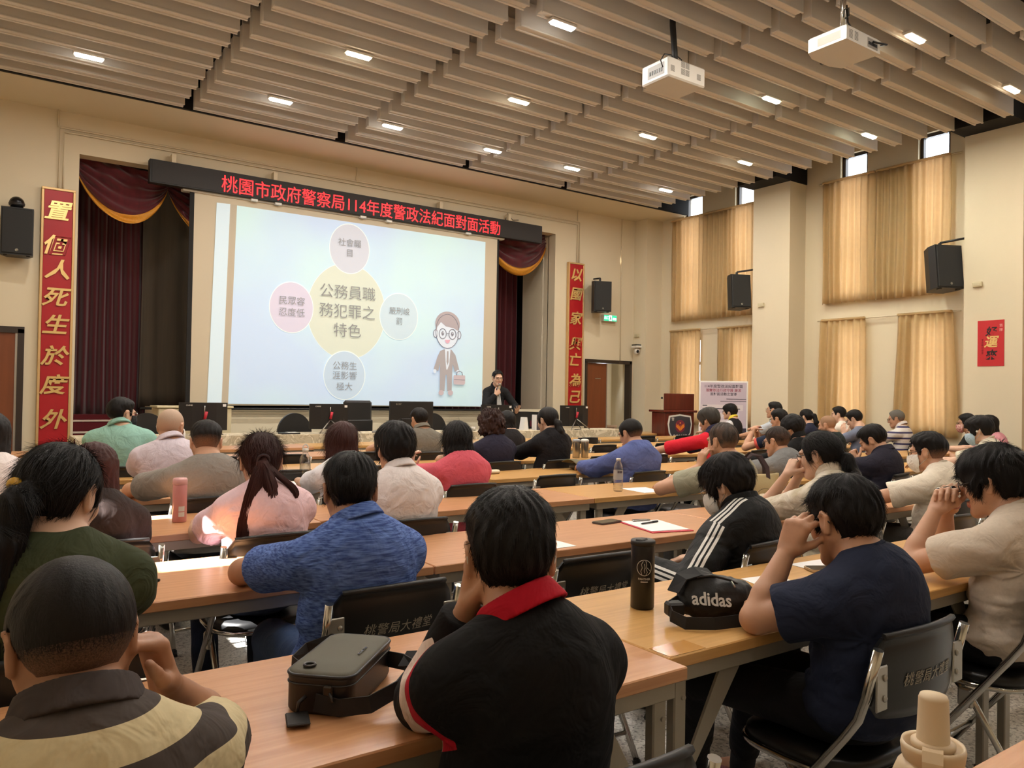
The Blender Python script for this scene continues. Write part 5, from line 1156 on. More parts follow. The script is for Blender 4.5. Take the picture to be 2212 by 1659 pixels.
person('grey-haired man in sage T-shirt with one hand behind his ear', (3.98, 3.33, 1.10), yaw=4, hy=-6, hp=6, h=.006, s=1.00, hair=('thin', 'darkgrey'), sk='m', tf=3.70, nstr=3500, slen=.02,
       shirt=cloth('sage_tee', (156, 154, 134)), loose=.024, build=1.12, folds=.006, trs='grey', arms=(dict(m='cheek', EW=(3.70, 3.60, .785), fd=(.05, -.2, 1), pn=(.9, -.2, 0), curl=(.6, .9, .5)), 'desk'), chair='black folding chair under the man in the sage T-shirt', seed=16)
def patch(c):
    a = c['arm'][-1]; d = a['E'] - a['S']; p = a['S'] + d * .60; o = un(A3(-1, -.25, .45) - un(d) * (A3(-1, -.25, .45) @ un(d))); y = -un(d); x = np.cross(y, o)
    for sc_, off, m in ((1, .061, mat('orange_badge', (230, 120, 70), .6)), (.72, .063, mat('badge_red', (206, 70, 40), .6)), (.4, .065, mat('badge_gold', (240, 170, 90), .5))):
        f = MB(); f.T = frame(p + o * off, x, y); f.prism([(q[0] * sc_, q[1] * sc_) for q in ((-.03, .042), (.03, .042), (.034, -.01), (.02, -.04), (0, -.05), (-.02, -.04), (-.034, -.01))], -.002, .002); f.build('shoulder_badge', m, c['root'])
    torus_at(c['arm'][-1]['W'] - un(c['arm'][-1]['fd']) * .02, c['arm'][-1]['W'] - c['arm'][-1]['E'], .030, .008, M_plastic, 'wrist_watch', c['root'])
person('police officer in dark navy uniform with orange shoulder badge, head on fist', (5.98, 3.47, 1.06), yaw=10, hy=4, hp=30, h=.0065, s=1.00, hair=('short', 'black'), sk='m', tf=3.72, nstr=3000, slen=.03, shirt=cloth('navy_uniform', (34, 33, 46)), sleeve='short', collar='polo', loose=.022, build=1.25,
       arms=(dict(m='cheek', EW=(5.72, 3.78, .785), curl=(1.3, 1.4, .9)), 'desk'), extra=patch, chair='black folding chair under the officer with the orange badge', seed=17)
person('young man with blue mask and white earbud in cream sweatshirt', (7.18, 3.20, 1.14), yaw=12, hy=0, hp=14, h=.008, s=0.96, hair=('mop', 'black'), sk='l', tf=3.74, mask=M_maskb, shirt=cloth('ecru_sweatshirt', (214, 206, 184)), sleeve='short', collar='crew', loose=.024, folds=.006,
       arms=(dict(W=(-.10, .62, .79), m='desk'), 'desk'), chair='black folding chair under the young man with the blue mask', seed=18,
       extra=lambda c: (torus_at(c['arm'][-1]['W'], c['arm'][-1]['fd'], .028, .005, M_chrome, 'bracelet', c['root']), MB().ball(tuple(c['C'] + c['R'] @ A3(-.088, .0, -.006)), .010, 8).build('earbud', M_white, c['root'])))
# --- fourth row
person('man in grey T-shirt leaning on the table with close-cropped black hair', (1.06, 4.5, 1.085), yaw=0, hy=-12, hp=20, h=.007, s=0.96, hair=('fade', 'softblack'), sk='m', tf=4.88, nstr=3000, slen=.015, shirt=cloth('warm_grey_tee', (136, 129, 122)), loose=.022, build=1.2,
       arms=(dict(EW=(.76, 5.0, .785), WW=(.98, 5.12, .79), fd=(1, .2, 0)), 'desk'), chair='black folding chair under the man in the warm grey T-shirt', seed=19)
person('woman with long straight brown hair in white blouse', (1.83, 4.44, 1.075), yaw=0, hy=-8, hp=12, h=.007, fem=True, s=0.98, hair=('bob', 'redbrown'), sk='l', tf=4.95, nstr=4000, slen=.09, shirt=cloth('white_blouse', (230, 228, 232)), loose=.020, chair='black folding chair under the woman in the white blouse', seed=20)
person('woman with black bobbed hair in coral pink T-shirt', (2.61, 4.38, 1.075), yaw=0, hy=-4, hp=14, h=.007, fem=True, s=0.98, hair=('bob', 'black'), sk='l', tf=4.95, nstr=4000, slen=.08, shirt=cloth('coral_tee', (206, 90, 104)), loose=.022, build=1.15, folds=.005, arms=('cheek', 'desk'), chair='black folding chair with printed back under the woman in coral pink', seed=21)
person('man in blue hooded top with short dark hair', (4.26, 4.48, 1.09), yaw=2, hy=4, hp=18, h=.007, s=0.96, hair=('crop', 'softblack'), sk='m', tf=4.88, nstr=2500, slen=.02, shirt=cloth('blue_hoodie', (86, 98, 150)), sleeve='long', hood=True, loose=.024, build=1.22, folds=.007, chair='black folding chair under the man in the blue hooded top', seed=22)
person('man with glasses and side-shaved hair in grey T-shirt, writing', (5.62, 4.12, 1.02), yaw=4, hy=0, hp=12, h=.007, s=1.04, hair=('thin', 'softblack'), sk='m', tf=4.78, nstr=2500, slen=.02, glasses=M_gl, shirt=cloth('cool_grey_tee', (120, 120, 120)), loose=.022, build=1.15,
       arms=(dict(WW=(5.62, 4.84, .79), m='write'), 'desk'), chair='black folding chair under the man in glasses and grey T-shirt', seed=23)
person('person with full black hair in black jacket facing the stage', (6.37, 4.5, 1.11), yaw=8, hy=0, hp=12, h=.009, s=1.00, hair=('bowl', 'black'), sk='m', tf=4.8, shirt=cloth('black_jacket', (20, 20, 21)), sleeve='long', collar='stand', chair='black folding chair under the black jacket with full hair', seed=24)
person('long-haired woman in pink shirt by the right-hand wall', (9.75, 4.25, 1.115), yaw=12, hy=0, hp=8, h=.010, fem=True, s=0.98, hair=('long', 'black'), sk='l', tf=4.8, shirt=cloth('rose_shirt', (214, 150, 160)), loose=.018, chair='black folding chair under the woman in pink by the wall', seed=25)
person('man with glasses and floral mask in black T-shirt', (10.25, 4.72, 1.12), yaw=14, hy=6, hp=5, h=.010, hair=('short', 'black'), sk='m', tf=4.8, mask=M_maskf, glasses=M_gl, shirt=cloth('black_tee', (30, 31, 29)), arms=(dict(m='desk'), 'desk'), chair='black folding chair under the man with the floral mask', seed=26)
# --- fifth row
person('bald grey-haired man in lavender polo shirt with white mask straps', (1.06, 5.45, 1.135), yaw=-6, hy=-28, hp=8, h=.008, s=0.98, hair=('buzz', 'white'), sk='m', tf=6.0, mask=M_mask, shirt=cloth('lavender_polo', (208, 196, 206)), collar='polo', loose=.022, build=1.22, chair='black folding chair under the bald man in lavender', seed=27)
person('woman at the left edge with long dark hair and white top', (.06, 4.62, 1.13), yaw=0, hy=-10, hp=8, h=.009, fem=True, s=0.99, hair=('bob', 'softblack'), sk='l', tf=4.88, shirt=cloth('white_top', (228, 218, 216)), loose=.022, build=1.15, chair='black folding chair at the left edge under the white top', seed=28)
person('woman with curly brown hair in navy top', (3.71, 5.65, 1.11), yaw=0, hy=0, hp=8, h=.008, fem=True, s=1.00, hair=('curly', 'brown'), sk='l', tf=6.12, shirt=cloth('navy_top', (40, 38, 54)), loose=.02, build=1.15, arms=('fold', 'fold'), chair='black folding chair under the curly-haired woman', seed=29)
person('woman with low ponytail in black hooded top', (4.29, 5.6, 1.15), yaw=2, hy=4, hp=12, h=.008, fem=True, s=1.00, hair=('pony', 'softblack'), sk='l', tf=6.12, tails=[tail([(0, -.10, -.02), (0, -.13, -.05), (.0, -.14, -.12), (.0, -.13, -.20)], (.025, .034, .036, .018), .004, 8)], shirt=cloth('black_hoodie', (27, 25, 28)), sleeve='long', hood=True, loose=.024, build=1.15, chair='black folding chair under the woman in the black hooded top', seed=30)
person('grey-haired person in navy polo with bright red sleeves', (6.35, 5.5, 1.145), yaw=6, hy=4, hp=14, h=.009, s=1.02, hair=('mop', 'darkgrey'), sk='m', tf=6.05, shirt=cloth('navy_red_sleeves', (44, 42, 66), (206, 36, 52)), patt1=lambda V, c: .150 - np.abs(V[:, 0]), collar='polo', loose=.02, arms=('fold', 'fold'), chair='black folding chair under the red-sleeved polo', seed=31)
person('man with glasses in navy shirt with red cuffs, hands folded at his chin', (7.81, 5.7, 1.145), yaw=10, hy=0, hp=8, h=.009, hair=('short', 'black'), sk='m', tf=6.05, glasses=M_gl, shirt=cloth('navy_red_cuffs', (38, 44, 62), (210, 90, 80)), patt1=sleeve_end, arms=(dict(E=(-.22, .36, .80), W=(-.06, .34, 1.02), fd=(.9, .1, .3), pn=(0, 0, -1)), dict(E=(.2, .4, .79), W=(.05, .36, 1.0), fd=(-.9, .1, .3), pn=(0, 0, -1))), chair='black folding chair under the man with red cuffs', seed=32)
person('crop-headed man in dark green shirt with buzzed light hair', (8.35, 5.42, 1.08), yaw=10, hy=0, hp=10, h=.009, s=0.98, hair=('buzz', 'buzz'), sk='m', tf=6.05, shirt=cloth('dark_teal_shirt', (38, 48, 48)), build=1.2, chair='black folding chair under the crop-headed man', seed=33)
person('man in slate blue shirt with forehead resting on his hand', (9.38, 5.70, 1.135), yaw=12, hy=0, hp=24, h=.009, s=0.96, hair=('short', 'black'), sk='l', tf=6.05, glasses=M_gl, shirt=cloth('slate_blue', (112, 118, 138)), arms=(dict(m='cheek', W=None) if False else dict(m='cheek', E=(-.2, .36, .79)), 'desk'), chair='black folding chair under the man in slate blue', seed=34)
person('older man with glasses in white shirt with navy stripes', (10.21, 5.6, 1.145), yaw=14, hy=8, hp=12, h=.009, s=0.98, hair=('crop', 'grey'), sk='m', tf=6.05, glasses=M_gl, shirt=cloth('navy_stripe_polo', (214, 208, 204), (66, 62, 96)), patt1=bands(.075, .30, .01), collar='polo', build=1.2, chair='black folding chair under the man in navy stripes', seed=35)
# --- rows near the stage
person('man with glasses and black mask in teal polo shirt', (.90, 6.4, 1.19), yaw=-14, hy=-46, hp=4, h=.009, hair=('short', 'black'), sk='l', tf=7.35, glasses=M_chrome, mask=M_maskk, shirt=cloth('teal_polo', (142, 184, 172)), collar='polo', loose=.024, build=1.22, chair='black folding chair under the man in the teal polo shirt', seed=36)
person('man in grey shirt with both hands held to his face', (3.61, 6.8, 1.115), yaw=0, hy=0, hp=16, h=.009, s=0.94, hair=('short', 'softblack'), sk='m', tf=7.45, shirt=cloth('olive_grey_shirt', (118, 112, 102)), collar='polo', build=1.25, arms=('cheek', 'cheek'), chair='black folding chair under the man with both hands at his face', seed=37)
person('black-haired woman mostly hidden behind the curly-haired woman', (4.66, 6.8, 1.09), yaw=0, hy=0, hp=10, h=.010, fem=True, hair=('long', 'black'), sk='l', tf=7.45, shirt=cloth('black_blouse', (36, 33, 35)), chair='black folding chair behind the curly-haired woman', seed=38)
person('woman with ponytail in navy shirt against the pilaster', (9.80, 6.7, 1.13), yaw=12, hy=-8, hp=10, h=.010, fem=True, hair=('pony', 'black'), sk='l', tf=7.3, tails=[tail([(0, -.10, .02), (0, -.14, .0), (.0, -.155, -.10), (.0, -.14, -.20)], (.025, .034, .036, .018), .004, 8)], shirt=cloth('navy_shirt', (42, 44, 62)), arms=('cheek', 'desk'), chair='black folding chair under the navy shirt with ponytail', seed=39)
person('young man in white T-shirt seen in profile before the gold curtain', (10.60, 6.7, 1.165), yaw=14, hy=12, hp=2, h=.010, hair=('short', 'black'), sk='l', tf=7.3, shirt=cloth('white_tee', (226, 216, 204)), chair='black folding chair under the young man in white', seed=40)
person('man with glasses in pale blue shirt looking up at the screen', (9.20, 6.8, 1.225), yaw=12, hy=6, hp=-4, h=.010, hair=('short', 'black'), sk='m', tf=7.3, glasses=M_chrome, shirt=cloth('pale_blue_shirt', (186, 192, 200)), chair='black folding chair under the man in pale blue', seed=41)
person('person in black waistcoat with yellow collar before the event poster', (9.72, 8.0, 1.17), yaw=14, hy=8, hp=2, h=.010, fem=True, s=0.98, hair=('mop', 'black'), sk='l', tf=8.5, glasses=M_gl, shirt=cloth('black_waistcoat', (34, 32, 36), (206, 204, 208)), patt1=lambda V, c: .135 - np.abs(V[:, 0]), collar='shirt', col_mat=mat('yellow_collar', (232, 210, 70), .7), chair='black folding chair under the person with the yellow collar', seed=42)
# --- the speaker
def tie(c):
    N = c['N']; f = MB(); f.T = None; y0 = N[1] + .118
    f.add([(-.018, y0 - .02, N[2] + .005), (.018, y0 - .02, N[2] + .005), (.040, y0 + .06, N[2] - .30), (.03, y0 + .06, N[2] - .46), (0, y0 + .06, N[2] - .49), (-.03, y0 + .06, N[2] - .46), (-.040, y0 + .06, N[2] - .30)], [range(7)])
    o = f.build('necktie', cloth('silver_tie', (168, 166, 164)), c['root']); o.modifiers.new('thickness', 'SOLIDIFY').thickness = .008
SPK = person('speaker standing in black shirt and grey tie, microphone in hand', (6.97, 10.45, 1.645), yaw=166, hy=0, hp=4, h=.006, s=1.00, stand=True, hair=('short', 'black'), sk='l', glasses=M_gl, shirt=cloth('black_dress_shirt', (34, 34, 36)), sleeve='long', collar='shirt', build=1.08, extra=tie,
       arms=(dict(W=(-.26, .30, 1.10), pole=(-.8, -.5, -.6), fd=(.2, .9, .5), pn=(.3, -.3, .9), curl=(.15, .2, .15), spread=.2), dict(W=(.07, .20, 1.38), pole=(.9, -.1, -.9), fd=(-.7, .1, .6), pn=(-.3, -.9, .2), curl=(1.2, 1.2, .8))), seed=43)
R_ = Matrix.Rotation(math.radians(166), 4, 'Z'); L_ = SPK['root'].location
def spk(p): return tuple(R_ @ Vector(p) + L_)
h_ = SPK['arm'][1]; g = h_['W'] + un(h_['fd']) * .075 + un(h_['pn']) * .035; mth = SPK['C'] + SPK['R'] @ A3(0, .125, -.085); d_ = un(mth - g)
f = MB(); f.tube([spk(g - d_ * .12), spk(g + d_ * .02), spk(mth - d_ * .03)], (.013, .016, .017), 10); mic = f.build('microphone', mat('pale_gold_microphone', (214, 196, 168), .35, .5)); f = MB(); f.ball(spk(mth - d_ * .01), .026, 12); f.build('microphone_grille', M_steel, mic)
tag(mic, 'pale handheld microphone held to the standing speaker\'s mouth', 'microphone')
# --- empty chairs
for x, y, lab in ((1.87, 2.33, 'empty black folding chair with printed back, just left of the black flask'), (3.56, 2.10, 'empty black folding chair beyond the navy T-shirt man\'s table') if False else (4.12, 2.15, 'empty black folding chair between the camouflage jacket and the cream T-shirt'),
                  (3.45, 4.6, 'empty black folding chair with printed back behind the olive messenger bag'), (4.95, 4.55, 'empty black folding chair just right of the blue hooded top'), (4.95, 5.78, 'empty black folding chair just beyond the two steel tumblers'), (5.55, 5.7, 'empty black folding chair left of the red-sleeved polo'), (6.1, 7.05, 'empty black folding chair at the sixth row left of the blue hood'), (7.1, 7.05, 'empty black folding chair at the sixth row right of the blue hood'),
                  (6.9, 8.3, 'empty black folding chair at the row next to the front, first in view'), (8.0, 8.3, 'empty black folding chair at the row next to the front, second in view'), (8.8, 8.3, 'empty black folding chair at the row next to the front, nearest the lectern'), (1.87, 5.7, 'empty black folding chair behind the glass water bottle'), (2.6, 5.75, 'empty black folding chair between the bottle and the coral T-shirt'),
                  (2.3, 7.05, 'empty black folding chair left of the brown hair, near the stage'), (1.7, 7.05, 'empty black folding chair above the grey T-shirt man'), (3.05, 7.05, 'empty black folding chair left of the man with hands at his face'), (7.9, 5.75 + 1.3, 'empty black folding chair beyond the red cuffs'), (7.2, 5.72, 'empty black folding chair left of the man with red cuffs'), (8.3, 4.5, 'empty black folding chair near the wall in the fourth row'), (8.9, 3.3, 'empty black folding chair near the right edge of the picture'), (6.5, 2.15, 'empty black folding chair right of the masked man in cream')):
    place_chair(x, y, random.uniform(-.06, .06), lab)
# ================================================================== lamps, projectors, wall fittings
M_tube = {k: mat('lamp_tube_' + k, c, .4, emit=e) for k, c, e in (('c', (255, 250, 240), 16), ('w', (255, 238, 205), 14), ('g', (246, 255, 226), 18))}
ROWN = {9: 'lamp row nearest the stage', 7: 'second lamp row from the stage', 5: 'third lamp row from the stage', 3: 'fourth lamp row from the stage'}
cnt = {}
for x, y, k in LAMPS:
    if y < 3 or (x, y) in ((.95, 7.58), (.95, 5.78), (2.7, 5.78), (.95, 3.95), (3.2, 3.95), (5.3, 3.95)): continue
    r = int(y); cnt[r] = cnt.get(r, 0) + 1
    t = thing('ceiling_lamp', '%s ceiling lamp, %s from the left in the %s' % ({'c': 'white', 'w': 'warm', 'g': 'greenish-white'}[k], NUMW[cnt[r] - 1], ROWN[r]), 'ceiling lamp', (x, y, 4.9), 0, 'lamps between the ceiling slats')
    f = MB(); f.box(-.15, .15, -.045, .045, .022, .05, .006); f.build('housing', M_white, t)
    f = MB(); f.box(-.135, .135, -.034, .034, .0, .024, .012); f.build('diffuser', M_tube[k], t)
for x, y, hgt, big, lab in ((5.52, 5.28, .19, True, 'white ceiling projector with black cable loom, left of the pair'), (6.15, 3.87, .115, False, 'white ceiling projector on a chrome pole, right of the pair')):
    t = thing('projector', lab, 'projector', (x, y, 4.4), 0, 'ceiling projectors'); W, Dp = .255, .18
    f = MB()
    if big: f.box(-W, W, -Dp, Dp, 0, hgt, .014)
    else: f.prism([(-W, -Dp), (W, -Dp), (W, Dp), (W * .5, Dp + .05), (-W * .5, Dp + .05), (-W, Dp)], 0, hgt); f.box(-W * .98, W * .98, -Dp * .98, Dp * .98, hgt, hgt + .012, .006)
    f.build('casing', M_white, t)
    f = MB(); f.T = Matrix.Translation((.06, Dp + (.05 if not big else 0), hgt * .5)) @ Matrix.Rotation(-PI / 2, 4, 'X'); f.lathe([(.05, -.01), (.05, .03), (.04, .035), (.036, .02), (0, .02)], 0, 0, 20); f.build('lens', M_plastic, t)
    for gx, n in (((-.20, 1), (-.06, 2), (.0, 2), (.16, 1)) if big else ((-.19, 1), (-.11, 1))):
        for q in range(n):
            f = MB(); z0 = hgt * (.28 + .36 * q) if big else hgt * .2
            for i in range(7): f.box(gx - .026, gx + .026, -Dp - .002, -Dp + .002, z0 + i * (.0085 if big else .011), z0 + i * (.0085 if big else .011) + .004)
            f.build('vent', mat('vent_grey', (128, 124, 118), .6), t)
    f = MB(); f.box(-W - .002, -W + .01, -Dp * .7, Dp * .5, hgt * .2, hgt * .8); f.build('socket_panel', mat('socket_grey', (150, 146, 140), .5), t)
    if not big: f = MB(); f.box(.06, .21, -Dp - .003, -Dp + .01, hgt * .15, hgt * .85); f.build('socket_panel', mat('socket_grey'), t)
    f = MB()
    for i in range(6): f.box((-W - .006) if big else .07 + .022 * i, (-W + .002) if big else .085 + .022 * i, -.1 + .03 * i if big else -Dp - .008, -.085 + .03 * i if big else -Dp, hgt * .35, hgt * .55)
    f.build('socket', M_plastic, t)
    if big:
        f = MB(); f.tube([(.0, -.02, hgt), (-.01, -.02, .35), (-.03, -.01, .6), (-.03, -.01, .85)], .03, 10); f.build('cable_loom', M_plastic, t)
        f = MB(); f.tube([(-.02, -.06, hgt + .03), (-.14, -.1, hgt + .06), (-.27, -.14, hgt + .02), (-.33, -.15, hgt * .7), (-.27, -.12, hgt * .5)], .006, 6); f.tube([(.03, -.02, hgt + .02), (.06, -.05, hgt + .08), (0, -.03, hgt + .12)], .006, 6); f.build('cable', M_plastic, t)
    else:
        f = MB(); f.tube([(-.02, 0, hgt), (-.02, 0, .8)], .024, 12); f.build('ceiling_pole', M_chrome, t)
        f = MB(); f.tube([(.12, -Dp - .01, hgt * .6), (.22, -Dp - .08, hgt * .4), (.31, -.12, hgt * .9), (.29, -.05, hgt + .07), (.12, -.04, hgt + .06), (.02, -.02, hgt + .16), (.0, -.02, .42)], .008, 6); f.tube([(-.045, -.02, .3), (-.055, -.03, .36), (.0, -.04, .39), (.02, -.03, .33), (-.03, -.03, .29)], .005, 6); f.build('cable', M_plastic, t)
    f = MB(); f.box(-.09, .09, -.09, .09, hgt + .004, hgt + .03, .006); f.build('mount_plate', M_white, t)
def speaker(loc, rz, w, hgt, lab, arm, ball=False, tilt=0):
    t = thing('wall_speaker', lab, 'speaker', loc, rz, 'black wall speakers')
    if tilt: t.rotation_euler = (math.radians(tilt), 0, rz)
    f = MB(); d = w * .8; f.prism([(-w / 2, 0), (w / 2, 0), (w / 2, d * .45), (w * .32, d), (-w * .32, d), (-w / 2, d * .45)], 0, hgt); f.build('cabinet', M_plastic, t)
    f = MB(); f.box(-w * .47, w * .47, -.014, .004, .015, hgt - .015, .012); f.build('grille', mat('speaker_mesh', (38, 38, 38), .8, bump=.6, bscale=500, bdist=.001), t)
    f = MB(); f.T = Matrix.Translation((0, -.016, hgt * .1)) @ Matrix.Rotation(PI / 2, 4, 'X'); f.lathe([(.018, 0), (.018, .003), (.012, .004), (.012, .002), (0, .002)], 0, 0, 16); f.build('badge', M_steel, t)
    f = MB()
    for x in (-w * .35, w * .35): f.box(x - .02, x + .02, .02, .08, -.012, .0, .004)
    f.build('foot', M_plastic, t)
    f = MB(); f.tube([(0, d * .5, hgt), (0, d * .5, hgt + .07)], .022, 8); f.tube([(0, d * .5, hgt + .075), arm], .016, 8); f.build('wall_bracket', M_plastic, t)
    return t
speaker((.375, 11.2, 2.99), math.radians(-4), .34, .58, 'black wall speaker left of the red couplet board with a dark dome on top', (0, .28, .65))
t = thing('camera_dome', 'glossy black dome camera sitting above the leftmost wall speaker', 'dome camera', (.37, 11.34, 3.6))
f = MB(); f.ball((0, 0, .045), .085, 20); f.build('dome', mat('smoked_dome', (20, 20, 22), .06), t); f = MB(); f.lathe([(.05, -.02), (.06, 0), (.085, .02), (.088, .05), (.086, .05)], 0, 0, 20); f.build('base_ring', M_plastic, t)
f = MB(); f.box(-.02, .02, .02, .16, .02, .05); f.build('bracket', M_plastic, t)
speaker((9.80, 11.12, 3.0), math.radians(-18), .36, .58, 'black wall speaker beside the right-hand red couplet board', (-.06, .32, .66))
speaker((10.80, 8.66, 2.95), math.radians(-24), .36, .58, 'black wall speaker on the far pilaster between the curtain bays', (.32, -.06, .68), tilt=-5)
speaker((10.83, 5.20, 2.93), math.radians(-26), .40, .60, 'black wall speaker on the pilaster with the red paper poster', (.40, -.1, .72), tilt=-6)
t = thing('exit_sign', 'green and white illuminated exit sign above the open door', 'exit sign', (10.27, 11.44, 2.86))
f = MB(); f.box(-.175, .175, -.02, .05, 0, .13, .006); f.build('sign_box', M_white, t)
f = MB(); f.box(-.165, .165, -.024, -.018, .008, .122); f.build('sign_face', mat('exit_green', (46, 190, 140), .4, emit=.9), t)
f = MB(); f.box(-.04, .035, -.027, -.022, .012, .118); f.box(.06, .15, -.027, -.022, .03, .075); f.build('white_panel', mat('exit_white', (240, 255, 250), .4, emit=1.1), t)
f = MB(); f.ball((-.005, -.03, .10), (.009, .004, .009), 8); f.prism([(-.015, .09), (.005, .09), (.012, .06), (.02, .02), (.008, .02), (0, .05), (-.02, .02), (-.03, .025), (-.01, .06)], -.031, -.027, 'y'); f.build('running_figure', mat('exit_dark_green', (14, 110, 80), .4), t)
f = MB(); write(f, '出口', .07, frame((-.10, -.0265, .064), (1, 0, 0), (0, 0, 1)), extrude=.001); f.build('sign_lettering', mat('exit_white'), t)
t = thing('tracking_camera', 'white and black pan-tilt camera on a bracket above the open door', 'camera', (10.93, 11.36, 2.30))
f = MB(); f.box(-.09, .06, -.09, .05, .11, .135, .006); f.build('bracket', M_plastic, t); f = MB(); f.box(-.10, .05, -.12, .06, .06, .11, .012); f.build('base', M_white, t)
f = MB(); f.ball((-.02, -.03, .0), (.062, .062, .068), 16); f.build('head', M_white, t); f = MB(); f.ball((-.035, -.075, -.008), (.034, .03, .034), 14); f.build('lens', mat('camera_lens', (10, 10, 12), .08), t)
for loc, lab in (((10.965, 8.38, 2.98), 'small beige wall box on the far pilaster'), ((10.965, 4.92, 2.96), 'small beige wall box on the pilaster above the red paper poster'), ((10.965, 11.38, 2.62), 'small grey wall box above the pan-tilt camera')):
    t = thing('wall_box', lab, 'wall box', loc); f = MB(); f.box(-.03, .004, -.06, .06, -.035, .035, .006); f.build('cover', mat('beige_plastic', (206, 194, 160), .5), t); f = MB(); f.box(-.034, -.028, -.045, .045, -.02, .02, .003); f.build('plate', mat('beige_plate', (196, 184, 152), .5), t)

# ================================================================== the head table by the stage
def cover_fn(m, nt, b):
    N, L = nt.nodes, nt.links
    tc = N.new('ShaderNodeTexCoord'); n = N.new('ShaderNodeTexNoise'); n.inputs['Scale'].default_value = 5; n.inputs['Detail'].default_value = 3; n.inputs['Distortion'].default_value = 2.5; L.new(tc.outputs['Object'], n.inputs[0])
    r = N.new('ShaderNodeValToRGB'); e = r.color_ramp.elements; e[0].position = .44; e[0].color = (*s2l((222, 208, 182)), 1); e[1].position = .56; e[1].color = (*s2l((196, 180, 152)), 1)
    q = e.new(.5); q.color = (*s2l((176, 160, 132)), 1); L.new(n.outputs[0], r.inputs[0]); L.new(r.outputs[0], b.inputs['Base Color'])
M_cover = mat('damask_cloth', (222, 210, 186), .8, fn=cover_fn)
TZ = .83; CX0, CX1, CY0, CY1 = .9, 9.0, 9.6, 10.15
n = 0
for x0 in np.arange(CX0, CX1 - .5, 1.62):
    t = thing('head_table', 'long head table hidden under the pale damask cloth', 'table', (x0 + .81, 9.88, 0), 0, 'head tables under the cloth')
    f = MB(); f.box(-.80, .80, -.26, .26, .79, .82); f.build('tabletop', M_oak, t)
    for sx in (-.74, .74):
        for sy in (-.22, .22):
            f = MB(); f.box(sx - .02, sx + .02, sy - .02, sy + .02, 0, .79); f.build('leg', M_leg, t)
f = MB(); nu = 220
def skirt(u, v):
    x = CX0 + (CX1 - CX0) * u; w = .012 * math.sin(u * 190) * v + .008 * math.sin(u * 61)
    return (x, CY0 - .012 - .03 * v + w * v, TZ - v * .62)
f.grid(skirt, nu, 6); f.box(CX0 - .01, CX1 + .01, CY0 - .012, CY1 + .01, TZ - .008, TZ + .002, .004)
f.grid(lambda u, v: (CX1 + .01 + .03 * v + .01 * math.sin(u * 40) * v, CY0 + (CY1 - CY0) * u, TZ - v * .62), 16, 6); f.grid(lambda u, v: (CX0 - .01 - .03 * v, CY0 + (CY1 - CY0) * u, TZ - v * .62), 16, 6)
tag(f.build('tablecloth', M_cover), 'pale damask cloth draped over the long head table below the stage', 'tablecloth')
M_scr = mat('monitor_black', (22, 22, 23), .4); M_red = mat('monitor_red', (190, 40, 60), .4)
def monitor(px, lab, w, hgt, brand, rz, ydz=9.75, z0=.06, stand='tri'):
    t = thing('monitor', lab, 'monitor', (px, ydz, TZ), rz, 'monitors on the head table')
    f = MB(); a = w / 2
    f.prism([(-a, .02), (a, .02), (a, 0), (a * .5, -.035), (-a * .5, -.035), (-a, 0)], z0, z0 + hgt) if stand == 'tri' else f.box(-a, a, -.03, .02, z0, z0 + hgt, .006)
    f.build('casing', M_scr, t)
    f = MB(); f.box(-a + .01, a - .01, .018, .022, z0 + .01, z0 + hgt - .01); f.build('screen', mat('dark_screen', (12, 14, 18), .15), t)
    f = MB(); write(f, brand, .024 if stand == 'tri' else .05, frame((-a * .62, -.0365 if stand == 'tri' else -.032, z0 + hgt * .9), (1, 0, 0), (0, 0, 1)), extrude=.0006)
    if stand == 'tri': f.T = Matrix.Translation((a * .1, -.0, 0))
    f.build('brand_lettering', M_white if stand == 'tri' else M_leg, t)
    f = MB(); f.box(a * .78, a * .92, -.0215, -.012, z0 + hgt * .86, z0 + hgt * .95); f.build('sticker', M_paper, t)
    if stand == 'tri':
        f = MB(); f.tube([(0, -.04, z0 + hgt * .55), (0, -.045, z0 + hgt * .88)], .006, 6); f.build('spine', M_steel, t)
        f = MB(); f.tube([(0, -.05, z0 + hgt * .4), (.02, -.055, z0 + hgt * .68)], .018, 8); f.build('red_neck', M_red, t)
        for sx in (-1, 1):
            f = MB(); f.tube([(0, -.045, .18 * 1.0), (sx * a * .68, -.15, .012)], .008, 6); f.build('leg', M_steel, t)
    else:
        f = MB(); f.box(-.12, .12, -.1, .1, 0, .012, .004); f.box(-.03, .03, -.05, -.03, .01, z0 + .1, .004); f.build('stand', M_scr, t)
        f = MB(); f.box(-a * .5, a * .5, -.045, -.028, z0 + .02, z0 + .12, .004); f.build('back_plate', M_scr, t)
    f = MB(); f.tube([(.02, -.04, z0 + .05), (.03, -.09, .06), (.05, -.14, -.02) if False else (.06, -.1, .012), (-.1, -.12, .01)], .006, 6); f.build('cable', M_plastic, t)
monitor(2.26, 'black curved-back monitor nearest the left end of the head table', .56, .335, 'CHIMEI', .03)
monitor(3.84, 'black curved-back monitor behind the brown-haired woman', .53, .33, 'CHIMEI', 0)
monitor(5.05, 'wider flat black monitor beside the tall office chair', .66, .36, 'acer', -.05, z0=.075, stand='flat')
monitor(6.50, 'black curved-back monitor in front of the standing speaker', .57, .335, 'CHIMEI', .05)
monitor(8.02, 'black curved-back monitor at the right end of the head table', .60, .335, 'CHIMEI', .06)
M_leather = mat('black_leather', (30, 29, 29), .42)
t = thing('office_chair', 'tall black leather office chair behind the head table', 'office chair', (4.58, 10.5, 0))
f = MB(); f.box(-.22, .22, .0, .07, .62, 1.26, .03); f.build('backrest', M_leather, t); f = MB(); f.box(-.225, .225, -.018, .012, .66, .98, .012); f.build('lumbar_panel', M_leather, t)
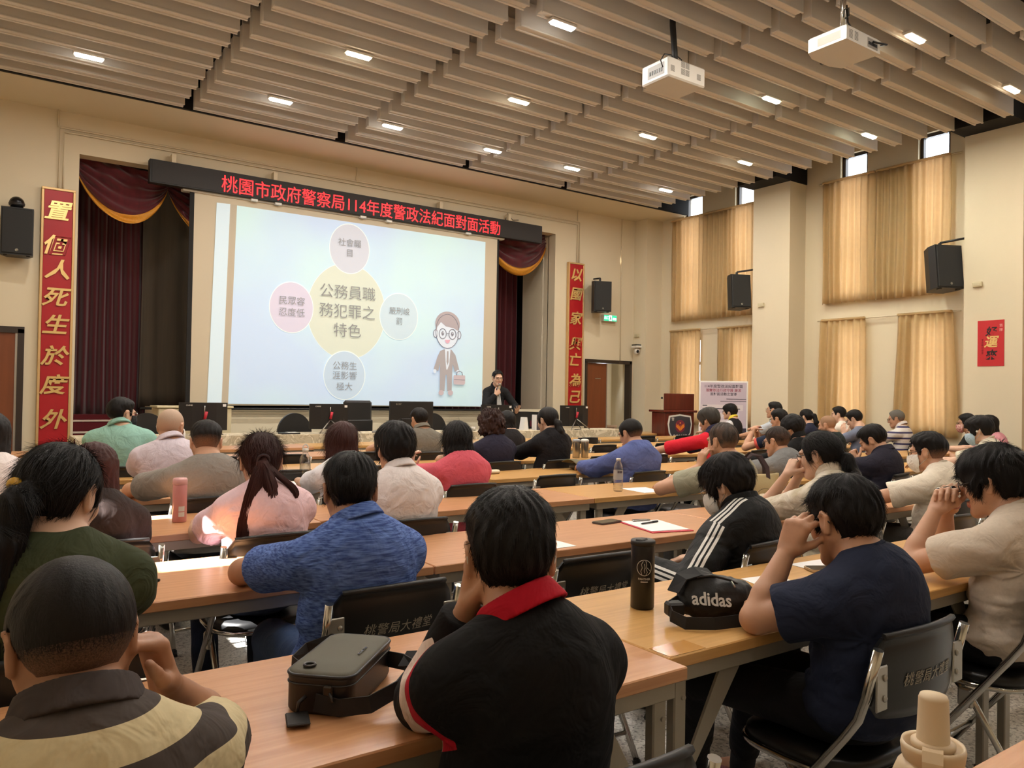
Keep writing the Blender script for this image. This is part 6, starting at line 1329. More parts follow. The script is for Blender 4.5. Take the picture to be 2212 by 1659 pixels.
f = MB(); f.box(-.24, .24, -.1, .42, .45, .54, .03); f.build('seat', M_leather, t); f = MB(); f.tube([(0, .15, .08), (0, .15, .45)], .03, 10); f.build('gas_column', M_plastic, t)
for k in range(5):
    a = 2 * PI * k / 5; f = MB(); f.tube([(0, .15, .09), (.28 * math.cos(a), .15 + .28 * math.sin(a), .05)], .02, 8); f.ball((.28 * math.cos(a), .15 + .28 * math.sin(a), .03), .03, 8); f.build('leg', M_plastic, t)
for x, lab in ((3.62, 'round-backed black chair behind the head table, left of the second monitor'), (5.78, 'round-backed black chair behind the head table, right of the flat monitor'), (1.75, 'round-backed black chair behind the monitor nearest the left end')):
    t = thing('visitor_chair', lab, 'chair', (x, 10.45, 0), 0, 'round-backed chairs at the head table')
    f = MB(); f.prism([(.24 * math.cos(a) * 1.0, .80 + .28 * math.sin(a)) for a in np.linspace(-.2, PI + .2, 20)], -.02, .03, 'y'); f.build('backrest', M_leather, t)
    f = MB(); f.box(-.24, .24, .0, .44, .42, .48, .02); f.build('seat', M_leather, t)
    for sx in (-.2, .2):
        for y in (.03, .40):
            f = MB(); f.tube([(sx, y, .42), (sx * 1.1, y, 0)], .013, 8); f.build('leg', M_chrome, t)
def small(name, lab, cat, loc, fn, m, group=None, rz=0):
    f = MB(); fn(f); o = f.build(name, m, None, loc); o.rotation_euler = (0, 0, rz); return tag(o, lab, cat, group)
small('paper_cup', 'white paper cup standing on the head table near the speaker', 'cup', (5.98, 9.8, TZ + .002), lambda f: f.lathe([(.026, 0), (.036, .09), (.037, .092), (.033, .09), (.024, .004), (0, .004)], 0, 0, 18), M_paper)
small('paper_cup', 'second lower cup on the head table just right of the white one', 'cup', (6.13, 9.82, TZ + .002), lambda f: f.lathe([(.03, 0), (.036, .06), (.033, .06), (.028, .004), (0, .004)], 0, 0, 18), mat('clear_cup', (206, 200, 190), .2))
small('computer_mouse', 'grey computer mouse on the head table beside the office chair', 'mouse', (4.5, 9.72, TZ + .002), lambda f: f.ball((0, 0, .012), (.06, .035, .022), 12), mat('grey_plastic', (120, 116, 110), .5))
t = thing('clipboard', 'dark clipboard with white sheet lying on the head table', 'clipboard', (3.3, 9.72, TZ + .002)); f = MB(); f.box(-.12, .12, -.08, .08, 0, .02, .003); f.build('board', M_plastic, t); f = MB(); f.box(-.04, .1, -.07, .05, .02, .024); f.build('sheet', M_paper, t)
small('tissue_box', 'white folded card standing on the head table', 'card', (7.08, 9.85, TZ + .002), lambda f: f.prism([(-.05, 0), (.05, 0), (.02, .2), (-.02, .2)], -.06, .06, 'y'), M_paper)
t = thing('gift_box', 'upright dark purple box with silver print on the head table', 'box', (7.34, 9.82, TZ + .002)); f = MB(); f.box(-.07, .09, -.05, .05, 0, .24, .003); f.build('carton', mat('dark_purple_card', (58, 50, 66), .5), t); f = MB(); f.box(-.09, -.07, -.05, .05, 0, .24); f.build('white_edge', M_paper, t)
f = MB(); write(f, 'POLICE', .024, frame((.01, -.0505, .06), (1, 0, 0), (0, 0, 1)), extrude=.0005) if False else [f.box(-.05 + .0, .06 - .02 * i, -.0515, -.05, .03 + .02 * i, .036 + .02 * i) for i in range(3)]; f.build('print', M_leg, t)
t = thing('equipment_case', 'black equipment case with a burgundy lining behind the purple box', 'case', (7.62, 10.45, 0)); f = MB(); f.prism([(-.42, 0), (.36, 0), (.36, .86), (.1, 1.1), (-.42, 1.1)], -.15, .2, 'y'); f.build('shell', M_plastic, t); f = MB(); f.box(-.1, .2, -.165, -.15, .86, .96); f.build('lining', mat('burgundy_panel', (86, 20, 40), .6), t)
t = thing('side_cabinet', 'cream cabinet standing at the left end of the head table', 'cabinet', (2.25, 10.75, 0)); f = MB(); f.box(-.35, .55, -.2, .25, 0, 1.14, .01); f.build('body', mat('cream_laminate', (214, 200, 164), .5), t); f = MB(); f.box(-.37, .57, -.22, .26, 1.14, 1.165, .004); f.build('top', mat('cream_laminate'), t); f = MB(); f.box(.04, .05, -.225, -.2, .1, 1.05); f.build('door', mat('cream_laminate'), t)
# ------------------------------------------------------------------ lectern and event poster
t = thing('lectern', 'dark red lectern with a police shield and raised top panel', 'lectern', (10.14, 9.6 - .15, 0), math.radians(-14)); M_mah = mat('mahogany_lacquer', (98, 36, 26), .22, noise=.25, nscale=5, stretch=(4, 4, .4))
f = MB(); f.box(-.30, .30, -.02, .42, 0, 1.12, .01); f.build('body', M_mah, t); f = MB(); f.box(-.34, .34, -.06, .46, 1.12, 1.16, .008); f.build('top_board', M_mah, t)
f = MB(); f.box(-.30, .31, .0, .03, 1.16, 1.45, .006); f.build('raised_panel', M_mah, t); f = MB(); f.ball((-.34, .02, 1.37), .02, 10); f.build('knob', M_plastic, t)
sh = [(-.22, 1.06), (0, 1.09), (.22, 1.06), (.245, .92), (.22, .76), (.12, .62), (0, .55), (-.12, .62), (-.22, .76), (-.245, .92)]
f = MB(); f.prism(sh, -.034, -.02, 'y'); s_ = f.build('shield', mat('shield_white', (226, 222, 216), .4), t)
f = MB(); f.prism([(p[0] * .9, .82 + (p[1] - .82) * .9) for p in sh], -.038, -.034, 'y'); f.build('shield_field', mat('shield_charcoal', (52, 52, 62), .4), s_)
f = MB(); f.prism([(.10 * math.cos(a), .88 + .11 * math.sin(a)) for a in np.linspace(0, 2 * PI, 24, endpoint=False)], -.041, -.038, 'y'); f.build('roundel', mat('emblem_maroon', (120, 40, 62), .4), s_)
f = MB()
for sx in (-1, 1): f.prism([(sx * .005, .80), (sx * .085, .87), (sx * .075, .93), (sx * .05, .89), (sx * .04, .92), (sx * .022, .87), (sx * .012, .90), (0, .84)], -.044, -.041, 'y')
f.ball((0, -.043, .935), (.014, .004, .014), 10); f.build('golden_bird', mat('emblem_gold', (226, 128, 44), .4), s_)
f = MB(); write(f, 'POLICE', .085, frame((0, -.042, .70), (1, 0, 0), (0, 0, 1)), extrude=.001, bold=.012); write(f, '警', .06, frame((-.15, -.042, 1.0), (1, 0, 0), (0, 0, 1)), extrude=.001); f.build('shield_lettering', M_white, s_)
t = thing('event_poster', 'pale lilac event poster on a stand before the lower curtain', 'poster', (10.62, 8.88, 0), math.radians(-44)); M_lilac = mat('lilac_print', (196, 182, 196), .6)
f = MB(); f.box(-.41, .41, 0, .02, .72, 1.68, .003); f.build('board', M_paper, t); f = MB(); f.box(-.385, .385, -.004, .0, .745, 1.655); f.build('printed_sheet', M_lilac, t)
for sx in (-.3, .3):
    f = MB(); f.tube([(sx, .02, .75), (sx * 1.2, .02 if sx < 9 else 0, 0)], .012, 8); f.build('stand_leg', M_plastic, t)
f = MB(); f.tube([(0, .03, 1.3), (0, .4, 0)], .012, 8); f.build('stand_leg', M_plastic, t)
M_dk = mat('poster_dark_ink', (44, 40, 60), .6); M_rd = mat('poster_red_ink', (150, 50, 74), .6)
for tx, z, m, sz in (('114年度警政法紀面對面', 1.585, M_dk, .062), ('落實依法行政守護 廉潔', 1.515, M_rd, .058), ('面對面活動之宣導', 1.45, M_dk, .056)):
    f = MB(); write(f, tx, sz, frame((0, -.005, z), (1, 0, 0), (0, 0, 1)), extrude=.0005, bold=.004); f.build('heading', m, t)
f = MB()
for z0, z1, x1 in ((1.17, 1.27, .33), (1.05, 1.13, .27), (.96, 1.01, .1)): f.box(-.37, x1, -.0055, -.004, z0, z1)
f.build('text_panel', mat('poster_panel', (212, 202, 206), .6), t)
f = MB()
for z, x1 in ((1.255, -.27), (1.20, .28), (1.115, -.26), (1.07, -.15), (.985, -.2)): f.box(-.35, x1, -.0065, -.0055, z - .008, z + .008)
for z, x0 in ((1.37, .05), (1.33, -.05)): f.box(x0, .38, -.006, -.004, z - .004, z + .004)
f.build('small_print', M_dk, t)
f = MB(); f.prism([(.0, .86), (.2, .9), (.38, .86), (.385, .79), (0, .79)], -.006, -.004, 'y'); f.build('yellow_shape', mat('poster_yellow', (206, 156, 70), .6), t); f = MB(); f.box(.17, .385, -.0075, -.005, .75, .87); f.build('navy_shape', M_dk, t)
f = MB(); write(f, '廉政', .03, frame((.3, -.0085, .82), (1, 0, 0), (0, 0, 1)), extrude=.0004); f.build('small_lettering', M_white, t)

# ================================================================== things on the audience tables
Z = .7405
def rrect(w, d, r=.02, n=4): return [(sx * (w / 2 - r) + r * math.cos(a), sy * (d / 2 - r) + r * math.sin(a)) for sx, sy, a0 in ((1, 1, 0), (-1, 1, PI / 2), (-1, -1, PI), (1, -1, 3 * PI / 2)) for a in [a0 + PI / 2 * i / n for i in range(n + 1)]]
# black leather shoulder bag
M_bag = mat('black_pebbled_leather', (34, 31, 30), .45, bump=.25, bscale=380, bdist=.0006); M_bagtop = mat('olive_grey_nylon', (84, 80, 66), .7, bump=.3, bscale=500, bdist=.0005); M_strap = mat('black_webbing', (24, 24, 26), .8, bump=.4, bscale=300, bdist=.0006)
t = thing('shoulder_bag', 'boxy black leather shoulder bag lying on the table left of the red-collared man', 'bag', (.662, 1.578, Z), math.radians(-44))
f = MB()
for i, (k, z) in enumerate(((.97, 0), (1, .006), (1.0, .07), (.99, .078))): pass
P_ = rrect(.142, .265, .03, 5); n = len(P_); vs = []; fs = []
for k, z in ((.96, 0), (1, .008), (1.0, .068), (1.01, .072), (.985, .076)): vs += [(p[0] * k, p[1] * k, z) for p in P_]
for i in range(4):
    for q in range(n): fs.append([i * n + q, i * n + (q + 1) % n, (i + 1) * n + (q + 1) % n, (i + 1) * n + q])
fs += [list(range(n))[::-1]]; f.add(vs, fs, True); f.build('bag_body', M_bag, t)
f = MB(); vs = []; fs = []
for k, z in ((1.0, .072), (.98, .080), (.9, .084), (.5, .086)): vs += [(p[0] * k, p[1] * k, z) for p in P_]
for i in range(3):
    for q in range(n): fs.append([i * n + q, i * n + (q + 1) % n, (i + 1) * n + (q + 1) % n, (i + 1) * n + q])
fs.append([3 * n + q for q in range(n)]); f.add(vs, fs, True); f.build('flap', M_bagtop, t)
f = MB(); f.tube([(p[0] * 1.0, p[1] * 1.0, .077) for p in P_], .0035, 6, closed=True); f.tube([(p[0] * 1.005, p[1] * 1.005, .060) for p in P_], .002, 6, closed=True); f.build('zip', M_plastic, t)
f = MB(); f.tube([(-.03 + .011 * math.cos(a), -.10 + .011 * math.sin(a), .088) for a in np.linspace(0, 2 * PI, 16, endpoint=False)], .003, 6, closed=True); f.build('eyelet', mat('gunmetal', (70, 68, 66), .3, .9), t)
f = MB(); write(f, 'OROBL', .016, frame((.05, .0, .088), (0, 1, 0), (-1, 0, 0)), extrude=.0005) if False else [f.box(.042, .047, -.02 + .01 * i, -.014 + .01 * i, .086, .0885) for i in range(5)]; f.build('metal_letters', M_chrome, t)
f = MB(); f.ribbon([(-.02, .13, .05), (-.05, .17, .05), (-.10, .19, .045), (-.15, .16, .03), (-.16, .10, .018), (-.12, .06, .016), (-.07, .04, .02)], .026, .003, (0, .2, 1)); f.build('strap', M_strap, t)
f = MB(); f.ribbon([(.07, .10, .04), (.12, .06, .05), (.16, .0, .06), (.15, -.08, .045), (.11, -.13, .03), (.05, -.14, .022), (.0, -.142, .03)], .035, .003, (0, 0, 1)); f.ribbon([(.12, .05, .06), (.17, .02, .075), (.21, .0, .07)], .04, .003, (.2, .8, .6)); f.build('strap', M_strap, t)
f = MB(); f.box(.015, .035, -.141, -.133, .04, .062, .003); f.tube([(.03, -.14, .05), (.04, -.148, .035)], .003, 6); f.build('zip_pull', mat('gunmetal'), t)
f = MB(); f.tube([(-.02, -.138, .04), (-.03, -.15, .03), (-.03, -.155, .014)], .004, 6); f.T = Matrix.Translation((-.02, -.175, .006)) @ Matrix.Rotation(.5, 4, 'Z'); f.box(-.022, .022, -.03, .03, 0, .006, .002); f.build('luggage_tag', M_bag, t)
# black flask
t = thing('flask', 'tall matt black flask with a round white emblem on the honey oak table', 'flask', (1.69, 1.715, Z), math.radians(18)); M_fl = mat('matt_black_steel', (18, 18, 19), .38)
f = MB(); f.lathe([(.032, 0), (.036, .004), (.036, .19), (.0355, .192)], 0, 0, 32); f.build('flask_body', M_fl, t); f = MB(); f.lathe([(.0355, .192), (.038, .193), (.038, .203), (.036, .207), (.0, .207)], 0, 0, 32); f.box(-.03, .01, -.012, .012, .205, .212, .003); f.build('lid', M_plastic, t)
f = MB(); f.tube([(.036, 0, .18), (.052, 0, .17), (.052, 0, .12), (.037, 0, .115)], .004, 8, flat=(1, 1)); f.build('handle_loop', M_chrome, t)
def cyl(a, z, r=.0366): return (r * math.sin(a), -r * math.cos(a), z)
f = MB(); A0 = -.95
f.tube([cyl(A0 + .62 * math.cos(q), .128 + .0235 * math.sin(q)) for q in np.linspace(0, 2 * PI, 36, endpoint=False)], .0008, 5, closed=True)
for pts in ([(-.1, .148), (-.25, .138), (-.18, .128), (-.3, .118), (-.2, .106)], [(.1, .149), (.2, .138), (.12, .126), (.25, .115), (.12, .106)], [(.0, .14), (.05, .13), (-.03, .12), (.03, .112)], [(.25, .128), (.5, .118)]): f.tube([cyl(A0 + a, z) for a, z in pts], .0007, 5)
v, fc = text_mesh('PANTHER', .0085, extrude=.0002, bold=.01); f.add([cyl(A0 + p[0] / .0366, .094 + p[1], .0368 + p[2]) for p in v], fc, False)
v, fc = text_mesh('COFFEE', .006, extrude=.0002); [None]; f.add([cyl(A0 + (-.3 + .12 * i), .084 + dz, .0368) for i in range(6) for dz in (0, .003)], [(2 * i, 2 * i + 1, 2 * i + 3, 2 * i + 2) for i in range(5)], False); f.build('emblem', M_white, t)
# black waist bag
t = thing('waist_bag', 'crumpled black waist bag with white lettering on the honey oak table', 'bag', (1.80, 1.535, Z), math.radians(-22)); M_ny = mat('black_nylon', (22, 22, 24), .55, bump=.4, bscale=40, bdist=.006)
prs = [el3((0, 0, .05), (.115, .058, .055), None, .03), el3((-.03, .01, .085), (.07, .045, .05), None, .03), el3((.05, .0, .06), (.075, .05, .05), None, .03)]
def bagpost(P, D): return np.maximum(D + .006 * snoise(P, 34, 4) + .003 * np.abs(snoise(P, 75, 8)), .002 - P[..., 2])
F, lo = field(prs, .004, bagpost); V, Q = surfnets(F, lo, .004); link('bag_body', npmesh('bag_body', V, Q, M_ny), t)
f = MB(); f.tube([(-.06, -.02, .122), (-.02, -.03, .128), (.04, -.03, .112), (.09, -.02, .085)], .004, 6); f.build('zip', M_plastic, t); f = MB(); f.tube([(.04, -.035, .11), (.045, -.05, .095)], .003, 6); f.tube([(.10, -.02, .085), (.115, -.03, .068)], .003, 6); f.build('zip_pull', M_steel, t)
f = MB(); MT = frame((-.035, -.062, .066), (1, .05, -.12), (0.05, .35, 1)); v, fc = text_mesh('adidas', .052, extrude=.001, bold=.018)
f.add([tuple(MT @ Vector((p[0], p[1], p[2] - .35 * p[0] ** 2 * 0))) for p in v], fc, False); f.build('lettering', mat('white_print', (228, 226, 222), .6), t)
f = MB(); f.ribbon([(-.11, .0, .05), (-.15, -.03, .045), (-.165, -.075, .03), (-.14, -.115, .02), (-.06, -.13, .019), (.04, -.115, .02), (.12, -.07, .02), (.125, -.02, .03)], .034, .003, (0, .15, 1)); f.build('strap', M_strap, t)
f = MB(); f.box(-.165, -.115, -.06, -.02, .02, .06, .006); f.build('buckle', M_plastic, t); f = MB(); f.ribbon([(-.13, -.01, .08), (-.1, .0, .12), (-.05, .0, .135), (.0, .01, .125)], .05, .004, (0, 1, .3)); f.build('strap', M_strap, t)
# papers, pens, phones
def sheet(lab, pts, z=Z, name='paper_sheet', m=None, cat='paper'):
    f = MB(); c = np.mean(np.array(pts), 0); f.prism([(p[0] - c[0], p[1] - c[1]) for p in pts], 0, .0012); return tag(f.build(name, m or M_paper, None, (c[0], c[1], z)), lab, cat)
sheet('white paper under the heather blue polo man\'s left elbow', [(.79, 2.87), (.80, 2.57), (.985, 2.57), (1.06, 2.8)])
sheet('white paper peeping out beside the red-collared man\'s head', [(1.95, 2.56), (2.13, 2.56), (2.13, 2.76), (1.95, 2.76)])
sheet('white paper beside the plastic water bottle', [(3.72, 4.01), (3.69, 3.74), (3.86, 3.735), (3.93, 3.97)])
sheet('white paper beside the glass water bottle', [(1.80, 5.40), (1.82, 5.15), (2.02, 5.15), (2.04, 5.40)])
sheet('white paper by the navy T-shirt man\'s forearm', [(2.20, 1.60), (2.26, 1.80), (2.42, 1.78), (2.36, 1.56)])
sheet('white paper under the smartphone beyond the navy T-shirt man', [(2.60, 1.64), (2.62, 1.86), (2.82, 1.85), (2.80, 1.62)])
sheet('white papers under the camouflage jacket\'s elbow', [(3.42, 2.56), (3.44, 2.78), (3.66, 2.78), (3.64, 2.56)])
sheet('white paper under the hand of the man writing in grey', [(5.62, 4.80), (5.64, 5.0), (5.84, 5.0), (5.82, 4.80)])
sheet('white paper on the table behind the blue hooded top', [(6.25, 6.2), (6.27, 6.45), (6.5, 6.45), (6.48, 6.2)])
t = thing('clipboard', 'red clipboard with white paper on the second-row table', 'clipboard', (2.79, 2.745, Z), math.radians(-14)); f = MB(); f.box(-.115, .115, -.16, .16, 0, .004, .001); f.build('board', mat('red_board', (196, 30, 64), .45), t)
f = MB(); f.box(-.105, .108, -.135, .158, .004, .0062); f.build('sheet', M_paper, t); f = MB(); f.box(-.05, .05, .13, .155, .006, .014, .003); f.build('clip', M_chrome, t)
def pen(lab, loc, rz, m, m2):
    t = thing('pen', lab, 'pen', loc, rz); f = MB(); f.T = Matrix.Rotation(PI / 2, 4, 'Y'); f.lathe([(.001, -.07), (.0042, -.055), (.0045, .03)], 0, 0, 10); f.build('barrel', m, t); f = MB(); f.T = Matrix.Rotation(PI / 2, 4, 'Y'); f.lathe([(.0052, .025), (.0052, .07), (.003, .072)], 0, 0, 10); f.build('cap', m2, t)
pen('black pen lying on the red clipboard', (2.80, 2.80, Z + .012), .15, M_plastic, M_plastic); pen('white pen with black tip on the sunlit table', (.46, 2.83, Z + .005), -.6, M_white, M_plastic); pen('white pen on the table beyond the clasped hands', (3.80, 1.66, Z + .005), .9, M_white, M_white); pen('dark pen under the hand of the man writing in grey', (5.70, 4.86, Z + .007), .2, M_plastic, M_plastic)
def phone(lab, loc, rz, frame_m):
    t = thing('smartphone', lab, 'phone', loc, rz); f = MB(); f.prism(rrect(.155, .076, .012), 0, .0085); f.build('phone_body', frame_m, t); f = MB(); f.prism(rrect(.147, .070, .010), .0085, .0092); f.build('screen', mat('phone_glass', (16, 16, 18), .08), t)
phone('dark smartphone lying on the second-row table near the red clipboard', (2.655, 2.955, Z), .12, mat('grey_phone', (84, 82, 82), .35, .5)); phone('smartphone with pale rim beyond the navy T-shirt man', (2.66, 1.72, Z + .0015), -.5, mat('gold_phone', (206, 186, 160), .3, .6))
phone('dark phone on the table beside the man in lavender', (1.02, 6.1, Z), .3, M_plastic)
# bottles
M_pink = mat('rose_enamel', (206, 140, 140), .28, coat=.4)
t = thing('thermos', 'rose pink thermos flask standing on the third-row table', 'thermos', (.826, 4.0, Z), .4); f = MB(); f.lathe([(.030, 0), (.033, .004), (.033, .178), (.0325, .18)], 0, 0, 28); f.build('flask_body', M_pink, t); f = MB(); f.lathe([(.0325, .180), (.0335, .181), (.0335, .205), (.030, .212), (0, .213)], 0, 0, 28); f.build('lid', mat('pale_rose', (222, 170, 168), .3), t)
f = MB()
for z0, z1 in ((.028, .05), (.054, .078)): f.add([cyl(a, z, .0334) for z in (z0, z1) for a in (-.75, -.45, -.15, .1)], [(i, i + 1, i + 5, i + 4) for i in range(3)], True)
f.build('label', M_white, t)
def clearfn(m, nt, b):
    N, L = nt.nodes, nt.links
    t = N.new('ShaderNodeBsdfTransparent'); t.inputs[0].default_value = (.93, .95, .96, 1); g = N.new('ShaderNodeBsdfGlossy'); g.inputs['Roughness'].default_value = .03
    lw = N.new('ShaderNodeLayerWeight'); lw.inputs[0].default_value = .35; mx = N.new('ShaderNodeMixShader'); mp = N.new('ShaderNodeMath'); mp.operation = 'MULTIPLY_ADD'; mp.inputs[1].default_value = .75; mp.inputs[2].default_value = .06
    L.new(lw.outputs['Facing'], mp.inputs[0]); L.new(mp.outputs[0], mx.inputs[0]); L.new(t.outputs[0], mx.inputs[1]); L.new(g.outputs[0], mx.inputs[2]); L.new(mx.outputs[0], N['Material Output'].inputs[0])
M_clear = mat('clear_bottle', fn=clearfn)
t = thing('water_bottle', 'clear glass water bottle with loop cap on the fourth-row table', 'bottle', (1.98, 5.47, Z)); f = MB(); f.lathe([(.036, 0), (.039, .004), (.039, .15), (.034, .17), (.02, .19), (.019, .205)], 0, 0, 28); f.build('bottle_body', M_clear, t)
f = MB(); f.lathe([(.022, .2), (.023, .225), (.015, .228), (0, .228)], 0, 0, 20); f.tube([(.02 * math.cos(a), 0, .228 + .028 * math.sin(a)) for a in np.linspace(0, PI, 12)], .005, 8); f.build('loop_cap', mat('clear_cap', (206, 204, 198), .25), t)
f = MB(); f.lathe([(.035, .006), (.037, .008), (.037, .12), (0, .12)], 0, 0, 24); f.build('water', M_clear, t)
t = thing('plastic_bottle', 'clear plastic water bottle on the third-row honey oak table', 'bottle', (3.60, 3.90, Z)); prof = [(.028, 0), (.032, .006), (.0325, .02), (.031, .025), (.0325, .03), (.0325, .06), (.031, .065), (.0325, .07), (.0325, .15), (.028, .175), (.016, .20), (.0135, .205), (.0135, .215)]
f = MB(); f.lathe(prof, 0, 0, 28); f.build('bottle_body', M_clear, t); f = MB(); f.lathe([(.0155, .207), (.0155, .222), (.013, .224), (0, .224)], 0, 0, 18); f.build('cap', M_white, t)
def lab_fn(m, nt, b):
    N, L = nt.nodes, nt.links; tr = N.new('ShaderNodeBsdfTransparent'); mx = N.new('ShaderNodeMixShader'); mx.inputs[0].default_value = .45; L.new(tr.outputs[0], mx.inputs[1]); L.new(b.outputs[0], mx.inputs[2]); L.new(mx.outputs[0], N['Material Output'].inputs[0])
f = MB(); f.lathe([(.0329, .085), (.0329, .145)], 0, 0, 28); lb = MB(); lb.add([(.0329 * math.cos(a), .0329 * math.sin(a), z) for z in (.08, .145) for a in np.linspace(0, 2 * PI, 28, endpoint=False)], [(i, (i + 1) % 28, 28 + (i + 1) % 28, 28 + i) for i in range(28)], True); lo_ = lb.build('label', mat('clear_label', (226, 222, 216), .4, fn=lab_fn), t)
f = MB(); f.add([cyl(a, z, .0332) for z in (.125, .14) for a in (-.9, -.6, -.3, 0, .2)], [(i, i + 1, i + 6, i + 5) for i in range(4)], True); f.build('print', mat('label_print', (90, 80, 84), .5), lo_)
t = thing('plastic_bottle', 'clear bottle with blue base between the clasped-hands man\'s forearms', 'bottle', (3.36, 1.66, Z)); f = MB(); f.lathe(prof, 0, 0, 28); f.build('bottle_body', M_clear, t); f = MB(); f.lathe([(.0155, .207), (.0155, .222), (0, .224)], 0, 0, 18); f.build('cap', M_white, t); f = MB(); f.lathe([(.0, .001), (.033, .001), (.034, .006), (.033, .009), (0, .009)], 0, 0, 24); f.build('base_band', mat('blue_band', (60, 90, 140), .4), t)
for x, y, lab in ((5.13, 6.20, 'brushed steel tumbler with grey lid, left of the pair'), (5.22, 6.17, 'brushed steel tumbler with white lid, right of the pair')):
    t = thing('tumbler', lab, 'tumbler', (x, y, Z), 0, 'steel tumblers'); f = MB(); f.lathe([(.034, 0), (.038, .004), (.041, .16), (.041, .163)], 0, 0, 24); f.build('tumbler_body', M_steel, t); f = MB(); f.lathe([(.042, .16), (.043, .185), (.03, .195), (0, .195)], 0, 0, 24); f.build('lid', mat('grey_lid', (150, 150, 152), .4) if x < 5.2 else M_white, t)
# big cream drink bottle near the camera
M_crm = mat('cream_plastic', (214, 190, 156), .5)
t = thing('drink_bottle', 'large cream drink bottle with strap and straw spout in the lower right corner', 'drink bottle', (.962, .478, Z), math.radians(-64))
f = MB(); f.lathe([(.040, 0), (.045, .006), (.045, .175), (.044, .19), (.039, .203), (.031, .212)], 0, 0, 40); f.build('bottle_body', M_crm, t)
f = MB(); f.lathe([(.031, .206), (.0345, .215), (.036, .226), (.0345, .232), (.031, .229), (.029, .219), (.0, .217)], 0, 0, 36); f.build('collar_lid', M_crm, t)
f = MB(); f.lathe([(.0225, .217), (.0225, .228), (.020, .231), (.0185, .233), (.0165, .285), (.0150, .289), (.0, .290)], 0, 0, 28); f.build('spout_cap', M_crm, t)
f = MB(); f.lathe([(.0235, .226), (.0245, .228), (.0245, .233), (.0195, .235)], 0, 0, 28); f.ribbon([(0, -.022, .231), (0, -.033, .231), (0, -.040, .222), (0, -.0455, .195), (0, -.0475, .15), (0, -.0478, .03)], .022, .004, (1, 0, 0)); f.build('carry_strap', M_crm, t)
# olive messenger bag, tote, handbag, glasses case
t = thing('messenger_bag', 'olive messenger bag with its strap hanging off the fourth-row table', 'bag', (4.42, 5.16, Z), math.radians(-8)); M_ol = mat('olive_canvas', (106, 98, 74), .85, bump=.3, bscale=200); M_ol2 = mat('dark_olive_canvas', (72, 62, 48), .85)
prs = [el3((0, 0, .03), (.20, .12, .045), None, .02), el3((.12, .0, .04), (.1, .1, .04), None, .02)]
F, lo = field(prs, .006, lambda P, D: np.maximum(D + .006 * snoise(P, 30, 3), .002 - P[..., 2])); V, Q = surfnets(F, lo, .006); link('bag_body', npmesh('bag_body', V, Q, M_ol2), t)
f = MB(); f.grid(lambda u, v: (-.21 + .42 * u, -.13 + .25 * v, .068 + .02 * math.sin(PI * v) + .012 * math.sin(u * 7 + v * 3) - .05 * max(0, abs(u - .5) - .42) * 8 * .1), 20, 10); o = f.build('flap', M_ol, t); o.modifiers.new('thickness', 'SOLIDIFY').thickness = .006
f = MB(); f.ribbon([(.05, -.10, .03), (.08, -.17, .0), (.10, -.22, -.03), (.16, -.26, -.12), (.23, -.26, -.15), (.29, -.24, -.10), (.31, -.20, .0), (.28, -.12, .03), (.2, -.05, .05)], .04, .003, (.3, .7, .7)); f.build('strap', M_ol2, t)
t = thing('tote_bag', 'beige canvas tote bag with dark handles standing on the table beside the camouflage jacket', 'bag', (3.72, 2.88, Z), math.radians(-42)); M_cv = mat('beige_canvas', (190, 174, 132), .85, bump=.3, bscale=160)
f = MB(); f.grid(lambda u, v: ((.15 - .02 * v) * math.copysign(abs(math.cos(2 * PI * u)) ** .4, math.cos(2 * PI * u)) + .008 * math.sin(9 * v + 12 * u), (.055 + .02 * (1 - v)) * math.copysign(abs(math.sin(2 * PI * u)) ** .6, math.sin(2 * PI * u)) + .008 * math.sin(7 * v + 8 * u), .002 + .2 * v + .018 * v * math.cos(2 * PI * u + .6)), 48, 14); o = f.build('bag_body', M_cv, t); o.modifiers.new('thickness', 'SOLIDIFY').thickness = .004
for sy in (-1, 1):
    f = MB(); f.ribbon([(-.07, sy * .055, .13), (-.072, sy * .055, .2), (-.06, sy * .05, .28), (-.02, sy * .04, .325), (.03, sy * .04, .31), (.065, sy * .05, .25), (.07, sy * .055, .19), (.07, sy * .056, .13)], .022, .003, (1, 0, .2)); f.build('handle', mat('dark_plum_webbing', (66, 52, 54), .8), t)
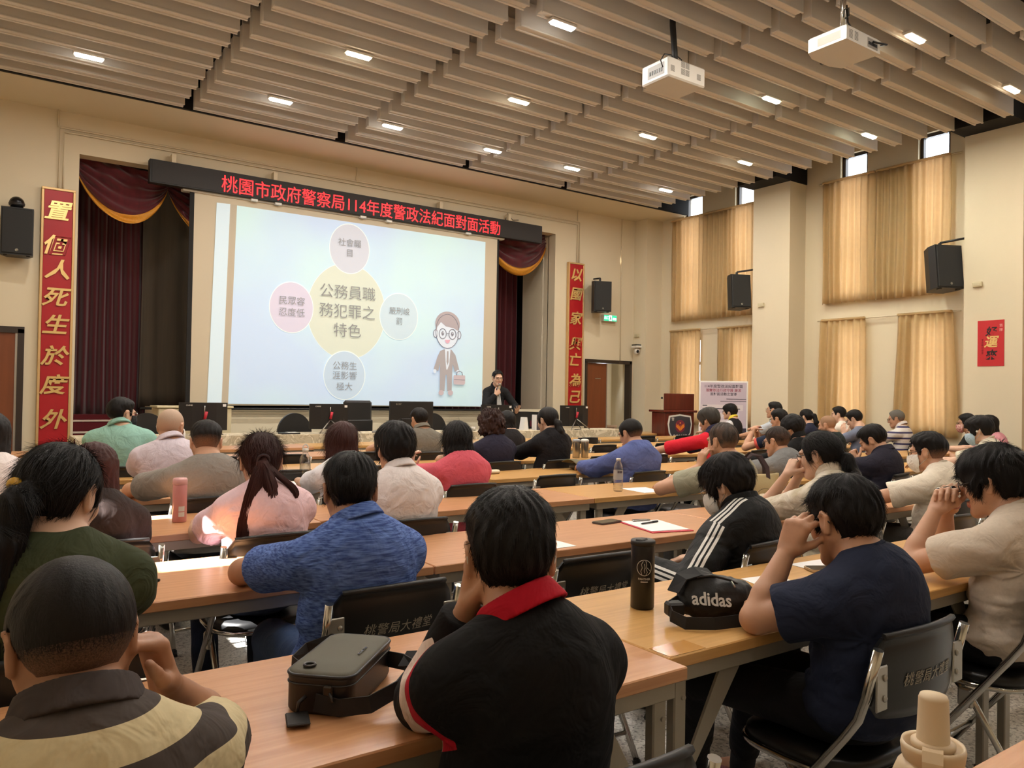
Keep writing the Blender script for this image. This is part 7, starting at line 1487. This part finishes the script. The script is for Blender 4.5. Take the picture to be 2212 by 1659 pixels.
f = MB(); f.tube([(.05 + .05 * math.cos(a), -.088, .085 + .05 * math.sin(a)) for a in np.linspace(-.2, PI * .8, 12)], .002, 5); write(f, '桃警', .032, frame((.03, -.086, .075), (1, 0, 0), (0, .05, 1)), extrude=.001) if False else [f.box(.0 + .022 * i, .014 + .022 * i, -.092, -.086, .06, .078) for i in range(4)]; f.build('print', mat('tote_print', (110, 98, 76), .7), t)
t = thing('handbag', 'white and grey patterned handbag on the table beside the curly-haired woman', 'bag', (4.06, 6.35, Z)); F, lo = field([el3((0, 0, .09), (.15, .08, .10), None, .03)], .007, lambda P, D: np.maximum(D + .010 * snoise(P, 26, 6), .002 - P[..., 2])); V, Q = surfnets(F, lo, .007)
link('bag_body', npmesh('bag_body', V, Q, mat('blotched_leather', (206, 198, 182), .6, rgb2=(70, 64, 60), nscale=9)), t); f = MB(); f.tube([(-.07, -.05, .14), (-.06, -.07, .22), (0, -.07, .25), (.06, -.07, .22), (.07, -.05, .14)], .010, 8); f.tube([(.02, -.085, .02), (.06, -.095, .1), (.03, -.07, .18)], .010, 8); f.build('handle', mat('cream_leather', (226, 214, 190), .5), t)
small('glasses_case', 'small cream glasses case on the table beside the coral T-shirt', 'case', (3.44, 5.22, Z), lambda f: f.box(-.07, .07, -.03, .03, 0, .034, .012), mat('cream_case', (226, 212, 186), .5))
t = thing('spectacles', 'folded black spectacles on white paper behind the blue hooded top', 'spectacles', (6.38, 6.33, Z + .002), .4); f = MB()
for sx in (-1, 1): f.tube([(sx * .035 + .024 * math.cos(a), 0, .022 + .019 * math.sin(a)) for a in np.linspace(0, 2 * PI, 14, endpoint=False)], .003, 5, closed=True)
f.tube([(-.011, 0, .026), (.011, 0, .026)], .002, 5); f.build('frame_front', M_gl, t); f = MB(); f.tube([(-.06, 0, .026), (-.065, .13, .01)], .002, 5); f.tube([(.06, 0, .026), (.065, .13, .01)], .002, 5); f.build('temple', M_gl, t)
small('packing_tape', 'strip of clear brown packing tape at the honey oak table corner', 'tape', (1.49, 1.395, Z), lambda f: f.box(-.06, .07, -.045, .03, 0, .0006), mat('amber_tape', (196, 142, 76), .15))
